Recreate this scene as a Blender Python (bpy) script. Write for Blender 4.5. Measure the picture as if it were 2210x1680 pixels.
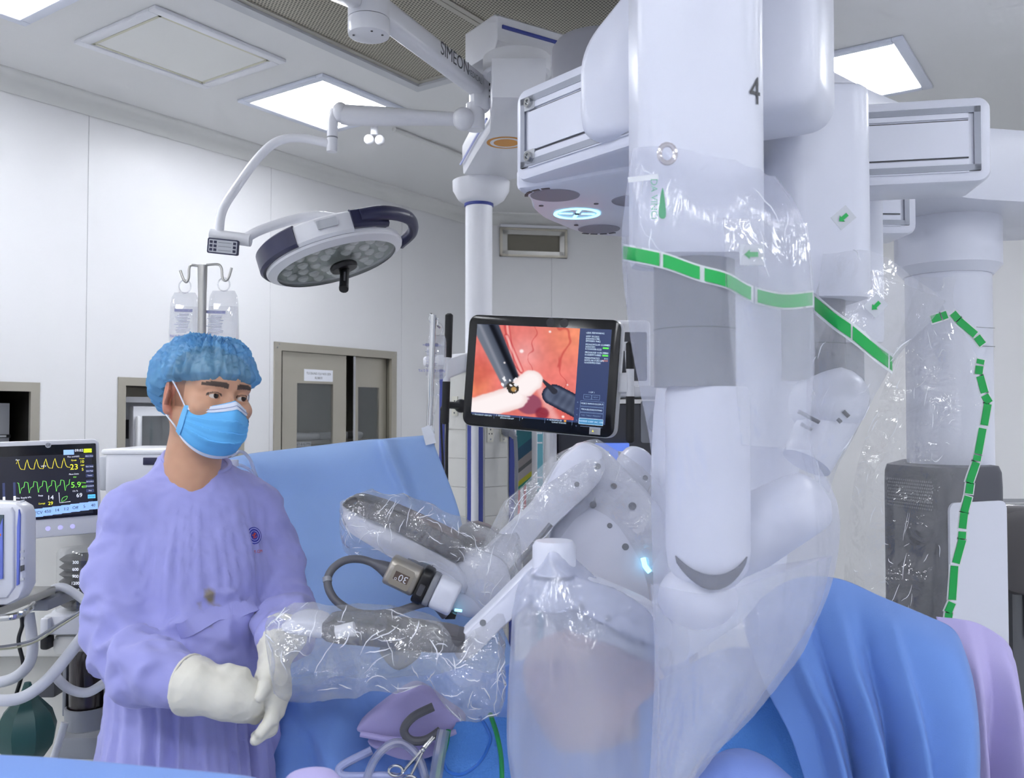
import bpy, bmesh, math, random
import numpy as np
from mathutils import Vector, Matrix, noise

for _o in list(bpy.data.objects):
    bpy.data.objects.remove(_o)
scene = bpy.context.scene
COL = scene.collection
R = math.radians
V = Vector
random.seed(4)

# ------------------------------------------------------------------ camera, world, exposure
F_PX, CX, CY = 1920.0, 1105.0, 840.0
PITCH = math.atan(54.0 / F_PX)
EYE = 1.55
cd = bpy.data.cameras.new('camera')
cam = bpy.data.objects.new('camera', cd)
COL.objects.link(cam)
cam.location = (0, 0, EYE)
cam.rotation_euler = (R(90) + PITCH, 0, 0)
cd.sensor_fit = 'HORIZONTAL'
cd.sensor_width = 36.0
cd.lens = 36.0 * F_PX / 2210.0
cd.clip_start = 0.05
cd.dof.use_dof = True
cd.dof.focus_distance = 2.4
cd.dof.aperture_fstop = 7.0
scene.camera = cam

world = bpy.data.worlds.new('world')
scene.world = world
world.use_nodes = True
world.node_tree.nodes['Background'].inputs[0].default_value = (0.8, 0.85, 1.0, 1)
world.node_tree.nodes['Background'].inputs[1].default_value = 0.3

scene.view_settings.view_transform = 'Standard'
scene.view_settings.look = 'None'
scene.view_settings.gamma = 1.0
scene.view_settings.use_curve_mapping = False
scene.view_settings.exposure = 0.13
LAMP = 21.0                      # ceiling panel radiance
scene.cycles.use_denoising = True
scene.cycles.max_bounces = 5
scene.cycles.diffuse_bounces = 3
scene.cycles.use_adaptive_sampling = True
scene.cycles.adaptive_threshold = 0.15
scene.cycles.adaptive_min_samples = 8
scene.cycles.glossy_bounces = 3
scene.cycles.transmission_bounces = 6
scene.cycles.transparent_max_bounces = 14
scene.cycles.sample_clamp_indirect = 6.0
scene.cycles.caustics_reflective = False
scene.cycles.caustics_refractive = False

# ------------------------------------------------------------------ coordinates
_sp, _cp = math.sin(PITCH), math.cos(PITCH)
def A(px, py, Y):
    """point seen at photo pixel (px, py) whose world depth is Y"""
    dx = (px - CX) / F_PX
    dz = (CY - py) / F_PX
    y = _cp - dz * _sp
    z = _sp + dz * _cp
    return V((dx * Y / y, Y, EYE + z * Y / y))
UD, VD = (0.5707, 0.8212), (0.8212, -0.5707)     # room axes: u along the left wall, v away from it
ROOM_ANG = math.atan2(0.8212, 0.5707)
def W(u, v, z):
    return V((-2.302 + UD[0] * u + VD[0] * v, 4.0 + UD[1] * u + VD[1] * v, z))
CEIL = 3.1

# ------------------------------------------------------------------ materials
def lin(h):
    h = h.lstrip('#')
    out = []
    for i in (0, 2, 4):
        c = int(h[i:i + 2], 16) / 255.0
        out.append(c / 12.92 if c <= 0.04045 else ((c + 0.055) / 1.055) ** 2.4)
    return tuple(out) + (1.0,)
MATS = {}
def mat(name, col='#ffffff', rough=0.5, metal=0.0, spec=0.5, emit=None, estr=0.0, bump=None, var=None, coat=0.0, sheen=0.0, vcol=False, trans=0.0):
    """principled material; bump=(scale, strength, distance); var=(scale, amount) makes a mild tone variation"""
    if name in MATS:
        return MATS[name]
    m = bpy.data.materials.new(name)
    m.use_nodes = True
    nt = m.node_tree
    p = nt.nodes['Principled BSDF']
    c = lin(col) if isinstance(col, str) else col
    p.inputs['Base Color'].default_value = c
    p.inputs['Roughness'].default_value = rough
    p.inputs['Metallic'].default_value = metal
    p.inputs['Specular IOR Level'].default_value = spec
    p.inputs['Coat Weight'].default_value = coat
    p.inputs['Sheen Weight'].default_value = sheen
    p.inputs['Transmission Weight'].default_value = trans
    if emit:
        p.inputs['Emission Color'].default_value = lin(emit)
        p.inputs['Emission Strength'].default_value = estr
        if estr < 5:
            m.cycles.emission_sampling = 'NONE'
    tc = nt.nodes.new('ShaderNodeTexCoord')
    if var:
        n = nt.nodes.new('ShaderNodeTexNoise')
        n.inputs['Scale'].default_value = var[0]
        n.inputs['Detail'].default_value = 4
        nt.links.new(tc.outputs['Object'], n.inputs['Vector'])
        mx = nt.nodes.new('ShaderNodeMix')
        mx.data_type = 'RGBA'
        mx.inputs['A'].default_value = tuple(x * (1 - var[1]) for x in c[:3]) + (1,)
        mx.inputs['B'].default_value = tuple(min(1, x * (1 + var[1])) for x in c[:3]) + (1,)
        nt.links.new(n.outputs['Fac'], mx.inputs['Factor'])
        nt.links.new(mx.outputs['Result'], p.inputs['Base Color'])
    if vcol:
        at = nt.nodes.new('ShaderNodeAttribute')
        at.attribute_name = 'Col'
        nt.links.new(at.outputs['Color'], p.inputs['Base Color'])
        if emit:
            nt.links.new(at.outputs['Color'], p.inputs['Emission Color'])
    if bump:
        n = nt.nodes.new('ShaderNodeTexNoise')
        n.inputs['Scale'].default_value = bump[0]
        n.inputs['Detail'].default_value = 5
        nt.links.new(tc.outputs['Object'], n.inputs['Vector'])
        b = nt.nodes.new('ShaderNodeBump')
        b.inputs['Strength'].default_value = bump[1]
        b.inputs['Distance'].default_value = bump[2]
        nt.links.new(n.outputs['Fac'], b.inputs['Height'])
        nt.links.new(b.outputs['Normal'], p.inputs['Normal'])
    MATS[name] = m
    return m

def film(name, col='#ffffff', opacity=0.4, gloss=0.1, rough=0.12, bump=(30, 0.6, 0.004), crease=8.0, translucent=0.5, vary=0.0, streak=1.0):
    """thin plastic film: see-through, partly milky, with a glossy crinkled skin"""
    if name in MATS:
        return MATS[name]
    m = bpy.data.materials.new(name)
    m.use_nodes = True
    nt = m.node_tree
    nt.nodes.clear()
    N, L = nt.nodes.new, nt.links.new
    out = N('ShaderNodeOutputMaterial')
    tr = N('ShaderNodeBsdfTransparent')
    di = N('ShaderNodeBsdfDiffuse'); di.inputs['Color'].default_value = lin(col)
    tl = N('ShaderNodeBsdfTranslucent'); tl.inputs['Color'].default_value = lin(col)
    mk = N('ShaderNodeMixShader'); mk.inputs[0].default_value = translucent
    L(di.outputs[0], mk.inputs[1]); L(tl.outputs[0], mk.inputs[2])
    mo = N('ShaderNodeMixShader'); mo.inputs[0].default_value = opacity
    L(tr.outputs[0], mo.inputs[1]); L(mk.outputs[0], mo.inputs[2])
    gl = N('ShaderNodeBsdfGlossy'); gl.inputs['Roughness'].default_value = rough
    mg = N('ShaderNodeMixShader'); mg.inputs[0].default_value = gloss
    L(mo.outputs[0], mg.inputs[1]); L(gl.outputs[0], mg.inputs[2])
    tc = N('ShaderNodeTexCoord')
    n1 = N('ShaderNodeTexNoise'); n1.inputs['Scale'].default_value = bump[0]; n1.inputs['Detail'].default_value = 3
    n1.inputs['Distortion'].default_value = 1.2
    mp = N('ShaderNodeMapping'); mp.inputs['Scale'].default_value = (1, 1, streak)
    L(tc.outputs['Object'], mp.inputs['Vector'])
    L(mp.outputs['Vector'], n1.inputs['Vector'])
    vo = N('ShaderNodeTexVoronoi'); vo.inputs['Scale'].default_value = crease
    vo.feature = 'F1'
    L(mp.outputs['Vector'], vo.inputs['Vector'])
    ad = N('ShaderNodeMath'); ad.operation = 'MULTIPLY_ADD'; ad.inputs[1].default_value = 0.35
    L(n1.outputs['Fac'], ad.inputs[0]); L(vo.outputs['Distance'], ad.inputs[2])
    b = N('ShaderNodeBump'); b.inputs['Strength'].default_value = bump[1]; b.inputs['Distance'].default_value = bump[2]
    L(ad.outputs[0], b.inputs['Height'])
    L(b.outputs['Normal'], gl.inputs['Normal'])
    if vary:
        n2 = N('ShaderNodeTexNoise'); n2.inputs['Scale'].default_value = 6.0; n2.inputs['Detail'].default_value = 3
        L(tc.outputs['Object'], n2.inputs['Vector'])
        mr = N('ShaderNodeMapRange')
        mr.inputs['From Min'].default_value = 0.3; mr.inputs['From Max'].default_value = 0.7
        mr.inputs['To Min'].default_value = max(0, opacity - vary); mr.inputs['To Max'].default_value = min(1, opacity + vary)
        L(n2.outputs['Fac'], mr.inputs['Value'])
        L(mr.outputs['Result'], mo.inputs[0])
    L(mg.outputs[0], out.inputs['Surface'])
    MATS[name] = m
    return m

def glow(name, col, strength):
    return mat(name, col, rough=0.5, emit=col, estr=strength)

M_WALL = mat('wall_panel_paint', '#e8e8ea', 0.35, spec=0.35)
M_JOINT = mat('joint_sealant', '#c8c9cc', 0.6)
M_CEIL = mat('ceiling_panel_paint', '#e6e6e6', 0.55, spec=0.3)
M_COVE = mat('cove_plastic', '#dfdfdd', 0.3)
M_FLOOR = mat('vinyl_floor', '#c6c9ca', 0.25, var=(6, 0.08))
M_STEEL = mat('brushed_steel', '#b9b8b4', 0.3, metal=1.0)
M_CHROME = mat('polished_steel', '#c9cacb', 0.12, metal=1.0)
M_WHITE = mat('white_enamel', '#e8e9ef', 0.28)
M_ROBOT = mat('robot_white_shell', '#e4e7f5', 0.32)
M_GREYW = mat('light_grey_plastic', '#c3c6cd', 0.4)
M_GREY = mat('mid_grey_plastic', '#8d9098', 0.4)
M_DGREY = mat('dark_grey_plastic', '#4a4b52', 0.45)
M_BLACK = mat('black_plastic', '#121317', 0.35)
M_RUBBER = mat('black_rubber', '#1c1c1f', 0.6)
M_BLUE = mat('blue_trim', '#3d4a9c', 0.4)
M_NAVY = mat('navy_plastic', '#2b2d4c', 0.35)
M_ALU = mat('rail_aluminium', '#8e929e', 0.35, metal=0.5)
M_PAPER = mat('white_paper', '#eceef6', 0.7)
M_INK = mat('black_print', '#22232b', 0.7)
M_GREEN = mat('green_tape_print', '#0fae52', 0.4)
M_WHITETAPE = mat('white_tape', '#e6e9ef', 0.5)

# ------------------------------------------------------------------ mesh helpers
class MB:
    def __init__(s):
        s.v, s.f = [], []
    def add(s, verts, faces):
        o = len(s.v)
        s.v += [tuple(p) for p in verts]
        s.f += [tuple(i + o for i in f) for f in faces]
        return s
    def loft(s, rings, closed=True, caps=True):
        n = len(rings[0]); vs = [p for r in rings for p in r]; fs = []
        for i in range(len(rings) - 1):
            for j in range(n if closed else n - 1):
                k = (j + 1) % n
                fs.append((i * n + j, i * n + k, (i + 1) * n + k, (i + 1) * n + j))
        if caps and closed:
            fs.append(tuple(range(n))[::-1])
            fs.append(tuple(range((len(rings) - 1) * n, len(rings) * n)))
        return s.add(vs, fs)
    def box(s, c, size, rz=0.0, M=None):
        hx, hy, hz = size[0] / 2, size[1] / 2, size[2] / 2
        M = M or Matrix.Rotation(rz, 3, 'Z')
        vs = [V(c) + M @ V((x * hx, y * hy, z * hz)) for x in (-1, 1) for y in (-1, 1) for z in (-1, 1)]
        return s.add(vs, [(0, 1, 3, 2), (4, 6, 7, 5), (0, 4, 5, 1), (2, 3, 7, 6), (0, 2, 6, 4), (1, 5, 7, 3)])
    def rbox(s, c, size, r=0.01, rz=0.0, M=None, seg=2):
        M = M or Matrix.Rotation(rz, 3, 'Z')
        bm = bmesh.new()
        bmesh.ops.create_cube(bm, size=1.0)
        for v in bm.verts:
            v.co = V((v.co.x * size[0], v.co.y * size[1], v.co.z * size[2]))
        r = min(r, min(size) * 0.49)
        bmesh.ops.bevel(bm, geom=list(bm.edges), offset=r, segments=seg, profile=0.5, affect='EDGES')
        bm.verts.index_update()
        s.add([V(c) + M @ v.co for v in bm.verts], [[v.index for v in f.verts] for f in bm.faces])
        bm.free()
        return s
    def cyl(s, p0, p1, r0, r1=None, n=24, caps=True):
        r1 = r0 if r1 is None else r1
        return s.tube([p0, p1], [r0, r1], n, caps)
    def tube(s, pts, rad, n=12, caps=True, flat=1.0):
        pts = [V(p) for p in pts]
        if not isinstance(rad, (list, tuple)):
            rad = [rad] * len(pts)
        T = []
        for i in range(len(pts)):
            a, b = pts[max(i - 1, 0)], pts[min(i + 1, len(pts) - 1)]
            t = (b - a)
            T.append(t.normalized() if t.length > 1e-9 else V((0, 0, 1)))
        up = V((0, 0, 1)) if abs(T[0].z) < 0.9 else V((1, 0, 0))
        x = T[0].cross(up).normalized()
        rings = []
        for i, p in enumerate(pts):
            x = (x - T[i] * x.dot(T[i]))
            x = x.normalized() if x.length > 1e-9 else T[i].orthogonal().normalized()
            y = T[i].cross(x)
            rings.append([p + (x * math.cos(2 * math.pi * j / n) + y * (flat * math.sin(2 * math.pi * j / n))) * rad[i] for j in range(n)])
        return s.loft(rings, True, caps)
    def lathe(s, prof, c=(0, 0, 0), M=None, n=32, caps=True):
        """prof: (radius, height) pairs turned about local z"""
        M = M or Matrix.Identity(3)
        rings = [[V(c) + M @ V((r * math.cos(2 * math.pi * j / n), r * math.sin(2 * math.pi * j / n), h)) for j in range(n)] for r, h in prof]
        return s.loft(rings, True, caps)
    def prism(s, poly, O, ux, uy, uz, d, bev=0.0):
        """2-D outline in the frame (O, ux, uy) pushed d along uz, edges eased by bev"""
        O, ux, uy, uz = V(O), V(ux), V(uy), V(uz)
        cx = sum(p[0] for p in poly) / len(poly); cy = sum(p[1] for p in poly) / len(poly)
        hx = max(abs(p[0] - cx) for p in poly); hy = max(abs(p[1] - cy) for p in poly)
        def ring(z, ins):
            return [O + ux * (cx + (p[0] - cx) * (1 - ins / hx)) + uy * (cy + (p[1] - cy) * (1 - ins / hy)) + uz * z for p in poly]
        if bev > 0:
            rs = [ring(0, bev), ring(bev * .3, bev * .3), ring(bev, 0), ring(d - bev, 0), ring(d - bev * .3, bev * .3), ring(d, bev)]
        else:
            rs = [ring(0, 0), ring(d, 0)]
        return s.loft(rs)
    def grid(s, P):
        """P[i][j] points"""
        m, n = len(P), len(P[0])
        return s.add([p for r in P for p in r], [(i * n + j, i * n + j + 1, (i + 1) * n + j + 1, (i + 1) * n + j) for i in range(m - 1) for j in range(n - 1)])
    def ball(s, c, r, nu=16, nv=10, M=None):
        M = M or Matrix.Identity(3)
        r = r if isinstance(r, (tuple, list)) else (r, r, r)
        rings = []
        for i in range(nv + 1):
            t = math.pi * (0.02 + 0.96 * i / nv)
            rings.append([V(c) + M @ V((r[0] * math.sin(t) * math.cos(2 * math.pi * j / nu), r[1] * math.sin(t) * math.sin(2 * math.pi * j / nu), -r[2] * math.cos(t))) for j in range(nu)])
        return s.loft(rings)
    def mesh(s, name, smooth=35, fix=True):
        me = bpy.data.meshes.new(name)
        me.from_pydata(s.v, [], s.f)
        if fix:
            bm = bmesh.new(); bm.from_mesh(me)
            bmesh.ops.recalc_face_normals(bm, faces=bm.faces)
            bm.to_mesh(me); bm.free()
        if smooth is not None:
            me.shade_smooth()
            if smooth < 180:
                me.set_sharp_from_angle(angle=R(smooth))
        me.update()
        return me
    def build(s, name, m, parent=None, smooth=35, fix=True):
        return link(name, s.mesh(name, smooth, fix), m, parent)

PMAT = {}
def link(name, me, m, parent=None):
    o = bpy.data.objects.new(name, me)
    COL.objects.link(o)
    if m is not None:
        me.materials.clear()
        for mm in (m if isinstance(m, (list, tuple)) else [m]):
            me.materials.append(mm)
    if parent is not None:
        o.parent = parent
        o.matrix_parent_inverse = world_of(parent).inverted()
        PMAT[o.name] = world_of(parent) @ o.matrix_parent_inverse
    return o
def world_of(o):
    base = Matrix.LocRotScale(o.location, o.rotation_euler, o.scale)
    return (PMAT[o.name] @ base) if o.name in PMAT else base
def tag(o, label=None, cat=None, group=None, kind=None):
    if label: o['label'] = label
    if cat: o['category'] = cat
    if group: o['group'] = group
    if kind: o['kind'] = kind
    return o
def thing(name, label, cat, loc=(0, 0, 0), rz=0.0, group=None, kind=None):
    e = bpy.data.objects.new(name, None)
    COL.objects.link(e)
    e.location = loc
    e.rotation_euler = (0, 0, rz)
    e.empty_display_size = 0.1
    return tag(e, label, cat, group, kind)
def copy_tree(o, parent=None):
    c = o.copy()
    COL.objects.link(c)
    c.parent = parent
    for ch in o.children:
        copy_tree(ch, c)
    return c
def struct(name, mb, m, smooth=35):
    return tag(mb.build(name, m, None, smooth), kind='structure')

def spline(pts, n=8):
    """Catmull-Rom through 3-D points"""
    P = [V(p) for p in pts]
    out = []
    for i in range(len(P) - 1):
        p0, p1, p2, p3 = P[max(i - 1, 0)], P[i], P[i + 1], P[min(i + 2, len(P) - 1)]
        for k in range(n):
            t = k / n
            out.append(0.5 * ((2 * p1) + (p2 - p0) * t + (2 * p0 - 5 * p1 + 4 * p2 - p3) * t * t + (3 * p1 - p0 - 3 * p2 + p3) * t ** 3))
    out.append(P[-1])
    return out
def resample(pts, n):
    P = spline(pts, 10)
    d = [0.0]
    for a, b in zip(P, P[1:]):
        d.append(d[-1] + (b - a).length)
    out, j = [], 0
    for i in range(n):
        t = d[-1] * i / (n - 1)
        while j < len(d) - 2 and d[j + 1] < t:
            j += 1
        s = (t - d[j]) / max(1e-9, d[j + 1] - d[j])
        out.append(P[j].lerp(P[j + 1], min(1, max(0, s))))
    return out
def rrect(w, h, r, n=5):
    out = []
    for cx, cy, a0 in ((w / 2 - r, h / 2 - r, 0), (-w / 2 + r, h / 2 - r, 90), (-w / 2 + r, -h / 2 + r, 180), (w / 2 - r, -h / 2 + r, 270)):
        for k in range(n + 1):
            a = R(a0 + 90 * k / n)
            out.append((cx + r * math.cos(a), cy + r * math.sin(a)))
    return out
def sheet(rows, nu, nv, amp=0.0, freq=6.0, seed=0.0, stretch=(1, 1, 1), thick=0.0):
    """cloth surface through rows of control points, with soft wrinkles"""
    rr = [resample(r, nu) for r in rows]
    cols = [resample([r[j] for r in rr], nv) for j in range(nu)]
    P = [[cols[j][i].copy() for j in range(nu)] for i in range(nv)]
    if amp:
        Q = [[p.copy() for p in r] for r in P]
        for i in range(nv):
            for j in range(nu):
                du = P[i][min(j + 1, nu - 1)] - P[i][max(j - 1, 0)]
                dv = P[min(i + 1, nv - 1)][j] - P[max(i - 1, 0)][j]
                nrm = du.cross(dv)
                if nrm.length > 1e-12:
                    nrm.normalize()
                p = P[i][j]
                q = V((p.x * stretch[0], p.y * stretch[1], p.z * stretch[2])) * freq + V((seed, seed * 1.7, -seed))
                Q[i][j] = p + nrm * amp * (ridge(q) + 0.4 * noise.noise(q * 2.7))
        P = Q
    return P
def ridge(q):
    return 1.0 - 2.0 * abs(noise.noise(q)) * 1.4 - 0.6
def wrap_noise(me, amp, freq, seed=0.0, stretch=(1, 1, 1), kind='ridge'):
    me.update()
    n = len(me.vertices)
    co = [v.co.copy() for v in me.vertices]
    no = [v.normal.copy() for v in me.vertices]
    for i in range(n):
        p = co[i]
        q = V((p.x * stretch[0], p.y * stretch[1], p.z * stretch[2])) * freq + V((seed, -seed, seed * .7))
        d = ridge(q) if kind == 'ridge' else noise.noise(q)
        me.vertices[i].co = p + no[i] * (amp * d)
    me.update()
def text(name, body, size, O, ux, uy, m, parent=None, align='CENTER', lift=0.0006, ext=0.0, bold=0.0, squeeze=1.0):
    """flat lettering laid at O along ux (reading direction) and uy (up of the letters)"""
    cu = bpy.data.curves.new(name, 'FONT')
    cu.body = body
    cu.size = size
    cu.align_x = align
    cu.align_y = 'CENTER'
    cu.extrude = ext
    cu.offset = bold
    cu.resolution_u = 3
    tmp = bpy.data.objects.new(name + '_t', cu)
    me = bpy.data.meshes.new_from_object(tmp)
    bpy.data.objects.remove(tmp)
    bpy.data.curves.remove(cu)
    ux, uy = V(ux).normalized(), V(uy).normalized()
    n = ux.cross(uy).normalized()
    for v in me.vertices:
        v.co = V(O) + ux * (v.co.x * squeeze) + uy * v.co.y + n * (lift + v.co.z)
    me.name = name
    return link(name, me, m, parent)
def quad(O, ux, uy, w, h, lift=0.0):
    n = V(ux).cross(V(uy)).normalized()
    O = V(O) + n * lift
    ux, uy = V(ux) * (w / 2), V(uy) * (h / 2)
    return [O - ux - uy, O + ux - uy, O + ux + uy, O - ux + uy]
def plate(O, ux, uy, w, h, t=0.001, r=0.0, lift=0.0):
    """thin plate standing proud of the surface"""
    ux, uy = V(ux).normalized(), V(uy).normalized()
    n = ux.cross(uy).normalized()
    poly = rrect(w, h, r, 4) if r > 0 else [(w / 2, h / 2), (-w / 2, h / 2), (-w / 2, -h / 2), (w / 2, -h / 2)]
    return MB().prism(poly, V(O) + n * lift, ux, uy, n, t)

# signed-distance modelling -------------------------------------------------
def sd_ell(P, c, r, M=None):
    q = P - np.array(c, np.float32)
    if M is not None:
        q = q @ np.array(M, np.float32)
    r = np.array(r, np.float32)
    k0 = np.linalg.norm(q / r, axis=-1)
    k1 = np.linalg.norm(q / (r * r), axis=-1)
    return k0 * (k0 - 1.0) / np.maximum(k1, 1e-6)
def sd_cone(P, a, b, ra, rb):
    a, b = np.array(a, np.float32), np.array(b, np.float32)
    ab = b - a
    t = np.clip(((P - a) @ ab) / float(ab @ ab), 0, 1)
    return np.linalg.norm(P - a - t[..., None] * ab, axis=-1) - (ra + (rb - ra) * t)
def sd_chain(P, pts, rs, k=0.01):
    d = None
    for i in range(len(pts) - 1):
        e = sd_cone(P, pts[i], pts[i + 1], rs[i], rs[i + 1])
        d = e if d is None else smin(d, e, k)
    return d
def smin(a, b, k):
    h = np.clip(0.5 + 0.5 * (b - a) / k, 0, 1)
    return b + (a - b) * h - k * h * (1 - h)
def smax(a, b, k):
    return -smin(-a, -b, k)
def sd_grid(lo, hi, h):
    xs = [np.arange(lo[i], hi[i] + h, h, dtype=np.float32) for i in range(3)]
    return np.stack(np.meshgrid(*xs, indexing='ij'), -1)
def surface_net(P, D):
    """mesh of the zero level of D sampled at P"""
    s = D < 0
    nx, ny, nz = D.shape
    c = np.zeros((nx - 1, ny - 1, nz - 1), np.int8)
    for i in (0, 1):
        for j in (0, 1):
            for k in (0, 1):
                c += s[i:nx - 1 + i, j:ny - 1 + j, k:nz - 1 + k]
    act = (c > 0) & (c < 8)
    idx = -np.ones(act.shape, np.int64)
    cells = np.argwhere(act)
    idx[act] = np.arange(len(cells))
    acc = np.zeros((len(cells), 3), np.float64); cnt = np.zeros(len(cells))
    offs = [(i, j, k) for i in (0, 1) for j in (0, 1) for k in (0, 1)]
    ci, cj, ck = cells.T
    for a in offs:
        for ax in range(3):
            if a[ax] == 1:
                continue
            b = list(a); b[ax] = 1
            da = D[ci + a[0], cj + a[1], ck + a[2]]; db = D[ci + b[0], cj + b[1], ck + b[2]]
            m = (da < 0) != (db < 0)
            t = np.where(m, da / np.where(m, da - db, 1), 0)
            pa = P[ci + a[0], cj + a[1], ck + a[2]]; pb = P[ci + b[0], cj + b[1], ck + b[2]]
            acc += np.where(m[:, None], pa + (pb - pa) * t[:, None], 0); cnt += m
    verts = acc / cnt[:, None]
    faces = []
    for ax in range(3):
        sl0 = [slice(None)] * 3; sl1 = [slice(None)] * 3
        sl0[ax] = slice(0, -1); sl1[ax] = slice(1, None)
        a, b = s[tuple(sl0)], s[tuple(sl1)]
        e = np.argwhere(a != b)
        o1, o2 = (ax + 1) % 3, (ax + 2) % 3
        ok = (e[:, o1] > 0) & (e[:, o2] > 0) & (e[:, o1] < D.shape[o1] - 1) & (e[:, o2] < D.shape[o2] - 1)
        e = e[ok]
        def cell(d1, d2):
            q = e.copy(); q[:, o1] += d1; q[:, o2] += d2
            return idx[q[:, 0], q[:, 1], q[:, 2]]
        quad_ = np.stack([cell(-1, -1), cell(0, -1), cell(0, 0), cell(-1, 0)], 1)
        flip = ~a[e[:, 0], e[:, 1], e[:, 2]]
        quad_[flip] = quad_[flip][:, ::-1]
        faces.append(quad_)
    return verts, np.concatenate(faces)
def np_mesh(name, verts, faces, smooth=True):
    me = bpy.data.meshes.new(name)
    me.from_pydata([tuple(v) for v in verts.tolist()], [], [tuple(f) for f in faces.tolist()])
    if smooth:
        me.shade_smooth()
    me.update()
    return me
def relax(verts, faces, it=2, lam=0.5):
    e = np.concatenate([faces[:, [0, 1]], faces[:, [1, 2]], faces[:, [2, 3]], faces[:, [3, 0]]])
    n = len(verts)
    for _ in range(it):
        acc = np.zeros((n, 3)); c = np.zeros(n)
        np.add.at(acc, e[:, 0], verts[e[:, 1]]); np.add.at(c, e[:, 0], 1)
        np.add.at(acc, e[:, 1], verts[e[:, 0]]); np.add.at(c, e[:, 1], 1)
        verts = verts + lam * (acc / c[:, None] - verts)
    return verts
def vcolor(me, fn):
    ca = me.color_attributes.new('Col', 'FLOAT_COLOR', 'POINT')
    flat = []
    for v in me.vertices:
        flat.extend(fn(v.co, v.normal))
    ca.data.foreach_set('color', flat)
# ================================================================== ROOM SHELL
RC = [(-2.7, 0), (3.44, 0), (4.34, .9), (4.34, 6.1), (3.44, 7.0), (-2.7, 7.0), (-3.6, 6.1), (-3.6, .9)]
def wall_frame(a, b):
    A3, B3 = W(a[0], a[1], 0), W(b[0], b[1], 0)
    d = (B3 - A3); L = d.length; d.normalize()
    mid = W(.37, 3.5, 0) - A3
    n = V((-d.y, d.x, 0))
    if n.dot(mid) < 0:
        n = -n
    return A3, d, n, L
def build_wall(name, a, b, joints, openings=()):
    A3, d, n, L = wall_frame(a, b)
    def P(s, z, o):
        return A3 + d * s + n * o + V((0, 0, z))
    bk = MB()
    def bx(mb, s0, s1, z0, z1, o0, o1):
        vs = [P(s, z, o) for s in (s0, s1) for o in (o0, o1) for z in (z0, z1)]
        mb.add(vs, [(0, 1, 3, 2), (4, 6, 7, 5), (0, 4, 5, 1), (2, 3, 7, 6), (0, 2, 6, 4), (1, 5, 7, 3)])
    bx(bk, -.1, L + .1, 0, CEIL, -.56, -.5)
    for s in joints:                       # sealant bead standing back in each panel joint
        bx(bk, s - .012, s + .012, 0, CEIL, -.03, -.0022)
    w = struct(name, bk, M_JOINT)
    js = [0.0] + list(joints) + [L]
    for s0, s1 in zip(js, js[1:]):
        s0 += .0022; s1 -= .0022
        cuts = sorted({s0, s1} | {x for o in openings for x in o[:2] if s0 < x < s1})
        mb = MB()
        for c0, c1 in zip(cuts, cuts[1:]):
            zs = [(0, CEIL)]
            for o in openings:
                if o[0] < (c0 + c1) / 2 < o[1]:
                    zs = [(0, o[2]), (o[3], CEIL)]
            for z0, z1 in zs:
                bx(mb, c0, c1, z0, z1, -.05, 0)
        mb.build('panel', M_WALL, w, 20)
    return w, P
JL = [s + 2.7 for s in (-1.88, -.74, .397, 1.525, 2.682)]
WIN1 = (2.1, 2.854, .55, 1.675)            # s along the left wall = u + 2.7
WIN2 = (3.286, 4.02, .55, 1.715)
CAB = (4.278, 5.295, .62, 1.955)
wl, PL = build_wall('wall_left', RC[0], RC[1], JL, [WIN1, WIN2, CAB])
wc, PC = build_wall('wall_corner', RC[1], RC[2], [.66])
build_wall('wall_back', RC[2], RC[3], [1.0, 2.1, 3.2, 4.3])
build_wall('wall_back_right', RC[3], RC[4], [.6])
build_wall('wall_right', RC[4], RC[5], [1.1, 2.2, 3.3, 4.4, 5.5])
build_wall('wall_front_right', RC[5], RC[6], [.6])
build_wall('wall_front', RC[6], RC[7], [1.0, 2.1, 3.2, 4.3])
build_wall('wall_front_left', RC[7], RC[0], [.6])
pts = [W(p[0], p[1], 0) for p in RC]
def slab(z0, z1, grow=1.12):
    c = sum(pts, V()) / 8
    lo = [c + (p - c) * grow + V((0, 0, z0)) for p in pts]
    return MB().loft([lo, [p + V((0, 0, z1 - z0)) for p in lo]])
struct('floor', slab(-.1, 0), M_FLOOR)
struct('ceiling', slab(CEIL, CEIL + .1), M_CEIL)
# ceiling cove: rounded profile run along every wall
for i in range(8):
    A3, d, n, L = wall_frame(RC[i], RC[(i + 1) % 8])
    prof = [(0, -.085), (.006, -.088), (.012, -.082), (.02, -.055), (.038, -.03), (.062, -.016), (.082, -.012), (.088, -.006), (.088, 0), (0, 0)]
    ring = lambda s: [A3 + d * s + n * o + V((0, 0, CEIL + z)) for o, z in prof]
    struct('trim_%d' % (i + 1), MB().loft([ring(-.01), ring(L + .01)]), M_COVE, 50)
# curved floor skirting
for i, nm in enumerate(('left', 'corner', 'back', 'back_right', 'right', 'front_right', 'front', 'front_left')):
    A3, d, n, L = wall_frame(RC[i], RC[(i + 1) % 8])
    prof = [(0, 0), (.07, 0), (.03, .012), (.012, .03), (.006, .1), (0, .1)]
    ring = lambda s: [A3 + d * s + n * o + V((0, 0, z)) for o, z in prof]
    struct('baseboard_' + nm, MB().loft([ring(0), ring(L)]), M_COVE, 50)

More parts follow.
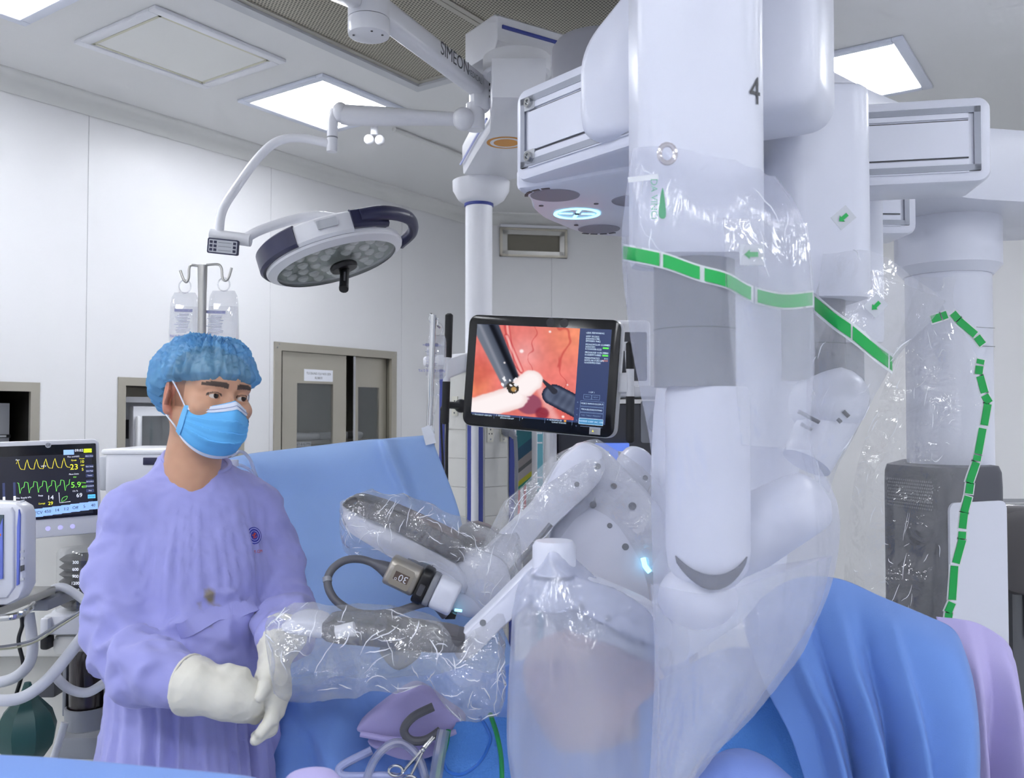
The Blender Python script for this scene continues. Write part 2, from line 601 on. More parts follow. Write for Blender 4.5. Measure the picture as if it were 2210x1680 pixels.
# ---- recesses in the left wall
def recess(op, m, depth=.42, back=None):
    s0, s1, z0, z1 = op
    mb = MB()
    t = .015
    def bx(a, b, c, d_, e, f):
        vs = [PL(s, z, o) for s in (a, b) for o in (e, f) for z in (c, d_)]
        mb.add(vs, [(0, 1, 3, 2), (4, 6, 7, 5), (0, 4, 5, 1), (2, 3, 7, 6), (0, 2, 6, 4), (1, 5, 7, 3)])
    bx(s0, s0 + t, z0, z1, -depth, -.005); bx(s1 - t, s1, z0, z1, -depth, -.005)
    bx(s0, s1, z0, z0 + t, -depth, -.005); bx(s0, s1, z1 - t, z1, -depth, -.005)
    bx(s0, s1, z0, z1, -depth - .015, -depth)
    return mb
def lbox(mb, s0, s1, z0, z1, o0, o1):
    vs = [PL(s, z, o) for s in (s0, s1) for o in (o0, o1) for z in (z0, z1)]
    return mb.add(vs, [(0, 1, 3, 2), (4, 6, 7, 5), (0, 4, 5, 1), (2, 3, 7, 6), (0, 2, 6, 4), (1, 5, 7, 3)])
def frame_of(op, w, proud=.006):
    s0, s1, z0, z1 = op
    mb = MB()
    lbox(mb, s0 - w * .5, s0 + w * .5, z0, z1 + w * .5, -.01, proud)
    lbox(mb, s1 - w * .5, s1 + w * .5, z0, z1 + w * .5, -.01, proud)
    lbox(mb, s0 - w * .5, s1 + w * .5, z1 - w * .5, z1 + w * .5, -.01, proud + .001)
    lbox(mb, s0 - w * .5, s1 + w * .5, z0 - w * .5, z0 + w * .5, -.01, proud + .001)
    return mb
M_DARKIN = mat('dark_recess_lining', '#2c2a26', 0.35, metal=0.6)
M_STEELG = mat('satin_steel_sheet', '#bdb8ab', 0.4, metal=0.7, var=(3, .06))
M_GLASS = film('cabinet_glass', '#5d6668', opacity=0.22, gloss=0.10, rough=0.03, bump=(2, 0.0, 0.0), translucent=0.2)
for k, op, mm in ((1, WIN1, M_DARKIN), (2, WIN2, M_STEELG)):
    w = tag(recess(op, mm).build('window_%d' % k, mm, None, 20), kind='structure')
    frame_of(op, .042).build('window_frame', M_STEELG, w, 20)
# grey appliance standing in the first recess
e = thing('grey_warmer', 'grey boxy appliance standing in the dark recess at far wall', 'appliance', PL(2.45, WIN1[2] + .015, -.2))
mb = MB(); lbox(mb, 2.14, 2.80, .567, 1.60, -.4, -.12); mb.build('body', mat('appliance_grey', '#a9abb2', .4), e, 20)
mb = MB(); lbox(mb, 2.2, 2.72, 1.40, 1.57, -.119, -.112); mb.build('display_panel', mat('appliance_dark', '#3a3d4e', .3), e, 20)
mb = MB(); lbox(mb, 2.14, 2.80, 1.44, 1.455, -.119, -.108); mb.build('drawer_gap', M_BLACK, e, 20)
for s in (2.5, 2.6, 2.7, 2.74):
    mb = MB(); lbox(mb, s, s + .04, 1.443, 1.452, -.108, -.104); mb.build('clip', M_CHROME, e, 20)
# white glass-door fridge in the second recess
e = thing('white_fridge', 'white glass door warming cabinet set into the steel framed recess', 'fridge', PL(3.66, WIN2[2] + .015, -.2))
f0, f1, g0, g1 = 3.34, 3.97, .567, 1.64
mb = MB(); lbox(mb, f0, f1, g0, g1, -.41, -.36)
lbox(mb, f0, f0 + .03, g0, g1, -.36, -.1); lbox(mb, f1 - .03, f1, g0, g1, -.36, -.1); lbox(mb, f0, f1, g1 - .03, g1, -.36, -.1); lbox(mb, f0, f1, g0, g0 + .03, -.36, -.1)
mb.build('body', M_WHITE, e, 20)
mb = MB()
lbox(mb, f0 + .05, f0 + .1, g0 + .02, g1 - .05, -.098, -.06); lbox(mb, f1 - .07, f1 - .02, g0 + .02, g1 - .05, -.098, -.06)
lbox(mb, f0 + .1, f1 - .07, g1 - .1, g1 - .05, -.098, -.06); lbox(mb, f0 + .1, f1 - .07, g0 + .02, g0 + .35, -.098, -.06)
dr = mb.build('door', M_WHITE, e, 20)
mb = MB(); lbox(mb, f0 + .098, f1 - .068, g0 + .34, g1 - .098, -.085, -.078); mb.build('pane', M_GLASS, dr, 20)
MB().rbox(PL(f0 + .068, 1.43, -.045), (.022, .025, .22), .01, rz=ROOM_ANG).build('handle', mat('gloss_white', '#f4f5f8', .2), dr)
for z in (1.1, 1.3):
    mb = MB(); lbox(mb, f0 + .03, f1 - .03, z, z + .006, -.36, -.11); mb.build('shelf', M_GREYW, e, 20)
mb = MB(); lbox(mb, f0 + .08, f0 + .13, 1.42, 1.52, -.2, -.14); mb.build('controller', M_DGREY, e, 20)
for k, s in enumerate((3.46, 3.52, 3.57)):
    t = MB().lathe([(.001, 0), (.026, 0), (.028, .02), (.02, .034), (.001, .036)], PL(s, 1.312, -.2)).build('jar', M_DGREY)
    tag(t, ['small dark jar on the fridge shelf, nearest the door handle', 'small dark jar in the middle of three on the fridge shelf', 'small dark jar on the fridge shelf, farthest from the door handle'][k], 'jar', 'jars in the fridge')

# ---- built-in steel cabinet with two sliding doors
cabm = M_STEELG
e = thing('steel_wall_cabinet', 'stainless steel wall cabinet with two sliding glass doors and a paper sign', 'cabinet', PL(4.79, CAB[2], -.2))
recess(CAB, cabm).build('body', mat('cabinet_inside', '#8d897c', .5, metal=.4), e, 20)
frame_of(CAB, .05, .012).build('frame', cabm, e, 20)
def door(s0, s1, o, wl_, wr, zt, nm='door'):
    z0, z1 = CAB[2] + .025, CAB[3] - .027
    mb = MB()
    lbox(mb, s0, s0 + wl_, z0, z1, o, o + .02); lbox(mb, s1 - wr, s1, z0, z1, o, o + .02)
    lbox(mb, s0 + wl_, s1 - wr, zt, z1, o, o + .02); lbox(mb, s0 + wl_, s1 - wr, z0, z0 + .1, o, o + .02)
    d = mb.build(nm, cabm, e, 20)
    mb = MB(); lbox(mb, s0 + wl_ - .002, s1 - wr + .002, z0 + .098, zt + .002, o + .006, o + .011)
    mb.build('pane', M_GLASS, d, 20)
    return d
dl = door(4.33, 4.86, -.03, .115, .115, 1.74)
dr_ = door(4.93, 5.27, -.06, .07, .07, 1.73)
mb = MB(); lbox(mb, 4.925, 4.945, CAB[2] + .025, CAB[3] - .027, -.06, -.01); mb.build('edge_strip', M_CHROME, dr_, 20)
mb = MB(); lbox(mb, 4.50, 4.74, 1.755, 1.828, -.0098, -.0085); sg = mb.build('sign', M_PAPER, dl, 20)
dd = V((UD[0], UD[1], 0))
text('sign_lettering', 'TU DUNG CU NOI SOI', .02, PL(4.62, 1.802, -.0085), dd, (0, 0, 1), M_INK, sg)
text('sign_lettering', 'ROBOT', .019, PL(4.62, 1.775, -.0085), dd, (0, 0, 1), M_INK, sg)
for z in (1.36, 1.02):
    mb = MB(); lbox(mb, CAB[0] + .02, CAB[1] - .02, z, z + .02, -.41, -.09); mb.build('shelf', cabm, e, 20)
mb = MB(); lbox(mb, 4.44, 4.63, 1.345, 1.375, -.088, -.085); st = mb.build('shelf_label', M_PAPER, e, 20)
text('label_lettering', 'AQUENO & BUXN', .022, PL(4.535, 1.36, -.085), dd, (0, 0, 1), M_INK, st)
for s in (CAB[0], CAB[1]):
    for z in (CAB[3] - .008, CAB[3] + .012):
        MB().cyl(PL(s - .008 + .016 * (z > CAB[3]), z, .012), PL(s - .008 + .016 * (z > CAB[3]), z, .0145), .005, n=10).build('rivet', M_CHROME, e)
# packs on the cabinet shelves
random.seed(9)
pk = mat('pack_white', '#dfe1e6', .45); pb = mat('pack_pale_blue', '#a9bdd0', .5)
packs = [(4.58, 1.381, .36, .045, pk, 'white folded sterile pack on the upper shelf behind the signed door', 1.5), (5.0, 1.381, .3, .05, pk, 'white folded sterile pack on the upper shelf behind the gap', 1.1),
         (4.6, 1.041, .34, .06, pb, 'pale blue sterile pack lying lowest behind the signed door', 2.2), (4.57, 1.104, .34, .05, pk, 'white pack lying on the pale blue pack in the cabinet', .4),
         (5.02, 1.041, .26, .085, pb, 'pale blue sterile pack lying behind the cabinet gap', 3.3), (4.98, 1.13, .22, .05, pk, 'white crumpled pack on top of the pale blue pack in the gap', 5.1)]
for s, z, w_, h, m_, lab, sd in packs:
    mb = MB().rbox(PL(s, z + h / 2, -.25), (w_, .24, h), h * .42, rz=ROOM_ANG, seg=4)
    me = mb.mesh('sterile_pack', 60)
    wrap_noise(me, .008, 14, sd)
    tag(link('sterile_pack', me, m_), lab, 'pack', 'packs in the steel cabinet')

# ---- return-air vent in the corner wall
e = thing('air_return_vent', 'steel framed air return grille high on the corner wall', 'vent', PC(.62, 2.75, 0))
def cbox(mb, s0, s1, z0, z1, o0, o1):
    vs = [PC(s, z, o) for s in (s0, s1) for o in (o0, o1) for z in (z0, z1)]
    return mb.add(vs, [(0, 1, 3, 2), (4, 6, 7, 5), (0, 4, 5, 1), (2, 3, 7, 6), (0, 2, 6, 4), (1, 5, 7, 3)])
v0, v1, vz0, vz1 = .245, .78, 2.772, 2.995
mb = MB()
cbox(mb, v0, v1, vz1 - .016, vz1, .001, .03); cbox(mb, v0, v1, vz0, vz0 + .016, .001, .03); cbox(mb, v0, v0 + .02, vz0, vz1, .001, .03); cbox(mb, v1 - .02, v1, vz0, vz1, .001, .03)
mb.build('outer_frame', M_STEELG, e, 20)
mb = MB()
cbox(mb, v0 + .02, v1 - .02, vz1 - .05, vz1 - .016, .001, .022); cbox(mb, v0 + .02, v1 - .02, vz0 + .016, vz0 + .046, .001, .022); cbox(mb, v0 + .02, v0 + .06, vz0, vz1 - .02, .001, .022); cbox(mb, v1 - .06, v1 - .02, vz0, vz1 - .02, .001, .022)
mb.build('inner_frame', M_STEEL, e, 20)
mb = MB(); cbox(mb, v0 + .05, v1 - .05, vz0 + .04, vz1 - .045, .001, .01); mb.build('filter_mesh', mat('filter_grey', '#7d786c', .6, bump=(400, .5, .002)), e, 20)
mb = MB(); cbox(mb, v0, v1 - .005, vz1 + .002, vz1 + .022, .001, .045); mb.build('ledge', M_WHITE, e, 20)

# ================================================================== CEILING FITTINGS
def room_obj(name, mb, m, u, v, z, parent=None):
    """mesh drawn in local room axes (x along u, y away from v) and set down at (u, v, z)"""
    me = mb.mesh(name, 30)
    o = bpy.data.objects.new(name, me); COL.objects.link(o)
    me.materials.append(m)
    if parent is None:
        o.location = W(u, v, z); o.rotation_euler = (0, 0, ROOM_ANG)
    else:
        o.parent = parent
    return o
M_LAMP = mat('lamp_diffuser', '#ffffff', .4, emit='#f6f9ff', estr=LAMP)
M_LFRAME = mat('lamp_frame_white', '#dfe4f2', .3)
def ceiling_light(u, v, label, su=.61, sv=.6, lit=True, name='ceiling_light_panel', cat='ceiling light', group='lit ceiling panels'):
    e = thing(name, label, cat, W(u, v, CEIL), ROOM_ANG, group)
    w = .045
    mb = MB()
    for x, y, a, b in ((0, sv / 2 - w / 2, su, w), (0, -sv / 2 + w / 2, su, w), (su / 2 - w / 2, 0, w, sv - 2 * w), (-su / 2 + w / 2, 0, w, sv - 2 * w)):
        mb.rbox((x, y, -.008), (a, b, .016), .004)
    room_obj('frame', mb, M_LFRAME if lit else M_WHITE, 0, 0, 0, e)
    if lit:
        room_obj('diffuser', MB().box((0, 0, -.006), (su - 2 * w + .004, sv - 2 * w + .004, .006)), M_LAMP, 0, 0, 0, e)
    else:
        room_obj('cover', MB().box((0, 0, -.006), (su - 2 * w + .004, sv - 2 * w + .004, .006)), mat('panel_cover', '#ebebe8', .5), 0, 0, 0, e)
        mb = MB()
        for x, y, a, b in ((0, sv / 2 - w - .012, su - 2 * w, .012), (0, -sv / 2 + w + .012, su - 2 * w, .012), (su / 2 - w - .012, 0, .012, sv - 2 * w), (-su / 2 + w + .012, 0, .012, sv - 2 * w)):
            mb.box((x, y, -.0095), (a, b, .003))
        room_obj('gasket', mb, mat('gasket_cream', '#d8d6c2', .6), 0, 0, 0, e)
    return e
ceiling_light(1.125, .885, 'lit square ceiling panel behind the jointed light arm')
ceiling_light(-.515, .9, 'lit square ceiling panel cut off at the top left corner')
ceiling_light(2.23, 3.115, 'lit square ceiling panel above the capped white robot column', .68, .64)
ceiling_light(.305, .885, 'unlit square white ceiling cover between two lit panels', .637, .57, False, 'ceiling_access_panel', 'ceiling panel', None)
# the rest of the room's regular lighting ring, out of the picture
for u, v in ((-2.15, .9), (-.515, 6.1), (1.125, 6.1), (-2.15, 6.1), (-2.75, 2.2), (-2.75, 3.5), (-2.75, 4.8), (2.23, 4.75)):
    ceiling_light(u, v, 'lit square ceiling panel of the ring outside the view')
# perforated laminar-flow diffuser
def perforated():
    m = bpy.data.materials.new('perforated_steel'); m.use_nodes = True
    nt = m.node_tree; p = nt.nodes['Principled BSDF']; N, L = nt.nodes.new, nt.links.new
    p.inputs['Roughness'].default_value = .4; p.inputs['Metallic'].default_value = .3
    tc = N('ShaderNodeTexCoord'); sx = N('ShaderNodeSeparateXYZ'); L(tc.outputs['Object'], sx.inputs[0])
    def mth(op, a, b=None, c=None):
        n = N('ShaderNodeMath'); n.operation = op
        for i, x in enumerate((a, b, c)):
            if x is None: continue
            if isinstance(x, (int, float)): n.inputs[i].default_value = x
            else: L(x, n.inputs[i])
        return n.outputs[0]
    pitch = .0145; ds = []
    for o in (0, .5):
        fx = mth('SUBTRACT', mth('FRACT', mth('ADD', mth('MULTIPLY', sx.outputs['X'], 1 / pitch), o + 50)), .5)
        fy = mth('MULTIPLY', mth('SUBTRACT', mth('FRACT', mth('ADD', mth('MULTIPLY', sx.outputs['Y'], 1 / (pitch * 1.732)), o + 50)), .5), 1.732)
        ds.append(mth('ADD', mth('MULTIPLY', fx, fx), mth('MULTIPLY', fy, fy)))
    d = mth('MINIMUM', ds[0], ds[1])
    hole = mth('LESS_THAN', d, .095)
    # plain margin round the punched field
    mx = N('ShaderNodeMix'); mx.data_type = 'RGBA'
    mx.inputs['A'].default_value = lin('#b9b4a4'); mx.inputs['B'].default_value = lin('#4a463c')
    L(hole, mx.inputs['Factor']); L(mx.outputs['Result'], p.inputs['Base Color'])
    return m
M_PERF = perforated()
e = thing('laminar_flow_ceiling', 'perforated steel air diffuser panels in the ceiling above the light arms', 'air diffuser', W(-.1, 2.72, CEIL), ROOM_ANG)
pu, pv = 1.25, .622
for i in range(2):
    for j in range(4):
        cu = 1.155 - pu * (i + .5) + .1; cv = -(1.47 + pv * (j + .5) - 2.72)
        o = room_obj('perforated_panel', MB().box((cu, cv, -.004), (pu - .05, pv - .05, .006)), M_PERF, 0, 0, 0, e)
        mb = MB()
        for x, y, a, b in ((0, pv / 2 - .014, pu - .004, .024), (0, -pv / 2 + .014, pu - .004, .024), (pu / 2 - .014, 0, .024, pv - .05), (-pu / 2 + .014, 0, .024, pv - .05)):
            mb.box((cu + x, cv + y, -.006), (a, b, .012))
        room_obj('panel_rim', mb, mat('rim_grey', '#b7b4aa', .4, metal=.3), 0, 0, 0, o)
for j in (1, 2, 3):
    room_obj('joint', MB().box((1.255 - pu, -(1.47 + pv * j - 2.72), -.004), (2 * pu, .006, .004)), M_BLACK, 0, 0, 0, e)
mb = MB()
w = .05; U1, U0, V0, V1 = 1.155 + .1, 1.155 - 2 * pu + .1, -(1.47 - 2.72), -(1.47 + 4 * pv - 2.72)
for x, y, a, b in (((U0 + U1) / 2, V0 + w / 2, U1 - U0 + 2 * w, w), ((U0 + U1) / 2, V1 - w / 2, U1 - U0 + 2 * w, w), (U1 + w / 2, (V0 + V1) / 2, w, V0 - V1), (U0 - w / 2, (V0 + V1) / 2, w, V0 - V1)):
    mb.box((x, y, -.012), (a, b, .022))
room_obj('border', mb, mat('border_white', '#c6c8cc', .5), 0, 0, 0, e)
# ceiling conduit and small sensor
p0, p1 = W(1.58, .93, CEIL - .012), W(2.6, .93, CEIL - .012)
tag(MB().tube([p0, p1], .014, 8).build('ceiling_conduit', M_COVE), 'pale conduit strip fixed along the ceiling beyond the lit panel', 'conduit')
e = thing('ceiling_sensor', 'small white three-lobed sensor hanging under the ceiling', 'sensor', A(830, 283, 4.75))
c = W(1.50, .86, CEIL)
MB().cyl(c, c - V((0, 0, .05)), .02, n=16).build('stem', M_WHITE, e)
MB().ball(c - V((.028, 0, .075)), .027).build('lens_head', M_WHITE, e)
MB().ball(c - V((-.03, 0, .078)), .027).build('lens_head', M_WHITE, e)

# ================================================================== SURGICAL LIGHT ON ITS ARMS
def AZ(px, py, z):
    """point at height z seen at the pixel"""
    a = A(px, py, 1.0)
    t = (z - EYE) / (a.z - EYE)
    return V((a.x * t, a.y * t, z))
def rotM(ax, deg):
    return Matrix.Rotation(R(deg), 3, ax)
e = thing('surgical_light', 'jointed ceiling surgical light with an unlit round LED head and black handle', 'surgical light', A(796, 80, 2.6))
hub = A(796, 80, 2.6); hz = hub.z
MB().lathe([(.001, hz), (.05, hz), (.06, hz + .004), (.062, hz + .012), (.062, hz + .05)], (hub.x, hub.y, 0)).build('hub_cap', M_WHITE, e)
MB().lathe([(.062, hz + .052), (.062, hz + .22), (.05, hz + .23), (.05, CEIL)], (hub.x, hub.y, 0)).build('hub', M_WHITE, e)
for a in (200, 290, 340):
    c = hub + V((math.cos(R(a)) * .045, math.sin(R(a)) * .045, .004))
    MB().cyl(c - V((0, 0, .006)), c, .0035, n=8).build('screw', M_DGREY, e)
def beam(p0, p1, w, h, r=.008):
    p0, p1 = V(p0), V(p1)
    d = (p1 - p0).normalized(); s = d.cross(V((0, 0, 1))).normalized(); u = s.cross(d)
    return MB().prism(rrect(w, h, r, 4), p0, s, u, d, (p1 - p0).length)
a0, a1 = V((hub.x + .03, hub.y, 2.745)), A(1032, 186, 3.2)
beam(a0, a1, .062, .078, .02).build('upper_arm', M_WHITE, e)
d = (a1 - a0).normalized()
sd_ = V((0, 0, 1)).cross(d).normalized()
# lettering along the near side of the arm
q = a0.lerp(a1, .77) + V((-sd_.x, -sd_.y, 0)) * .0325 * (1 if (-sd_).y < 0 else -1)
side = (-sd_) if (-sd_).y < 0 else sd_
upv = side.cross(d) if side.cross(d).z > 0 else d.cross(side)
text('lettering', 'SIMEON', .064, a0.lerp(a1, .64) + side * .0312 + upv * .006, d, upv, M_DGREY, e, squeeze=.9)
text('lettering', 'MEDICAL', .03, a0.lerp(a1, .865) + side * .0312 - upv * .001, d, upv, M_GREY, e, squeeze=.9)
# second arm running back over the camera side
beam(V((hub.x - .03, hub.y - .02, 2.77)), A(690, -40, 2.3), .05, .06, .015).build('second_arm', M_WHITE, e)
# end joint and spring arm
jx = A(1035, 215, 3.2)
MB().rbox(jx + V((0, 0, .02)), (.07, .06, .13), .015, rz=.4).build('end_block', M_WHITE, e)
for k in range(3):
    MB().rbox(jx + V((.036, -.012, .05 - k * .022)), (.004, .012, .009), .002, rz=.4).build('slot', M_BLACK, e)
jc = A(1026, 252, 3.2)
MB().lathe([(.001, -.05), (.03, -.05), (.034, -.045), (.034, .045), (.001, .046)], jc).build('knuckle', M_WHITE, e)
MB().ball(A(1000, 257, 3.17), (.04, .04, .042)).build('knuckle_cap', M_WHITE, e)
s0, s1 = A(1005, 258, 3.19), A(735, 248, 3.1)
pts_ = [s0.lerp(s1, t) for t in (0, .1, .35, .7, .95, 1)]
MB().tube(pts_, [.022, .024, .027, .034, .036, .032], 20).build('spring_arm', M_WHITE, e)
MB().ball(A(735, 243, 3.1), (.03, .034, .036)).build('elbow_cap', M_WHITE, e)
t0, t1 = A(718, 235, 3.1), A(716, 328, 3.1)
MB().tube([A(726, 240, 3.1), A(718, 258, 3.1), t1], [.022, .019, .0185], 18).build('drop_tube', M_WHITE, e)
MB().cyl(A(717, 296, 3.1), A(717, 299, 3.1), .0192, n=18).build('seam_ring', M_GREY, e)
pp = spline([A(716, 311, 3.1), A(650, 298, 3.1), A(600, 305, 3.09), A(560, 338, 3.08), A(510, 405, 3.06), A(480, 455, 3.05), A(473, 500, 3.05)], 8)
MB().tube(pp, .0155, 16).build('bent_tube', M_WHITE, e)
b0, b1 = A(455, 508, 3.05), A(541, 519, 3.05)
MB().tube([b0, b1], .022, 20).build('control_housing', M_WHITE, e)
# key pad
kc = A(483, 533, 3.02)
kx = (A(517, 537, 3.03) - A(450, 530, 3.03)).normalized(); ky = V((0, -.12, 1)).normalized(); ky = (ky - kx * ky.dot(kx)).normalized()
kp = plate(kc, kx, ky, .106, .052, .01, .006).build('key_pad', M_NAVY, e)
kn = kx.cross(ky)
plate(kc + kn * .01, kx, ky, .096, .043, .001, .003).build('key_field', M_GREYW, kp)
for r_ in range(3):
    for c_ in (-.04, -.026, .04):
        plate(kc + kn * .011 + kx * c_ + ky * (.013 - r_ * .013), kx, ky, .01, .009, .001, .001).build('key', M_NAVY, kp)
    plate(kc + kn * .011 + kx * .007 + ky * (.013 - r_ * .013), kx, ky, .045, .002, .0006).build('level_bar', M_GREY, kp)
pp = spline([A(527, 517, 3.05), A(560, 498, 3.06), A(625, 476, 3.08), A(680, 466, 3.09), A(730, 472, 3.08), A(792, 487, 3.04)], 8)
MB().tube(pp, .0165, 16).build('fork_tube', M_WHITE, e)
MB().tube([A(797, 470, 3.03), A(800, 497, 3.05)], .024, 20).build('fork_joint', M_WHITE, e)
# the round head
HC = A(722, 553, 3.2)
HM = Matrix(((.951, .0, -.309), (0, 1, 0), (.309, 0, .951))) @ rotM('X', -4)   # local z = out of the back
def H(x, y, z):
    return HC + HM @ V((x, y, z))
MB().tube([A(800, 490, 3.05), H(.12, -.17, .03)], .022, 16).build('neck', M_WHITE, e)
MB().lathe([(.001, .034), (.08, .036), (.16, .032), (.225, .02), (.246, .008), (.25, -.005), (.246, -.018), (.222, -.02), (.22, -.012), (.001, -.012)], HC, HM, 56).build('shell', M_WHITE, e)
M_LEDP = mat('led_reflector_plate', '#a6b2ac', .35)
MB().lathe([(.001, -.0135), (.22, -.0135), (.219, -.0125), (.001, -.0125)], HC, HM, 48).build('reflector_plate', M_LEDP, e)
rings_ = [(0.075, 6), (.125, 11), (.178, 16)]
led = mat('led_lens', '#f2f6f5', .12, spec=.8)
first = None
for rr_, n_ in rings_:
    for k in range(n_):
        a = 2 * math.pi * (k + .3 * rr_ * 10) / n_
        if first is None:
            first = MB().lathe([(.001, -.016), (.010, -.0145), (.0195, -.006), (.0205, 0), (.001, 0)], (0, 0, 0), None, 14).mesh('led_lens')
        o = link('led_lens', first if first.users == 0 else first, None, e)
        if not first.materials: first.materials.append(led)
        o.matrix_basis = Matrix.Translation(H(rr_ * math.cos(a), rr_ * math.sin(a), -.0135)) @ HM.to_4x4()
MB().lathe([(.001, -.0335), (.214, -.0335), (.218, -.03), (.218, -.0325 + .004), (.001, -.0295)], HC, HM, 48).build('front_glass', film('head_glass', '#cfd8d6', .12, .10, .06, (3, 0, 0), translucent=.3), e)
MB().lathe([(.218, -.034), (.247, -.02), (.25, -.012), (.246, -.006), (.219, -.028)], HC, HM, 56, caps=False).build('rim', M_WHITE, e)
MB().lathe([(.001, -.062), (.046, -.06), (.05, -.053), (.05, -.044), (.042, -.036), (.02, -.034), (.001, -.034)], H(.02, .0, 0), HM, 32).build('handle_flange', M_BLACK, e)
hd0, hd1 = H(.02, 0, -.06), A(742, 625, 3.13)
hd = MB().tube([hd0, hd0.lerp(hd1, .25), hd0.lerp(hd1, .9), hd0.lerp(hd1, .91), hd1], [.019, .016, .0165, .0175, .0165], 18).build('handle', M_BLACK, e)
for k in (.35, .5, .65):
    p = hd0.lerp(hd1, k)
    MB().rbox(p + V((.004, -.0158, 0)), (.006, .003, .03), .0012).build('handle_rib', M_DGREY, hd)
def arc_band(a0, a1, r0, r1, z0, z1, n=20):
    rs = []
    for k in range(n + 1):
        a = -R(a0 + (a1 - a0) * k / n)
        t = math.sin(math.pi * min(1, max(0, k / n))) ** .35 if 0 < k < n else .35
        rs.append([H(math.cos(a) * r, math.sin(a) * r, z) for r, z in ((r0, z0), (r1 - .008, z0 - .004), (r1, z0 + .006), (r1, z1 - .008), (r1 - .01, z1), (r0, z1 - .004))])
    return MB().loft(rs)
arc_band(208, 106, .236, .268, -.004, .068).build('bumper', M_NAVY, e)
arc_band(62, 30, .215, .272, .005, .068, 10).build('bumper', M_NAVY, e)
hp = spline([H(.15, -.215, .04), H(.235, -.165, .04), H(.3, -.06, .03), H(.295, .04, .012), H(.235, .1, .0)], 8)
MB().tube(hp, .019, 12, flat=1.3).build('grip_loop', M_NAVY, e)
sp = plate(H(.03, .262, .0), HM @ V((1, 0, 0)), HM @ V((0, -.05, 1)), .07, .03, .002, .003)
arc_band(106, 62, .225, .262, -.006, .066, 12).build('shell_bridge', M_WHITE, e)
plate(H(.045, -.2635, .034), HM @ V((1, .17, 0)), HM @ V((0, 0, 1)), .07, .03, .003, .003).build('name_plate', M_GREYW, e)

# ================================================================== CEILING SERVICE PENDANT
e = thing('ceiling_pendant', 'white ceiling service pendant column with blue collar ring and socket tower', 'pendant', A(1033, 1400, 4.0))
UZ = 2.60
poly = [AZ(*p, UZ) for p in ((1062, 214), (1175, 214), (1168, 300), (1128, 384), (1085, 393), (1030, 389), (1000, 377), (1026, 332), (1057, 283))]
mb = MB()
rs = []
cxy = sum(poly, V()) / len(poly)
for dz, sc in ((0, .97), (.006, 1.0), (.10, 1.035), (.13, 1.03), (.14, .98)):
    rs.append([V((cxy.x + (p.x - cxy.x) * sc, cxy.y + (p.y - cxy.y) * sc, UZ + dz)) for p in poly])
MB().loft(rs).build('lower_arm', M_WHITE, e, 25)
q0, q1 = AZ(1000, 377, UZ), AZ(1057, 283, UZ)
nrm = V((-(q1 - q0).y, (q1 - q0).x, 0)).normalized()
nrm = nrm if nrm.x < 0 else -nrm
cA, cB = q0 + nrm * .012 + V((0, 0, .045)), q1 + nrm * .012 + V((0, 0, .045))
MB().tube([cA, cB], .005, 6).build('trim_line', mat('pale_blue_trim', '#b9c0ee', .4), e)
tc_ = AZ(1092, 308, UZ)
for r0, m_ in ((.075, mat('warning_orange', '#e09a3a', .5)), (.062, M_WHITE), (.048, MATS['warning_orange'])):
    MB().lathe([(.001, -.001 - .0004 * (.08 - r0) * 50), (r0, -.001 - .0004 * (.08 - r0) * 50), (r0, .001), (.001, .001)], tc_, None, 28).build('warning_disc', m_, e)
uj = A(1085, 205, 3.1)
MB().lathe([(.001, 2.735), (.11, 2.735), (.12, 2.745), (.12, 2.80)], (uj.x + .05, uj.y, 0)).build('arm_joint', M_WHITE, e)
d56 = V((math.sin(R(56)), math.cos(R(56)), 0))
u0 = A(1062, 150, 3.15); u0.z = 2.87
mb = MB().prism([(-.11, -.065), (.09, -.065), (.11, -.03), (.11, .055), (.09, .07), (-.11, .07)], u0 - d56 * .05, V((d56.y, -d56.x, 0)), (0, 0, 1), d56, 1.05, .01)
mb.build('upper_arm', M_WHITE, e, 25)
sdn = V((d56.y, -d56.x, 0))
MB().prism(rrect(.012, .012, .003, 2), u0 + sdn * .112 + V((0, 0, .02)) - d56 * .03, sdn, (0, 0, 1), d56, .9).build('blue_strip', M_BLUE, e)
MB().cyl(u0 + d56 * .9, V(((u0 + d56 * .9).x, (u0 + d56 * .9).y, CEIL)), .11, n=28).build('ceiling_stem', M_WHITE, e)
MB().prism(rrect(.04, .014, .006, 3), A(1066, 250, 3.4), (1, 0, 0), (0, 0, 1), (0, 1, 0), .01).build('blue_tab', M_BLUE, e)
pc = A(1033, 1000, 4.0); pcx = V((pc.x, pc.y, 0))
MB().lathe([(.001, 2.50), (.075, 2.50), (.105, 2.52), (.128, 2.56), (.13, 2.60), (.001, 2.605)], pcx + V((.01, 0, 0)), None, 40).build('collar', M_WHITE, e)
MB().lathe([(.0625, 2.487), (.066, 2.489), (.066, 2.505), (.0625, 2.507)], pcx, None, 32).build('blue_ring', M_BLUE, e)
MB().lathe([(.061, 1.78), (.061, 2.51)], pcx, None, 32).build('column', M_WHITE, e)
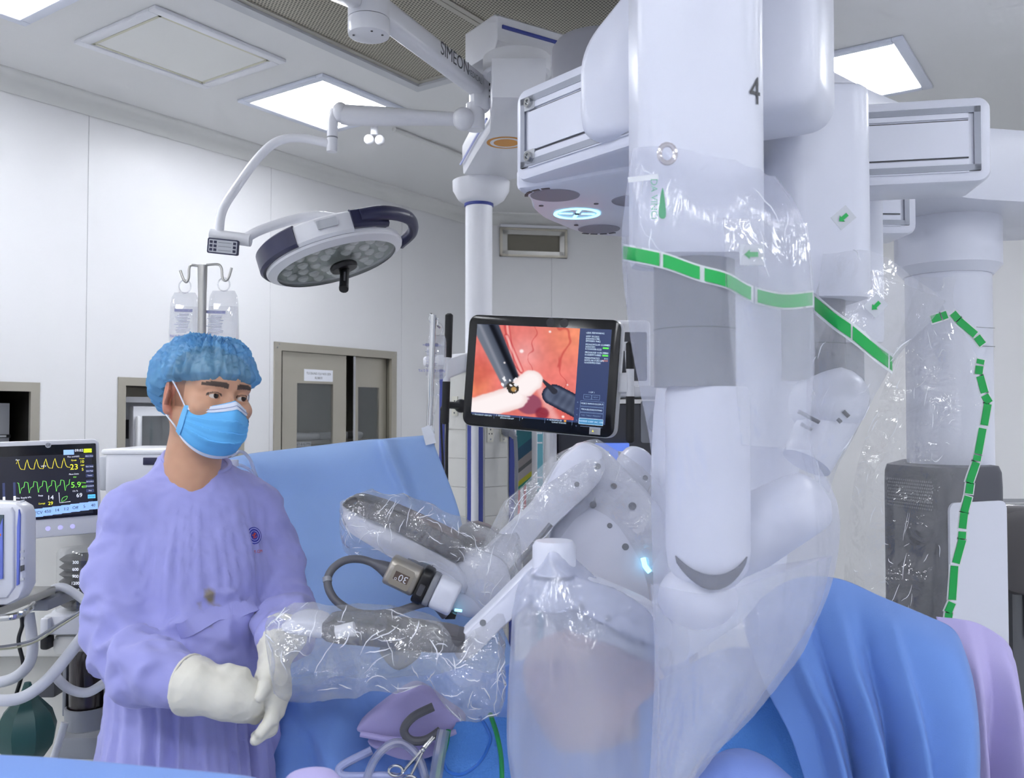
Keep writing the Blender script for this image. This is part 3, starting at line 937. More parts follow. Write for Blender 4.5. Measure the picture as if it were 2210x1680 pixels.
# socket tower, turned 45 degrees
T0 = V((A(1025, 900, 3.82).x, 3.82, 0))
for nm_, dr2, sgn in (('left', V((-.735, .68, 0)), -1), ('right', V((.705, .71, 0)), 1)):
    pass
dl2, dr2 = V((-.72, .69, 0)).normalized(), V((.70, .71, 0)).normalized()
tb = MB()
L1, L2 = .225, .24
cs = [T0, T0 + dr2 * L2, T0 + dr2 * L2 + dl2 * L1, T0 + dl2 * L1]
tb.loft([[c + V((0, 0, .35)) for c in cs], [c + V((0, 0, 1.76)) for c in cs]])
tb.build('tower_body', mat('tower_cream', '#d9d8d2', .45), e, 20)
MB().rbox((cs[0] + cs[2]) / 2 + V((0, 0, 1.785)), (.36, .34, .05), .015, rz=R(45)).build('tower_top', M_WHITE, e)
for dd_, L_, face in ((dl2, L1, 'l'), (dr2, L2, 'r')):
    nn = V((dd_.y, -dd_.x, 0)); nn = nn if nn.y < 0 else -nn
    ux = dd_ if face == 'r' else -dd_
    for z in [0.42 + .125 * k for k in range(11)]:
        plate(T0 + dd_ * (L_ * .5 + .005) + V((0, 0, z)), ux, (0, 0, 1), L_ * .58, .122, .004, .003).build('tower_panel', mat('tower_panel_cream', '#dcdbd6', .4), e)
    for k in (.115, .925):
        plate(T0 + dd_ * (L_ * k) + V((0, 0, 1.06)), ux, (0, 0, 1), .03, 1.38, .006, .003).build('blue_strip', M_BLUE, e)
MB().cyl(T0 + V((0, -.004, .36)), T0 + V((0, -.004, 1.75)), .016, n=16).build('corner_tube', M_WHITE, e)
nr = V((dr2.y, -dr2.x, 0)); nr = nr if nr.y < 0 else -nr
def outlet(c, ux):
    s = plate(c, ux, (0, 0, 1), .036, .085, .004, .003).build('socket', mat('socket_ivory', '#e4e2d6', .4), e)
    n = V(ux).cross(V((0, 0, 1)))
    for x, z in ((0, .022), (0, .012), (-.008, -.006), (.008, -.006)):
        plate(c + n * .004 + V(ux) * x + V((0, 0, z)), ux, (0, 0, 1), .005, .006, .0008).build('socket_slot', M_BLACK, s)
    MB().cyl(c + n * .004 + V((0, 0, -.03)), c + n * .006 + V((0, 0, -.03)), .004, n=10).build('socket_screw', M_CHROME, s)
outlet(T0 + dr2 * .085 + nr * .0045 + V((0, 0, 1.47)), dr2)
outlet(T0 + dr2 * .165 + nr * .0045 + V((0, 0, 1.47)), dr2)
nl = V((dl2.y, -dl2.x, 0)); nl = nl if nl.y < 0 else -nl
outlet(T0 + dl2 * .055 + nl * .0045 + V((0, 0, 1.585)), -dl2)
outlet(T0 + dl2 * .12 + nl * .0045 + V((0, 0, 1.585)), -dl2)
# mains plugs in the tower
g0 = T0 + dr2 * .165 + nr * .012 + V((0, 0, 1.475))
e2 = thing('grey_power_plug', 'grey angled mains plug hanging from the pendant socket', 'plug', g0)
MB().ball(g0 + nr * .018, (.024, .024, .026)).build('plug_body', M_GREY, e2)
pp = spline([g0 + nr * .02, g0 + nr * .03 + V((.02, 0, -.02)), g0 + nr * .03 + V((.03, 0, -.07)), g0 + nr * .03 + V((.032, 0, -.3)), g0 + nr * .02 + V((.02, 0, -.8))], 6)
MB().tube(pp, [.017] * 6 + [.013] * 3 + [.008] * (len(pp) - 9), 10).build('cable', M_GREY, e2)
g1 = T0 + dl2 * .062 + nl * .012 + V((0, 0, 1.585))
e2 = thing('black_power_plug', 'black mains plug with a cable in the pendant tower socket', 'plug', g1)
MB().ball(g1 + nl * .012, (.03, .02, .03)).build('plug_body', M_BLACK, e2)
pp = spline([g1 + nl * .02, g1 + nl * .03 + V((-.05, -.02, 0)), g1 + nl * .03 + V((-.07, -.02, -.04)), g1 + nl * .03 + V((-.065, -.02, -.2)), g1 + nl * .02 + V((-.05, 0, -.7))], 6)
MB().tube(pp, [.016] * 7 + [.01] * 4 + [.005] * (len(pp) - 11), 10).build('cable', M_BLACK, e2)

# ================================================================== VISION CART WITH TOUCH MONITOR
ML, MRt = A(1004, 798, 3.27), A(1334, 819, 3.05)
MO = (ML + MRt) / 2
mux = (MRt - ML).normalized(); mw = (MRt - ML).length
muy = (V((0, 0, 1)) - mux * mux.z).normalized()
mn = mux.cross(muy)                      # towards the viewer
mh = .412
e = thing('touch_monitor', 'black framed monitor showing a keyhole surgery picture with tissue and gauze', 'monitor', MO - V((0, 0, mh / 2)))
MB().prism(rrect(mw, mh, .035, 8), MO - mn * .05, mux, muy, mn, .043, .006).build('back_shell', M_WHITE, e, 40)
MB().prism(rrect(mw - .006, mh - .006, .033, 8), MO - mn * .008, mux, muy, mn, .008, .002).build('bezel', mat('monitor_bezel_gloss', '#0d0e13', .12), e, 40)
def S(x, y, l=0.0):                      # monitor fraction (0..1 from the left, 0..1 from the top)
    return MO + mux * ((x - .5) * mw) + muy * ((.5 - y) * mh) + mn * l
M_SCR = mat('screen_panel_blue', '#1c2747', .3, emit='#2a3a66', estr=.75)
scr = plate(S(.5015, .489), mux, muy, mw * .877, mh * .80, .0008).build('screen', M_SCR, e)
# picture
x0, x1, y0, y1 = .063, .743, .09, .872
NX, NY = 170, 130
def mixc(a, b, t):
    t = max(0.0, min(1.0, t)); return tuple(a[i] + (b[i] - a[i]) * t for i in range(3))
def seg(px, py, ax, ay, bx, by):
    dx, dy = bx - ax, by - ay
    t = max(0, min(1, ((px - ax) * dx + (py - ay) * dy) / (dx * dx + dy * dy)))
    return math.hypot(px - ax - t * dx, py - ay - t * dy), t
def sst(a, b, x):
    t = max(0, min(1, (x - a) / (b - a))); return t * t * (3 - 2 * t)
def picture(s, t):
    X, Y_ = s * 1.13, t
    n1 = noise.noise(V((X * 3, Y_ * 3, 1))); n2 = noise.noise(V((X * 9, Y_ * 9, 4))); n3 = noise.noise(V((X * 22, Y_ * 22, 7)))
    c = mixc((226, 104, 98), (240, 138, 92), sst(.45, 1.0, s) * sst(.6, 0, t))
    c = mixc(c, (236, 168, 172), .8 * math.exp(-(((s - .5) / .16) ** 2 + ((t - .32) / .2) ** 2)))
    c = mixc(c, (232, 128, 62), .75 * sst(.3, 0, s) * sst(.35, .55, t) * sst(.95, .7, t))
    c = mixc(c, (196, 52, 50), .55 * sst(.65, 1, t) * sst(.5, .9, s))
    c = mixc(c, (180, 48, 44), .6 * sst(.28, .1, abs(s - .04) + abs(t - .52)))
    c = mixc(c, (232, 152, 142), .38)
    c = tuple(v * (1 + .07 * n1 + .05 * n2 + .04 * n3) for v in c)
    v = abs(noise.noise(V((X * 3.2 + 3, Y_ * 2.4, 9)) + V((.15 * n2, .15 * n1, 0))))
    c = mixc(c, (176, 52, 56), .5 * sst(.035, 0, v) * sst(.25, .45, s + .3 * (1 - t)))
    for ax, ay, bx, by in ((.3, 0, .38, .45), (.38, .45, .52, .6), (.3, .12, .47, .5)):
        d, _ = seg(s, t, ax, ay, bx, by)
        c = mixc(c, (246, 188, 184), .7 * sst(.018, 0, d)); c = mixc(c, (186, 60, 66), .5 * sst(.012, 0, abs(d - .02)))
    d, _ = seg(s, t, .63, .62, .82, 1.0)
    c = mixc(c, (238, 178, 176), .75 * sst(.07, .01, d + .02 * n2))
    d = math.hypot((s - .57) / 1.1, t - .86)
    c = mixc(c, (150, 78, 100), sst(.125, .10, d + .01 * n2)); c = mixc(c, (245, 225, 235), .9 * sst(.03, 0, math.hypot(s - .55, t - .8)))
    d = math.hypot(s - .7, t - .95); c = mixc(c, (128, 40, 60), .8 * sst(.08, .05, d))
    # right instrument
    d, k = seg(s, t, 1.06, .87, .8, .74); w_ = .115
    if d < w_:
        lite = .5 + .5 * math.sin(k * 26)
        c = mixc(mixc((70, 78, 100), (104, 114, 138), sst(.0, .09, d) * .4 + .35 * lite), (36, 40, 60), sst(.07, .115, d))
    d, k = seg(s, t, .8, .70, .67, .575)
    c = mixc(c, (52, 54, 66), sst(.035 - .022 * k, .028 - .022 * k, d))
    # left instrument
    d, k = seg(s, t, .03, -.1, .42, .72); w_ = .145 - .045 * k
    if d < w_:
        side_ = ((s - .03) * .82 - (t + .1) * .39) / .9
        base = mixc((62, 68, 84), (128, 136, 150), sst(.08, -.08, side_) * .75)
        base = mixc(base, (24, 26, 34), sst(.02, .05, side_) * sst(.11, .06, side_))
        base = mixc(base, (150, 152, 165), .6 * sst(.03, 0, abs(side_ + .05)))
        c = mixc(base, c, sst(w_ - .02, w_, d))
    d = math.hypot(s - .40, t - .70); c = mixc(c, (58, 54, 50), sst(.085, .06, d)); c = mixc(c, (190, 150, 96), sst(.035, .02, math.hypot(s - .41, t - .71)))
    if n3 > .25 and math.hypot(s - .38, t - .64) < .1: c = (235, 235, 240)
    # gauze
    d, k = seg(s, t, .57, .60, .50, .68); g = sst(.125, .105, d + .008 * n3)
    d2, k2 = seg(s, t, .42, .80, -.08, 1.02); g2 = sst(.14, .12, d2 + .008 * n3)
    d3, _ = seg(s, t, .5, .68, .40, .80); g3 = sst(.07, .05, d3)
    gz = mixc((250, 240, 240), (226, 190, 186), .45 * sst(.06, .13, min(d, d2)))
    if not (math.hypot(s - .40, t - .70) < .06): c = mixc(c, gz, max(g, g2, g3))
    for hx, hy, hr in ((.46, .28, .03), (.72, .05, .018), (.92, .62, .012), (.9, .97, .02), (.3, .42, .015)):
        c = mixc(c, (255, 246, 246), .9 * sst(hr, hr * .3, math.hypot(s - hx, t - hy)))
    return c
def s2l(v):
    v = max(0, min(255, v)) / 255
    return v / 12.92 if v <= .04045 else ((v + .055) / 1.055) ** 2.4
mb = MB().grid([[S(x0 + (x1 - x0) * j / (NX - 1), y0 + (y1 - y0) * i / (NY - 1), .0012) for j in range(NX)] for i in range(NY)])
me = mb.mesh('video_picture', None, False)
ca = me.color_attributes.new('Col', 'FLOAT_COLOR', 'POINT')
fl = []
for i in range(NY):
    for j in range(NX):
        c = picture(j / (NX - 1), i / (NY - 1)); fl += [s2l(c[0]), s2l(c[1]), s2l(c[2]), 1]
ca.data.foreach_set('color', fl)
M_VID = bpy.data.materials.new('video_picture'); M_VID.use_nodes = True
nt = M_VID.node_tree; nt.nodes.clear()
at_ = nt.nodes.new('ShaderNodeAttribute'); at_.attribute_name = 'Col'
em = nt.nodes.new('ShaderNodeEmission'); em.inputs['Strength'].default_value = .95
oo = nt.nodes.new('ShaderNodeOutputMaterial'); nt.links.new(at_.outputs['Color'], em.inputs['Color']); nt.links.new(em.outputs[0], oo.inputs[0])
M_VID.cycles.emission_sampling = 'NONE'
link('video_picture', me, M_VID, scr)
M_TX = mat('screen_text', '#cfe4f2', .5, emit='#cfe4f2', estr=.7)
M_TXD = mat('screen_text_dim', '#6f86a8', .5, emit='#6f86a8', estr=.6)
M_TXG = mat('screen_green', '#58d84a', .5, emit='#58d84a', estr=.8)
M_TXO = mat('screen_orange', '#e89a3c', .5, emit='#e89a3c', estr=.8)
def st(b, x, y, sz, m_=M_TX, al='LEFT'):
    text('screen_text', b, sz, S(x, y, .0016), mux, muy, m_, scr, al)
for b, y in (('USES REMAINING', .125), ('8MM 30 DEG', .155), ('ENDOSCOPE', .175), ('SP990001-9462', .195), ('MONOPOLAR CURVED', .223), ('SCISSORS', .243), ('K10240508-0223', .262),
             ('PROGRASP FORCEPS', .29), ('K10280915-0882', .31), ('FENESTRATED', .337), ('BIPOLAR FORCEPS', .357), ('N10290903-0061', .377)):
    st(b, .785, y, .0085)
for b, y in (('6/10', .223), ('13/18', .29), ('9/14', .337)):
    st(b, .93, y, .0075, M_TX, 'RIGHT')
for y, m_ in ((.247, M_TXG), (.31, M_TXG), (.353, mat('screen_dull_red', '#a06a70', .5, emit='#a06a70', estr=.5))):
    plate(S(.912, y, .0014), mux, muy, .021, .0055, .0003).build('use_bar', m_, scr)
st('1 OF 1', .845, .625, .008, M_TX, 'CENTER')
def box_outline(x, y, w_, h_, m_, nm='button_outline', th=.0012):
    mb = MB()
    for ox, oy, a, b in ((0, h_ / 2, w_, th), (0, -h_ / 2, w_, th), (w_ / 2, 0, th, h_), (-w_ / 2, 0, th, h_)):
        q = quad(S(x, y, .0015) + mux * ox + muy * oy, mux, muy, a, b)
        mb.add(q, [(0, 1, 2, 3)])
    mb.build(nm, m_, scr, None, False)
box_outline(.82, .665, .028, .016, M_TXD); box_outline(.872, .665, .028, .016, M_TXD)
st('PREV', .82, .665, .007, M_TXD, 'CENTER'); st('NEXT', .872, .665, .007, M_TXD, 'CENTER')
for b, y, m_ in (('VIDEO INPUT/OUTPUT', .722, M_TX), ('TROUBLESHOOTING', .772, M_TX), ('NO TABLE PRESENT', .822, M_TXD)):
    box_outline(.852, y, .085, .018, M_TXD); st(b, .852, y, .008, m_, 'CENTER')
plate(S(.852, .872, .0012), mux, muy, .086, .019, .0003).build('button', mat('screen_button_blue', '#3f7fa8', .4, emit='#3f7fa8', estr=.7), scr)
box_outline(.852, .872, .087, .02, M_TX); st('PATIENT CART INC. USE', .852, .872, .008, M_TX, 'CENTER')
plate(S(.855, .915, .0012), mux, muy, .08, .0012, .0003).build('slider', M_TXD, scr)
for y in (.715, .768, .82, .868, .915):
    st('o', .762, y, .009, M_TXD, 'CENTER')
for x, b1, b2 in ((.075, '1  PROGRASP FORCEPS', ''), (.235, '2  FENESTRATED', 'BIPOLAR FORCEPS'), (.41, '3', ''), (.575, '4  MONOPOLAR', 'CURVED SCISSORS')):
    st(b1, x, .885 if b2 else .892, .0075); 
    if b2: st(b2, x + .03, .903, .0065)
for x in (.222, .395, .56, .735):
    plate(S(x, .893, .0012), mux, muy, .001, .018, .0003).build('divider', M_TXD, scr)
plate(S(.69, .883, .0012), mux, muy, .008, .006, .0003).build('warning_mark', M_TXO, scr)
MB().add([S(.862, .955, .0015), S(.874, .955, .0015), S(.868, .935, .0015)], [(0, 1, 2)]).build('warning_mark', mat('screen_yellow', '#f0e060', .5, emit='#f0e060', estr=.8), scr, None, False)
plate(S(.88, .96 - .015), mux, muy, .04, .026, .0007).build('sticker', M_GREYW, e)
for k in range(4):
    plate(S(.875, .936 + .012 * k, .001), mux, muy, .03, .0012, .0002).build('sticker_print', M_GREY, e)
for x in (.55, .64):
    MB().lathe([(.001, .0006), (.0155, .0006), (.016, 0)], S(x, .05), Matrix((mux, muy, mn)).transposed(), 24).build('camera_lens', mat('lens_smoke', '#23242b', .1), e)
# grab handles either side
for px_, Yh, y_, zsgn in ((965, 3.28, (677, 772, 824, 916), -1), (1360, 3.04, (738, 797, 856, 956), 1)):
    a, b_, c, d_ = [A(px_ + (3 - 2 * i if zsgn < 0 else 0) * 1.5, y_[i], Yh) for i in range(4)]
    hdl = MB().tube([a, a + V((0, 0, -.006)), b_], [.008, .0145, .0145], 18).build('grip', M_RUBBER, e)
    MB().tube([b_, c], .0135, 18).build('grip_clamp', M_WHITE, e)
    MB().tube([c, d_ + V((0, 0, .006)), d_], [.0145, .0145, .008], 18).build('grip', M_RUBBER, e)
    m_ = (b_ + c) / 2
    tgt = S(.0 if zsgn < 0 else 1.0, .42 if zsgn < 0 else .53) - mn * .03
    dv = (tgt - m_)
    MB().prism(rrect(.03, .07, .008, 3), m_, V((dv.y, -dv.x, 0)).normalized(), (0, 0, 1), dv.normalized(), dv.length + .03).build('grip_bracket', M_WHITE, e)
pp = spline([A(965, 914, 3.28), A(964, 1000, 3.3), A(966, 1150, 3.32), A(980, 1500, 3.4)], 6)
MB().tube(pp, .006, 8).build('cable', M_RUBBER, e)
# cart under the monitor
vx = A(1300, 900, 3.45).x; 
e3 = thing('vision_cart', 'white and dark grey equipment cart standing behind the monitor', 'equipment cart', (.42, 3.62, 0))
vc = V((.44, 3.62, 0))
MB().rbox(vc + V((0, 0, .13)), (.62, .56, .14), .03).build('base', M_WHITE, e3)
for sx in (-1, 1):
    MB().rbox(vc + V((.285 * sx, 0, .9)), (.03, .52, 1.42), .012).build('side_panel', M_WHITE, e3)
    for sy in (-1, 1):
        MB().lathe([(.001, -.02), (.05, -.02), (.055, -.012), (.055, .012), (.05, .02), (.001, .02)], vc + V((.24 * sx, .2 * sy, .056)), rotM('Y', 90), 20).build('caster', M_DGREY, e3)
MB().rbox(vc + V((0, 0, 1.635)), (.62, .54, .045), .015).build('top_shelf', M_WHITE, e3)
MB().rbox(vc + V((0, .2, 1.8)), (.3, .1, .3), .02).build('monitor_mast', M_WHITE, e3)
beam(vc + V((-.1, .16, 1.72)), MO - mn * .05, .05, .06, .012).build('monitor_arm', M_WHITE, e3)
for z, h in ((1.47, .24), (1.2, .22), (.95, .22), (.6, .4)):
    MB().rbox(vc + V((0, 0.02, z)), (.53, .5, h), .012).build('equipment_box', M_DGREY, e3)
bs = MB().rbox(vc + V((-.06, -.235, 1.395)), (.13, .02, .09), .004).build('status_screen', mat('status_blue', '#5f7fd8', .3, emit='#5f7fe0', estr=.7), e3)
for dx in (-.02, .03):
    plate(vc + V((-.06 + dx, -.2455, 1.40)), (1, 0, 0), (0, 0, 1), .016, .018, .0006).build('status_icon', M_PAPER, bs)
for z, r_ in ((1.52, .055), (1.34, .03)):
    MB().lathe([(.001, 0), (r_, 0), (r_ * .92, .012), (.001, .012)], vc + V((.13, -.23, z)), rotM('X', 90), 26).build('connector_ring', M_BLACK, e3)
plate(vc + V((.13, -.231, 1.52)), (1, 0, 0), (0, 0, 1), .16, .16, .002, .01).build('connector_plate', M_GREY, e3)
for z in (1.3, 1.42, 1.56):
    plate(vc + V((.287, -.261, z)), (1, 0, 0), (0, 0, 1), .01, .07, .003, .003).build('cable_clip', M_WHITE, e3)
# a wand standing on the cart behind the right grip
e4 = thing('white_wand', 'slim white wand in a holder behind the right hand grip of the monitor', 'wand', A(1353, 800, 3.4))
MB().tube([A(1354, 800, 3.4), A(1351, 757, 3.4)], [.006, .0045], 10).build('stem', M_WHITE, e4)
MB().rbox(A(1351, 748, 3.4), (.02, .015, .035), .004).build('head', M_WHITE, e4)
MB().rbox(A(1368, 770, 3.46), (.1, .03, .19), .006).build('dark_slot', M_DGREY, e4)

# shelf trolley with binders, left of the cart
e = thing('shelf_trolley', 'white shelf trolley with upright posts between the pendant and the cart', 'trolley', (.12, 4.45, 0))
tY = 4.35
def tx(px): return (px - CX) / F_PX * tY
for px in (1152, 1180):
    MB().rbox((tx(px), tY, .8), (.034 if px < 1160 else .03, .03, 1.6), .006).build('post', M_WHITE, e)
    MB().rbox((tx(px), tY + .35, .8), (.03, .03, 1.6), .006).build('post', M_WHITE, e)
MB().rbox((tx(1250), tY, .8), (.03, .03, 1.6), .006).build('post', M_WHITE, e)
MB().rbox((tx(1250), tY + .35, .8), (.03, .03, 1.6), .006).build('post', M_WHITE, e)
MB().box((tx(1165), tY + .3, .8), (.05, .01, 1.4)).build('teal_panel', mat('teal_sheet', '#6fb3c4', .5), e)
MB().box((tx(1214), tY + .2, .8), (.16, .01, 1.4)).build('back_panel', M_GREYW, e)
for k in range(9):
    MB().cyl((tx(1203), tY + .193, 1.55 - k * .05), (tx(1203), tY + .2, 1.55 - k * .05), .006, n=8).build('panel_hole', M_DGREY, e)
MB().rbox((tx(1196), tY, 1.2), (.09, .36, .02), .004).build('shelf', M_WHITE, e)
for z in (.3, .75):
    MB().rbox((tx(1185), tY + .17, z), (.36, .38, .02), .004).build('shelf', M_WHITE, e)
for z in (1.45, 1.40, 1.22, 1.17):
    plate((tx(1168), tY + .29, z), (1, 0, 0), (0, 0, 1), .03, .008, .001).build('panel_label', M_PAPER, e)
# leaning brochure and the binders below it
O = A(1131, 985, 4.3)
lx = V((.85, 0, .53)).normalized(); ly = V((-.53, 0, .85)).normalized()
e = thing('brochure_holder', 'green and grey brochure leaning in a rack beside the pendant tower', 'brochure', O - V((0, 0, .2)))
sx_ = V((1, 0, 0)); sz_ = V((0, 0, 1))
w0 = .075
for k, (z0, z1, col) in enumerate(((.16, .06, '#2f6f7c'), (.06, -.0, '#2a4f6a'), (-.0, -.04, '#8f8a8c'), (-.04, -.06, '#5d5f62'), (-.06, -.1, '#a6a1a4'), (-.1, -.125, '#b9b83c'), (-.125, -.145, '#2f8a78'))):
    c0 = O + V((0, 0, z0)); c1 = O + V((0, 0, z1))
    sl = .06
    MB().add([c0 + V((-w0 * .5, 0, -sl * .5)), c0 + V((w0 * .5, 0, sl * .5)), c1 + V((w0 * .5, 0, sl * .5)), c1 + V((-w0 * .5, 0, -sl * .5)),
              c0 + V((-w0 * .5, .004, -sl * .5)), c0 + V((w0 * .5, .004, sl * .5)), c1 + V((w0 * .5, .004, sl * .5)), c1 + V((-w0 * .5, .004, -sl * .5))],
             [(0, 1, 2, 3), (7, 6, 5, 4), (0, 4, 5, 1), (2, 6, 7, 3), (0, 3, 7, 4), (1, 5, 6, 2)]).build('colour_band', mat('brochure_%d' % k, col, .4), e, 20)
for k, (px, lab) in enumerate(((1120, 'narrow binder with a red spine label, next to the pendant'), (1133, 'binder with a red numbered spine label, away from the pendant'), (1140, 'thin plain grey binder at the trolley post'))):
    b = A(px, 1060, 4.32)
    t = thing('ring_binder', lab, 'binder', (b.x, b.y, .77), 0, 'binders on the trolley')
    MB().rbox((b.x, b.y + .1, 1.0), (.018, .2, .42), .003).build('cover', mat('binder_grey', '#b9bcbf', .5), t)
    if k < 2:
        plate((b.x, b.y, 1.14), (1, 0, 0), (0, 0, 1), .012, .18, .001).build('spine_label', mat('label_red', '#d9524c', .5), t)
tag(MB().rbox((A(1132, 1100, 4.42).x, 4.42, .765), (.09, .24, .02), .004).build('binder_shelf', M_WHITE), 'narrow white shelf holding the ring binders', 'shelf')


# ================================================================== DRIP STANDS
M_BAG = film('drip_bag_film', '#e6eaf6', .22, .10, .08, (10, .3, .004), translucent=.6)
M_FLUID = film('saline', '#dfe3ee', .10, .05, .03, (2, 0, 0), translucent=.7)
M_BAGINK = mat('bag_print_violet', '#6a6bb4', .6); M_BAGINK2 = mat('bag_print_grey', '#a9acc6', .6)
def drip_bag(label, cx, ytop, ybot, w, Y, lean=0.0, inkside=0.0, group='saline bags on the tall stand'):
    top, bot = A(cx, ytop, Y), A(cx - lean, ybot, Y)
    e = thing('drip_bag', label, 'drip bag', bot, 0, group)
    h = (top - bot).length
    ww = w / F_PX * Y
    rs = []
    for t, sx, sy in ((0, .55, .25), (.03, .8, .5), (.1, .97, .9), (.3, 1, 1), (.6, .97, .9), (.8, .95, .7), (.92, .9, .4), (1, .72, .12)):
        c = bot.lerp(top, t)
        rs.append([c + V((x * sx, y * sy, 0)) for x, y in rrect(ww, .05, .022, 4)])
    MB().loft(rs).build('pouch', M_BAG, e, 60)
    rs = []
    for t, sx, sy in ((.03, .6, .4), (.1, .93, .82), (.3, .95, .92), (.6, .93, .8), (.76, .92, .7)):
        c = bot.lerp(top, t)
        rs.append([c + V((x * sx, y * sy, 0)) for x, y in rrect(ww, .05, .022, 4)])
    MB().loft(rs).build('saline', M_FLUID, e, 60)
    MB().tube([top + V((.017 * math.cos(a), 0, .018 + .019 * math.sin(a))) for a in [2 * math.pi * k / 16 for k in range(17)]], .002, 6).build('hanger_loop', M_BAG, e)
    # printed panel, hung upside down
    O = bot.lerp(top, .46) + V((-inkside, -.0275, 0))
    ux, uy = V((-1, 0, .03)), V((-.03, 0, -1))
    def row(s, sz, dz, m_, b=0): text('bag_lettering', s, sz, O + V((0, 0, dz)), ux, uy, m_, e, lift=.0005)
    pw = ww * .62
    row('Natri Clorid 0,9%', .0105, -.034, M_BAGINK)
    row('500 ml', .007, -.043, M_BAGINK2)
    for k in range(13):
        MB().add(quad(O + V((.01 * ((k * 37) % 5 - 2) / 5 - .002, 0, -.022 + k * .0042)), ux, uy, pw * (.55 + .08 * ((k * 7) % 4)), .0016), [(0, 1, 2, 3)]).build('bag_print_line', M_BAGINK2, e, None)
    MB().add(quad(O + V((0, -.0003, .039)), ux, uy, pw, .009), [(0, 1, 2, 3)]).build('bag_print_band', M_BAGINK2, e, None)
    row('DD TIEM TRUYEN', .0065, .039, M_BAGINK)
    return e
def stand_base(e, x, y, z=.04):
    for k in range(5):
        a = R(72 * k + 20)
        MB().tube([(x, y, .1), (x + .28 * math.cos(a), y + .28 * math.sin(a), .06)], .014, 10).build('foot', M_CHROME, e)
        MB().lathe([(.001, -.012), (.03, -.012), (.03, .012), (.001, .012)], (x + .28 * math.cos(a), y + .28 * math.sin(a), .03), rotM('Y', 90), 16).build('caster', M_DGREY, e)
pY = 2.5
p = A(437, 580, pY)
e = thing('drip_stand', 'steel drip stand with two hooks behind the man in the cap', 'drip stand', (p.x, p.y, 0))
MB().tube([(p.x, p.y, .1), (p.x, p.y, p.z - .07), (p.x, p.y, p.z - .055), (p.x, p.y, p.z + .01)], [.0115, .0115, .0125, .0135], 18).build('pole', M_STEEL, e)
for pts_ in ([(428, 574), (412, 573), (408, 582), (407, 600), (402, 609), (396, 603), (389, 584)], [(446, 572), (470, 571), (478, 580), (480, 600), (486, 606), (493, 600), (500, 578)]):
    MB().tube(spline([A(a, b, pY) for a, b in pts_], 5), .0036, 10).build('hook', M_STEEL, e)
stand_base(e, p.x, p.y)
drip_bag('saline bag hanging to the left of the tall drip stand pole', 399, 632, 762, 62, 2.53, 3, -.008)
drip_bag('saline bag hanging to the right of the tall drip stand pole', 483, 628, 772, 66, 2.53, 2, .012)
p = A(934, 685, 2.5)
e = thing('screen_stand', 'thin steel drip stand holding up the corner of the blue screen drape', 'drip stand', (p.x, p.y, 0))
pt, pb_ = A(935, 680, 2.5), A(924, 1000, 2.5); pb2 = V((pb_.x, pb_.y, .1))
MB().tube([pt, pb_, pb2], .0085, 14).build('pole', M_CHROME, e)
MB().tube(spline([A(935, 682, 2.5), A(930, 678, 2.5), A(927, 690, 2.5), A(931, 697, 2.5)], 5), .003, 8).build('hook', M_CHROME, e)
MB().tube(spline([A(936, 682, 2.5), A(944, 690, 2.5), A(944, 702, 2.5), A(950, 708, 2.5)], 5), .003, 8).build('hook', M_CHROME, e)
stand_base(e, pb2.x, pb2.y)
drip_bag('saline bag hanging on the thin stand beside the monitor grip', 943, 724, 820, 44, 2.545, 3, .01, 'bags on the thin stand')
e = thing('drip_chamber', 'clear drip chamber and line under the bag on the thin stand', 'drip line', A(945, 860, 2.55))
MB().tube([A(946, 822, 2.55), A(944, 832, 2.55), A(943, 850, 2.55), A(942, 858, 2.55)], [.003, .008, .008, .003], 12).build('chamber', M_BAG, e)
MB().tube(spline([A(942, 858, 2.55), A(940, 885, 2.55), A(936, 905, 2.55), A(938, 990, 2.56)], 6), .002, 6).build('line', M_BAG, e)

# ================================================================== SURGICAL ROBOT (one machine: cart, boom and four arms)
def pxprism(P, Y, depth, bev=.012, back=True):
    """block whose outline is given by photo pixels at depth Y, reaching away from the camera"""
    pts3 = [A(x, y, Y) for x, y in P]
    poly = [(p.x, p.z) for p in pts3]
    return MB().prism(poly, (0, Y, 0), (1, 0, 0), (0, 0, 1), (0, 1, 0), depth, bev)
def smooth_poly(P, n=4):
    Q = [V((x, y, 0)) for x, y in P]
    out = []
    m = len(Q)
    for i in range(m):
        p0, p1, p2, p3 = Q[i - 1], Q[i], Q[(i + 1) % m], Q[(i + 2) % m]
        for k in range(n):
            t = k / n
            q = 0.5 * ((2 * p1) + (p2 - p0) * t + (2 * p0 - 5 * p1 + 4 * p2 - p3) * t * t + (3 * p1 - p0 - 3 * p2 + p3) * t ** 3)
            out.append((q.x, q.y))
    return out
rob = thing('surgical_robot', 'white four-armed surgical robot cart with overhead boom and draped arms', 'surgical robot', (1.47, 3.0, 0))
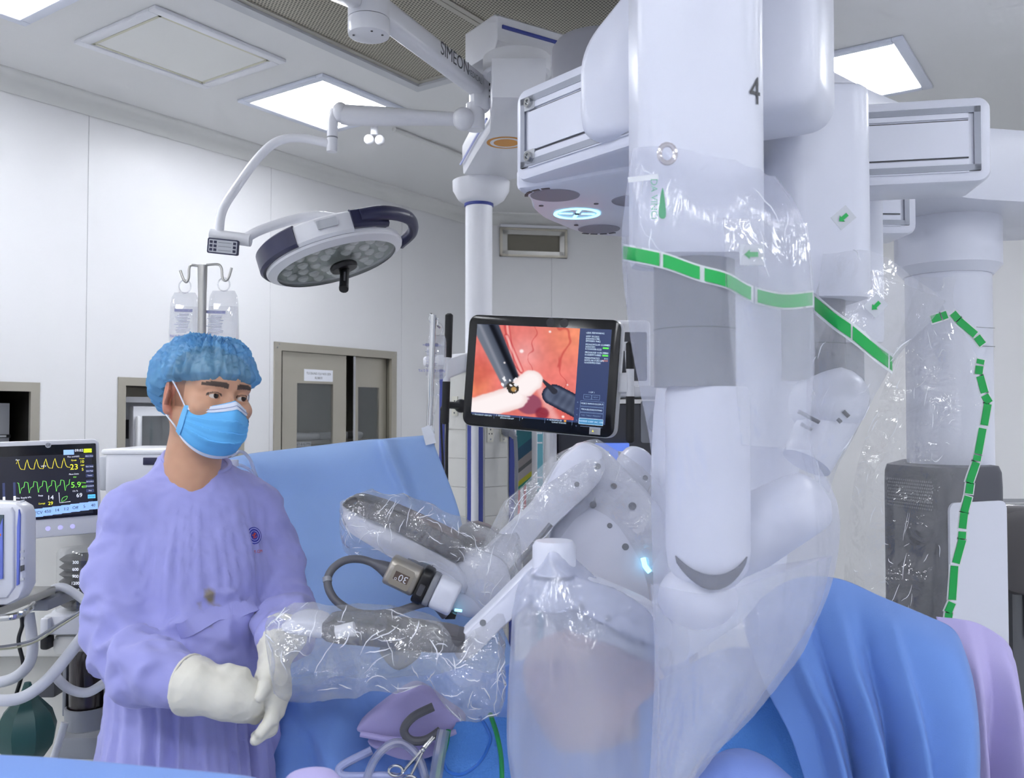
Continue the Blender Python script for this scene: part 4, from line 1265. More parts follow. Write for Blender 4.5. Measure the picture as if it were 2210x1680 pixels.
# ---- cart body and tower
tX, tYc = A(2045, 600, 3.0).x, 3.0
ca_, cb_, cc_ = A(1905, 1000, 2.94), A(2030, 1000, 2.70), A(2170, 1000, 2.80)
pl_ = [V((p.x, p.y, 0)) for p in (ca_, cb_, cc_)]
pl_.append(pl_[2] + V((.06, .5, 0))); pl_.append(pl_[0] + V((.22, .35, 0)))
def ringz(P, z, sc=1.0):
    c = sum(P, V()) / len(P)
    return [V((c.x + (p.x - c.x) * sc, c.y + (p.y - c.y) * sc, z)) for p in P]
def round_poly(P, r, n=5):
    out = []
    m = len(P)
    for i in range(m):
        a, b, c = P[i - 1], P[i], P[(i + 1) % m]
        u, w_ = (a - b), (c - b)
        rr = min(r, u.length * .45, w_.length * .45)
        p, q = b + u.normalized() * rr, b + w_.normalized() * rr
        for k in range(n + 1):
            t = k / n
            out.append(p * (1 - t) ** 2 + b * 2 * t * (1 - t) + q * t * t)
    return out
bp = round_poly(pl_, .035)
M_CART = mat('cart_charcoal', '#55565f', .5)
body = MB().loft([ringz(bp, .1), ringz(bp, 1.32), ringz(bp, 1.365, .99), ringz(bp, 1.385, .95)]).build('cart_body', M_CART, rob)
lf, rf = (pl_[1] - pl_[0]), (pl_[2] - pl_[1])
nl_ = V((lf.y, -lf.x, 0)).normalized(); nr_ = V((rf.y, -rf.x, 0)).normalized()
lux, rux = lf.normalized(), rf.normalized()
plate(pl_[1].lerp(pl_[2], .53) + V((0, 0, .66)) + nr_ * .001, rux, (0, 0, 1), rf.length * .88, 1.24, .008, .025).build('white_side_panel', M_ROBOT, body)
mbm = MB()
for i in range(9):
    for j in range(22):
        c = pl_[0].lerp(pl_[1], .1 + .8 * (j + .5 * (i % 2)) / 22.5) + V((0, 0, 1.34 - i * .0105)) + nl_ * .0012
        mbm.add(quad(c, lux, (0, 0, 1), .006, .006), [(0, 1, 2, 3)])
tag(mbm.build('grille_mesh', mat('grille_light', '#8f9096', .4, metal=.5), body, None), kind='stuff')
for z, x in ((.86, .2), (.8, .95)):
    plate(pl_[0].lerp(pl_[1], x) + V((0, 0, z)) + nl_ * .002, lux, (0, 0, 1), .03, .045, .002).build('paper_tag', M_PAPER, body)
MB().loft([ringz(round_poly([V((p.x * .97 + tX * .03, p.y, 0)) for p in pl_], .06), .03, 1.12), ringz(round_poly(pl_, .06), .12, 1.1), ringz(round_poly(pl_, .06), .14, 1.04)]).build('cart_base', M_DGREY, rob)
MB().prism(smooth_poly([(-.02, 0), (.12, .03), (.2, .0), (.25, -.08), (.22, -.2), (.08, -.25), (-.02, -.2)], 4), A(2165, 1120, 2.86), (1, 0, 0), (0, 0, 1), (0, 1, 0), .14, .03).build('steering_handle', mat('handle_charcoal', '#4b484c', .4), body)
oct_ = [V((tX + .142 * math.cos(R(22.5 + 45 * k)), tYc + .142 * math.sin(R(22.5 + 45 * k)), 0)) for k in range(8)]
tw = MB().loft([ringz(round_poly(oct_, .04, 3), 1.3), ringz(round_poly(oct_, .04, 3), 2.03)]).build('tower', M_ROBOT, rob)
for z in (1.83, 1.77):
    MB().tube([(tX + .02, tYc - .145, z), (tX + .1, tYc - .105, z)], .001, 6).build('panel_line', M_GREY, tw)
MB().lathe([(.001, 2.015), (.14, 2.015), (.166, 2.045), (.166, 2.235), (.15, 2.25), (.001, 2.25)], (tX, tYc, 0), None, 48).build('swivel', M_ROBOT, rob)
MB().lathe([(.167, 2.228), (.1675, 2.23), (.1675, 2.236), (.167, 2.238)], (tX, tYc, 0), None, 48).build('swivel_seam', M_DGREY, rob)
# ---- boom
def vert_slab(P, z0, z1, b=.03):
    return MB().loft([ringz(P, z0, .97), ringz(P, z0 + b * .3, .99), ringz(P, z0 + b, 1), ringz(P, z1 - b, 1), ringz(P, z1 - b * .3, .985), ringz(P, z1, .95)])
bpts = [V(p + (0,)) for p in ((.25, 2.05), (.62, 2.05), (.95, 2.35), (1.35, 2.66), (1.75, 2.74), (2.05, 2.85), (2.15, 3.1), (1.95, 3.35), (1.5, 3.32), (1.2, 3.05), (.85, 2.72), (.3, 2.5), (.15, 2.3))]
vert_slab(round_poly(bpts, .12, 5), 2.2, 2.42, .06).build('boom', M_ROBOT, rob, 50)
# ---- arm platform with lights underneath
ppts = [V(p + (0,)) for p in ((.005, 1.965), (.035, 2.03), (.046, 2.09), (.048, 2.15), (.075, 2.25), (.115, 2.32), (.17, 2.42), (.225, 2.468), (.314, 2.51), (.45, 2.5), (.6, 2.4), (.7, 2.2), (.65, 2.0), (.5, 1.85), (.32, 1.76), (.16, 1.87), (.05, 1.955))]
plat = vert_slab(round_poly(ppts, .04, 3), 2.05, 2.10, .012).build('arm_platform', M_ROBOT, rob)
MB().lathe([(.12, 2.18), (.12, 2.46), (.11, 2.475), (.001, 2.475)], (.22, 2.2, 0), None, 36).build('rotation_motor', mat('motor_grey', '#9a9ba6', .4, metal=.3), rob)
M_SPK = mat('speaker_mesh', '#9a9ba8', .5, metal=.4, bump=(500, .6, .001))
for c in ((.0985, 2.02), (.235, 2.39), (.29, 2.07)):
    MB().lathe([(.001, 2.0485), (.056, 2.0485), (.057, 2.05), (.001, 2.0515)], (c[0], c[1], 0), None, 36).build('speaker', M_SPK, plat)
M_CY = glow('cyan_light', '#8fe0ff', 2.2)
cx_, cy_ = .162, 2.205
rg = [[V((cx_ + r * math.cos(2 * math.pi * k / 40), cy_ + r * math.sin(2 * math.pi * k / 40), z)) for k in range(40)] for r, z in ((.050, 2.05), (.050, 2.0475), (.058, 2.0475), (.058, 2.05))]
MB().loft(rg, True, False).build('light_ring', M_CY, plat)
for a in (5, 95, 185, 275):
    d_ = V((math.cos(R(a)), math.sin(R(a)), 0))
    plate(V((cx_, cy_, 2.0495)) + d_ * .028, d_, V((d_.y, -d_.x, 0)), .034, .008, .0015).build('light_bar', M_CY, plat)
MB().lathe([(.001, 2.0475), (.006, 2.0475), (.006, 2.05), (.001, 2.05)], (cx_, cy_, 0), None, 14).build('centre_pin', M_DGREY, plat)
for (sx, sy), a0, a1 in (((.0985, 2.02), 170, 260), ((.235, 2.39), 40, 130)):
    for k in range(4):
        b0, b1 = a0 + (a1 - a0) * k / 4 + 3, a0 + (a1 - a0) * (k + 1) / 4 - 3
        rs = []
        for t in range(5):
            a = R(b0 + (b1 - b0) * t / 4)
            rs.append([V((sx + r * math.cos(a), sy + r * math.sin(a), z)) for r, z in ((.062, 2.0485), (.070, 2.0485), (.070, 2.05), (.062, 2.05))])
        MB().loft(rs).build('sensor_slot', M_DGREY, plat)
for x, y in ((.07, 2.12), (.2, 2.1), (.17, 2.34)):
    MB().cyl((x, y, 2.0485), (x, y, 2.0505), .006, n=10).build('fastener', M_DGREY, plat)

def rail(O, d, L, z0, z1, depth, nface, parent, label_screws=True, t_in=.03):
    """slide rail box: O far end on the face line, d along it, nface towards the viewer"""
    h = z1 - z0
    d, nface = V(d).normalized(), V(nface).normalized()
    C0 = V((O[0], O[1], (z0 + z1) / 2)) + d * (L / 2)
    b = MB().prism(rrect(L, h, .028, 6), C0 - nface * depth, d, (0, 0, 1), nface, depth, .012).build('slide_rail', M_ROBOT, parent)
    W_, H_ = L - .05, h - .05
    fr = MB()
    for ox, oz, a, c in ((0, H_ / 2 - .007, W_, .014), (0, -H_ / 2 + .007, W_, .014), (W_ / 2 - .007, 0, .014, H_), (-W_ / 2 + .007, 0, .014, H_)):
        q = C0 + d * ox + V((0, 0, oz))
        fr.prism([(a / 2, c / 2), (-a / 2, c / 2), (-a / 2, -c / 2), (a / 2, -c / 2)], q - nface * .002, d, (0, 0, 1), nface, .008)
    fr.build('rail_frame', M_ALU, parent, 20)
    for oz, hh in ((.0, .085), (.064, .03), (-.064, .03)):
        hh = hh * h / .203; oz = oz * h / .203
        plate(C0 + V((0, 0, oz)) + nface * .0005, d, (0, 0, 1), W_ - .05, hh, .004).build('rail_cover', M_ROBOT, parent)
    for oz in (.044, -.044):
        plate(C0 + V((0, 0, oz * h / .203)) + nface * .0005, d, (0, 0, 1), W_ - .05, .003, .0008).build('cover_gap', M_DGREY, parent)
    return C0
def fix_plate_dir(d, n):
    return d
def column(cx, cy, w, dp, z0, z1, zt, wt, parent_name='robot_arm', cap=False):
    P = [(x + cx, y + cy) for x, y in rrect(w, dp, .05, 6)]
    rr_ = [V((x, y, 0)) for x, y in P]
    rings = [ringz(rr_, z0, .96), ringz(rr_, z0 + .01, 1), ringz(rr_, z1 - .02, 1), ringz(rr_, z1 - .006, .985), ringz(rr_, z1, .93)]
    c = MB().loft(rings).build(parent_name, M_ROBOT, rob, 50)
    MB().lathe([(wt, zt), (wt, z0 + .02)], (cx, cy, 0), None, 36).build('telescopic_tube', mat('telescope_grey', '#77787f', .4), c)
    MB().lathe([(wt + .0008, zt + (z0 - zt) * .45), (wt + .0008, zt + (z0 - zt) * .46)], (cx, cy, 0), None, 36, False).build('tube_seam', M_DGREY, c)
    return c
# ---- nearest arm (number 4)
a4 = column(.30, 1.46, .2, .2, 1.80, 2.62, 1.594, .066)
tag(a4, 'robot arm column marked 4')
dR = V((.63, -.777, 0)).normalized(); nR = V((-.777, -.63, 0)).normalized()
C4 = rail((.007, 1.95), dR, .50, 2.06, 2.262, .16, nR, a4)
for z in (2.222, 2.105):
    c = V((.007, 1.95, z)) + dR * .055 + nR * .003
    plate(c, dR, (0, 0, 1), .034, .03, .003, .003).build('corner_block', M_GREYW, a4)
    MB().lathe([(.001, 0), (.0105, 0), (.0105, .008), (.006, .008), (.005, .004), (.001, .004)], c + nR * .002, Matrix((dR, V((0, 0, 1)), nR)).transposed(), 18).build('hex_screw', M_CHROME, a4)
g0, g1 = V((.125, 1.72, 0)), V((.52, 1.5, 0))
dg = (g1 - g0).normalized(); ng = V((dg.y, -dg.x, 0)); ng = ng if ng.y < 0 else -ng
gl_ = (g1 - g0).length / 2
cpoly = [V(p + (0,)) for p in ((-gl_, 2.082), (gl_, 2.082), (gl_, 2.70), (.02, 2.56), (-.08, 2.40), (-gl_, 2.262))]
MB().prism([(p.x, p.y) for p in round_poly(cpoly, .055, 7)], (g0 + g1) / 2 - ng * .2, dg, (0, 0, 1), ng, .2, .025).build('arm_carriage', M_ROBOT, a4, 50)
text('arm_number', '4', .062, V((.30 + .05 + .05 * math.cos(R(-58)), 1.46 - .05 + .05 * math.sin(R(-58)), A(1647, 205, 1.38).z)), V((math.sin(R(58)), math.cos(R(58)), 0)), (0, 0, 1), M_DGREY, a4, lift=.0012, squeeze=.8)
lz0 = 1.30
low = MB().lathe([(.001, 1.262), (.03, 1.266), (.05, 1.278), (.064, 1.30), (.068, 1.33), (.068, 1.585), (.064, 1.594), (.001, 1.595)], (.32, 1.46, 0), None, 40).build('lower_housing', M_ROBOT, a4, 50)
# dark crescent slot on the rounded end
rs = []
for k in range(15):
    a = R(-150 + 110 * k / 14)
    w_ = .5 + .5 * math.sin(math.pi * k / 14)
    dip = .022 * math.sin(math.pi * k / 14)
    z_ = 1.318 - dip * 1.4
    rs.append([V((.32 + r * math.cos(a), 1.46 + r * math.sin(a), z)) for r, z in ((.0665, z_ + .012 * w_), (.0695, z_ + .012 * w_), (.0685 - .004 * w_, z_ - .012 * w_), (.06, z_ - .012 * w_))])
MB().loft(rs).build('status_window', mat('window_smoke', '#1b1b24', .2), a4)
MB().ball((.305, 1.47, 1.25), (.066, .064, .052)).build('shoulder_joint', M_ROBOT, a4)
f0, f1 = A(1560, 1180, 1.58), A(1752, 1078, 1.47)
MB().tube([f0, f0.lerp(f1, .3), f0.lerp(f1, .9), f0.lerp(f1, .99), f1 + (f1 - f0).normalized() * .012], [.08, .082, .066, .062, .04], 36, flat=.8).build('forearm', M_ROBOT, a4, 60)
# ---- middle arm (3) with capped column
a3 = column(.631, 1.86, .196, .2, 1.785, 2.215, 1.62, .064)
tag(a3, 'robot arm column capped under the lit ceiling panel')
d2 = V((-.982, .19, 0)).normalized(); n2 = V((-.19, -.982, 0))
rail((1.0885 - .982 * .62, 2.0 + .19 * .62), -d2, .62, 2.078, 2.275, .16, n2, a3)
MB().ball(A(1788, 868, 1.83), (.082, .08, .072), M=rotM('Y', -25)).build('shoulder_joint', M_ROBOT, a3)
kq = A(1790, 905, 1.755)
for ax, ay, bx, by, m_ in ((1722, 888, 1768, 912, M_DGREY), (1728, 915, 1752, 928, M_GREY), (1820, 888, 1832, 900, M_BLACK), (1808, 905, 1815, 912, M_DGREY)):
    MB().tube([A(ax, ay, 1.752), A(bx, by, 1.748)], .004, 8).build('vent_slot', m_, a3)
l0, l1 = A(1800, 880, 1.83), A(1740, 1000, 1.8)
MB().tube([l0, l1], [.06, .05], 24).build('lower_link', M_ROBOT, a3)
# ---- far arm (2)
a2 = column(.895, 2.42, .19, .2, 1.74, 2.25, 1.62, .06)
tag(a2, 'far robot arm column behind the capped one')
rail((1.146 - .6, 2.5 - .02), (1, .033, 0), .6, 2.058, 2.258, .15, (.033, -1, 0), a2)
MB().ball((.86, 2.42, 1.6), (.08, .08, .075)).build('shoulder_joint', M_ROBOT, a2)
# ---- bent arm over the patient (1), peak beside the monitor
M_ARM = mat('arm_white_shell', '#e2e5f4', .35)
a1_ = pxprism(smooth_poly([(1258, 962), (1300, 966), (1345, 1008), (1405, 1070), (1450, 1150), (1450, 1340), (1330, 1335), (1200, 1265), (1192, 1145), (1280, 1045)], 3), 2.06, .11, .02).build('robot_arm', M_ARM, rob, 50)
tag(a1_, 'bent draped robot arm peaking beside the monitor')
pxprism(smooth_poly([(1232, 975), (1262, 957), (1302, 980), (1296, 1040), (1195, 1140), (1095, 1252), (1050, 1292), (1000, 1290), (1012, 1228), (1085, 1150), (1150, 1090), (1206, 1000)], 3), 2.0, .10, .015).build('forearm_link', M_ARM, a1_, 50)
for x, y, r_, Y_ in ((1290, 1007, .007, 1.999), (1325, 1050, .007, 2.058), (1280, 1090, .008, 2.058), (1365, 1093, .009, 2.058), (1316, 1135, .006, 2.058), (1350, 1181, .008, 2.058), (1393, 1032, .006, 2.058), (1070, 1223, .014, 1.998), (1245, 1046, .006, 1.999)):
    c = A(x, y, Y_)
    MB().cyl(c, c + V((0, .006, 0)), r_, n=14).build('bolt_cap', M_GREY, a1_)
MB().tube([A(1189, 1132, 1.999), A(1093, 1246, 1.999)], .006, 8).build('shadow_gap', M_GREY, a1_)  # grey rod drawn as the shadow gap between the two panels
pxprism(smooth_poly([(738, 1108), (748, 1094), (860, 1150), (990, 1222), (1005, 1285), (940, 1262), (900, 1240), (800, 1180), (742, 1140)], 3), 1.95, .09, .012).build('instrument_spar', M_ARM, a1_, 50)
pxprism(smooth_poly([(741, 1086), (765, 1074), (850, 1100), (985, 1165), (1000, 1195), (985, 1215), (870, 1155), (748, 1098)], 3), 1.935, .12, .012).build('spar_cover', mat('spar_grey', '#4a494e', .35), a1_, 50)
pxprism([(880, 1205), (935, 1222), (922, 1252), (872, 1232)], 1.945, .07, .006).build('spar_foot', M_GREY, a1_)
pxprism(smooth_poly([(908, 1246), (960, 1208), (1040, 1196), (1095, 1225), (1095, 1290), (1035, 1338), (960, 1322), (918, 1296)], 3), 1.96, .12, .02).build('wrist_housing', M_ARM, a1_, 50)
pxprism(smooth_poly([(985, 1150), (1030, 1130), (1090, 1160), (1080, 1190), (1020, 1195)], 3), 2.06, .06, .01).build('rear_cover', mat('rear_cover_grey', '#7d7c80', .4), a1_, 50)
for x, y in ((938, 1301), (989, 1318)):
    MB().tube([A(x - 8, y - 1, 1.945), A(x + 8, y + 1, 1.945)], .003, 8).build('status_light', M_CY, a1_)
MB().tube([A(1388, 1205, 2.045), A(1392, 1222, 2.045), A(1402, 1235, 2.045)], .006, 8).build('status_light', M_CY, a1_)
pxprism([(955, 1324), (968, 1320), (985, 1328), (982, 1338), (960, 1338)], 1.93, .03, .003).build('cannula_mount', M_BLACK, a1_)
a1_u = MB().tube([A(1420, 1240, 2.12), A(1470, 1050, 2.15), A(1480, 900, 2.2), V((.5, 2.3, 1.9)), V((.5, 2.3, 2.1))], [.07, .075, .08, .09, .09], 24).build('upper_column', M_ROBOT, a1_, 60)
bb = pxprism(smooth_poly([(1335, 1010), (1360, 970), (1392, 970), (1422, 1005), (1445, 1070), (1445, 1200), (1400, 1160), (1360, 1060)], 3), 2.24, .1, .02).build('rear_link', M_ARM, a1_, 50)
# ---- front bent arm
af = pxprism(smooth_poly([(1160, 1278), (1180, 1240), (1230, 1232), (1300, 1262), (1440, 1330), (1450, 1400), (1400, 1395), (1290, 1345), (1200, 1300)], 3), 1.62, .10, .02).build('robot_arm', M_ARM, rob, 50)
tag(af, 'bent draped robot arm in front, with the bagged grey instrument spar')
MB().lathe([(.001, -.06), (.034, -.06), (.04, -.052), (.04, .055), (.034, .064), (.001, .066)], A(1196, 1243, 1.64), None, 36).build('elbow_hub', M_ROBOT, af)
rs_ = MB().lathe([(.0402, -.004), (.0408, -.003), (.0408, .003), (.0402, .004)], A(1196, 1243, 1.64), None, 36, False).build('hub_seam', M_GREY, af)
pxprism(smooth_poly([(1152, 1218), (1176, 1200), (1195, 1235), (1160, 1290), (1080, 1362), (1012, 1428), (982, 1420), (990, 1380), (1050, 1320)], 3), 1.64, .08, .015).build('forearm_link', M_ARM, af, 50)
pxprism(smooth_poly([(1160, 1300), (1200, 1300), (1300, 1345), (1440, 1400), (1440, 1450), (1330, 1400), (1200, 1350)], 3), 1.65, .1, .015).build('underside_shade_link', M_GREYW, af, 50)  # light grey paints in the shade along the arm's underside
for x, y in ((1042, 1345), (1255, 1312), (1312, 1336), (1215, 1340)):
    c = A(x, y, 1.638 if x < 1100 else 1.618)
    MB().cyl(c, c + V((0, .006, 0)), .006, n=12).build('bolt_cap', M_GREY, af)
pxprism(smooth_poly([(690, 1352), (720, 1342), (780, 1346), (900, 1362), (985, 1378), (995, 1405), (940, 1414), (800, 1400), (700, 1388)], 3), 1.60, .10, .012).build('instrument_spar', MATS['spar_grey'], af, 50)
pxprism(smooth_poly([(605, 1352), (640, 1335), (690, 1345), (700, 1380), (650, 1376), (612, 1368)], 3), 1.60, .09, .012).build('spar_nose', M_ARM, af, 50)
MB().tube([A(725, 1365, 1.585), A(765, 1358, 1.585)], [.011, .013], 14).build('instrument_knob', M_WHITE, af)
pxprism([(930, 1370), (1000, 1385), (1000, 1412), (930, 1412)], 1.59, .11, .008).build('spar_end', M_DGREY, af)
pxprism(smooth_poly([(820, 1400), (900, 1405), (900, 1425), (860, 1450), (830, 1430)], 3), 1.62, .06, .008).build('cannula_block', M_GREY, af, 50)
MB().tube([A(1430, 1370, 1.68), V((.5, 1.9, 1.2)), V((.62, 2.1, 1.6)), V((.55, 2.2, 2.1))], [.06, .075, .08, .09], 20).build('upper_column', M_ROBOT, af, 60)

# ---- endoscope camera clipped to the arm
ec0, ec1 = A(838, 1226, 1.90), A(903, 1257, 1.90)
e = thing('endoscope_camera', 'metal endoscope camera head marked 30 on a grey cable', 'endoscope', ec0)
dx_ = (ec1 - ec0).normalized(); du_ = V((-dx_.z, 0, dx_.x)).normalized(); dn_ = V((0, -1, 0))
m_br = mat('brushed_bronze', '#b4aea4', .38, metal=.6)
MB().prism(rrect(.062, .06, .018, 5), ec0, du_, dn_, dx_, (ec1 - ec0).length, .006).build('head_body', m_br, e, 50)
cm = (ec0 + ec1) / 2 - V((0, .031, 0))
plate(cm, dx_, du_, .046, .044, .002, .006).build('head_plate', mat('bronze_light', '#b3ab9d', .4, metal=.7), e)
lp = plate(cm - V((0, .0022, 0)), dx_, du_, .032, .018, .0006).build('angle_label', mat('label_brown', '#5f5048', .5), e)
text('angle_lettering', '30°', .021, cm - V((0, .003, 0)), -dx_, -du_, M_PAPER, lp)
k0, k1 = ec1, ec1 + dx_ * .022
MB().prism(rrect(.078, .07, .018, 5), k0, du_, dn_, dx_, .024, .005).build('clamp_collar', M_BLACK, e, 50)
plate(ec1 + dx_ * .012 - V((0, .0352, 0)) + du_ * -.005, dx_, du_, .012, .024, .004, .003).build('latch', M_DGREY, e)
MB().prism(rrect(.07, .066, .015, 5), k0 + dx_ * .024, du_, dn_, dx_, .014, .003).build('adapter_ring', M_GREY, e, 50)
MB().prism(rrect(.07, .066, .02, 5), k0 + dx_ * .038, du_, dn_, dx_, .05, .006).build('adapter_body', M_ROBOT, e, 50)
cp = spline([A(838, 1232, 1.9), A(815, 1220, 1.9), A(780, 1208, 1.9), A(745, 1210, 1.89), A(718, 1228, 1.88), A(707, 1252, 1.87), A(713, 1280, 1.86), A(735, 1305, 1.85), A(780, 1325, 1.85), A(850, 1322, 1.88), A(925, 1302, 1.9), A(960, 1330, 1.92)], 7)
nc = len(cp)
MB().tube(cp, [max(.0085, .02 - .0012 * i) if i < 24 else .0085 for i in range(nc)], 12).build('cable', mat('cable_grey', '#5d5e66', .5), e)
MB().tube([A(706, 1246, 1.872), A(707, 1256, 1.868)], .0098, 12).build('cable_sleeve_end', M_GREY, e)

# ================================================================== PLASTIC DRAPES
F_MILK = film('milky_drape_film', '#e3e7f9', .29, .07, .16, (34, .9, .02), 9.0, .45, 0, .12)
F_MILK2 = film('light_drape_film', '#eef1fc', .22, .09, .12, (24, 1, .02), 9.0, .45, 0, .4)
F_HAZE = film('hazy_drape_film', '#dfe4fa', .37, .08, .14, (26, 1, .02), 8.0, .4, 0, .15)
F_CLEAR = film('clear_drape_film', '#f8fafe', .16, .12, .10, (24, 1.0, .03), 13.0, .45, .1)
F_THIN = film('thin_clear_film', '#f6f8fd', .08, .09, .08, (14, 1.0, .03), 9.0, .4)
def film_tube(name, levels, m, label, cat='drape', Yc=1.5, ry=.1, n=72, nv=64, amp=.006, freq=8, seed=0.0, stretch=(1, 1, .35), closed_end=False):
    """bag round a vertical-ish axis; each level is (front pixel points from left to right, Y centre, depth radius)"""
    rings = []
    for P, Y_, r_ in levels:
        fr = resample([V((x, y, 0)) for x, y in P], n // 2 + 1)
        ring = []
        for k, q in enumerate(fr):
            s = -math.cos(math.pi * k / (n // 2))
            # redistribute points so that they bunch at the sides of the oval
            u = (s + 1) / 2 * (n // 2); i = min(int(u), n // 2 - 1); f = u - i
            q = fr[i].lerp(fr[i + 1], f)
            ring.append(A(q.x, q.y, Y_ - r_ * math.sqrt(max(0, 1 - s * s))))
        for k in range(1, n // 2):
            s = math.cos(math.pi * k / (n // 2))
            a, b = fr[0], fr[-1]
            q = a.lerp(b, (s + 1) / 2)
            ring.append(A(q.x, q.y, Y_ + r_ * math.sqrt(max(0, 1 - s * s))))
        rings.append(ring)
    cols = [resample([r[j] for r in rings], nv) for j in range(n)]
    rings2 = [[cols[j][i] for j in range(n)] for i in range(nv)]
    mb = MB().loft(rings2, True, False)
    me = mb.mesh(name, 180)
    wrap_noise(me, amp, freq, seed, stretch)
    o = link(name, me, m)
    if label: tag(o, label, cat)
    return o, rings
def front_path(level, s0, s1, n=10, lift=.004, dy=0.0):
    P, Y_, r_ = level
    fr = resample([V((x, y, 0)) for x, y in P], 81)
    out = []
    for k in range(n + 1):
        s = s0 + (s1 - s0) * k / n            # fraction along the front polyline
        i = min(int(s * 80), 79); q = fr[i].lerp(fr[i + 1], s * 80 - i)
        cc = 2 * s - 1
        out.append((q.x, q.y + dy, Y_ - r_ * math.sqrt(max(0, 1 - cc * cc)) - lift))
    return out
def ribbon(name, path, half, m, parent, thick=.001):
    a = [A(x, y - half, Y_) for x, y, Y_ in path]; b = [A(x, y + half, Y_) for x, y, Y_ in path]
    mb = MB().loft([[a[i], b[i], b[i] + V((0, thick, 0)), a[i] + V((0, thick, 0))] for i in range(len(path))])
    return mb.build(name, m, parent, 60)
# nearest arm's big milky sleeve
G4 = ([(1345, 545), (1430, 562), (1505, 588), (1570, 606), (1622, 634), (1690, 650), (1756, 645)], 1.42, .135)
LV4 = [([(1362, 322), (1440, 316), (1540, 335), (1640, 368), (1672, 384)], 1.45, .13),
       ([(1352, 430), (1500, 432), (1640, 450), (1735, 470)], 1.43, .14), G4,
       ([(1362, 720), (1500, 740), (1650, 775), (1757, 790)], 1.43, .13),
       ([(1400, 950), (1560, 955), (1748, 960)], 1.44, .13), ([(1403, 1090), (1600, 1092), (1808, 1095)], 1.45, .13),
       ([(1403, 1280), (1600, 1285), (1800, 1270)], 1.44, .13), ([(1403, 1400), (1560, 1405), (1735, 1400)], 1.42, .12),
       ([(1403, 1550), (1500, 1555), (1622, 1545)], 1.40, .10), ([(1403, 1680), (1450, 1684), (1512, 1675)], 1.38, .07), ([(1405, 1780), (1425, 1782), (1450, 1780)], 1.36, .04)]
d4, _ = film_tube('arm_drape', LV4, F_MILK, 'milky plastic drape with green dashed band over the nearest robot arm', amp=.008, freq=11, seed=2.2, stretch=(1, 1, .16), n=110, nv=90)
di_, _ = film_tube('inner_layer', [([(1409, 1262), (1530, 1282), (1640, 1250), (1796, 1200)], 1.44, .124), ([(1409, 1320), (1600, 1325), (1775, 1310)], 1.435, .122), ([(1409, 1400), (1560, 1405), (1724, 1398)], 1.42, .112), ([(1409, 1550), (1500, 1555), (1608, 1542)], 1.40, .09), ([(1409, 1700), (1450, 1704), (1490, 1695)], 1.38, .06)], F_MILK, None, amp=.010, freq=9, seed=12.2, stretch=(1, 1, .2), n=80, nv=50)
di_.parent = d4
for s0, s1 in ((.0, .185), (.205, .40), (.425, .535), (.54, .68), (.715, .995)):
    path = front_path(G4, s0, s1)
    ribbon('band_backing', [(x, y, Y_ - .001) for x, y, Y_ in front_path(G4, max(0, s0 - .012), min(1, s1 + .012))], 18, M_WHITETAPE, d4)
    ribbon('green_dash', [(x, y, Y_ - .0035) for x, y, Y_ in path], 14, M_GREEN, d4)
def film_label(cx, cy, Y_, ang, parent, w=.034, h=.030, arrow=True):
    ux = V((math.cos(R(ang)), 0, math.sin(R(ang)))); uy = V((-math.sin(R(ang)), 0, math.cos(R(ang))))
    c = A(cx, cy, Y_)
    p = plate(c, ux, uy, w, h, .0008).build('drape_sticker', mat('sticker_translucent', '#c9cdd6', .5), parent)
    mb = MB().prism([(.009, .0035), (-.003, .0035), (-.003, .007), (-.011, 0), (-.003, -.007), (-.003, -.0035), (.009, -.0035)], c - V((0, .0016, 0)), ux, uy, (0, -1, 0), .0006)
    mb.build('arrow_mark', M_GREEN, p)
film_label(1622, 550, 1.262, 0, d4)
film_label(1820, 470, 1.60, 40, d4, .036, .03)
# hanger, folded header and printed green leaf on the sleeve
MB().tube([A(1440 + 17 * math.cos(a), 332 + 20 * math.sin(a), 1.30) for a in [2 * math.pi * k / 18 for k in range(19)]], .004, 8).build('hanger_ring', film('ring_clear', '#d8cfd4', .5, .2, .1, (5, .2, .002)), d4)
plate(A(1388, 385, 1.33), V((1, 0, .12)), V((-.12, 0, 1)), .046, .008, .001).build('fold_tape', M_WHITETAPE, d4)
F_PRT = film('green_print_faded', '#55c98a', .6, .05, .2, (5, .1, .002))
pp_ = pxprism(smooth_poly([(1423, 440), (1430, 405), (1436, 440), (1437, 468), (1428, 472), (1422, 465)], 3), 1.285, .0008, 0).build('printed_leaf', F_PRT, d4)
text('printed_lettering', 'DA VINCI', .014, A(1411, 430, 1.285), V((0, 0, -1)), V((1, 0, 0)), F_PRT, d4)
# sleeve of the capped arm
G3 = ([(1755, 652), (1800, 690), (1840, 718), (1885, 755), (1926, 786)], 1.72, .10)
LV3 = [([(1772, 548), (1850, 540), (1925, 560), (2040, 650)], 1.78, .11), ([(1768, 600), (1850, 625), (1930, 655), (2000, 700)], 1.75, .11), G3,
       ([(1745, 780), (1800, 810), (1850, 835), (1890, 850)], 1.75, .10), ([(1742, 900), (1790, 925), (1850, 940)], 1.78, .095), ([(1748, 990), (1780, 1000), (1812, 1005)], 1.8, .07), ([(1760, 1060), (1775, 1065), (1790, 1065)], 1.8, .03)]
d3, _ = film_tube('arm_drape', LV3, F_MILK2, 'clear plastic drape with green band over the capped robot column', amp=.006, seed=5.1, n=56, nv=44)
for s0, s1 in ((.02, .475), (.5, .95), (.97, 1.0)):
    ribbon('band_backing', [(x, y, Y_ - .001) for x, y, Y_ in front_path(G3, max(0, s0 - .015), min(1, s1 + .01))], 22, M_WHITETAPE, d3)
    ribbon('green_dash', [(x, y, Y_ - .0035) for x, y, Y_ in front_path(G3, s0, s1)], 15, M_GREEN, d3)
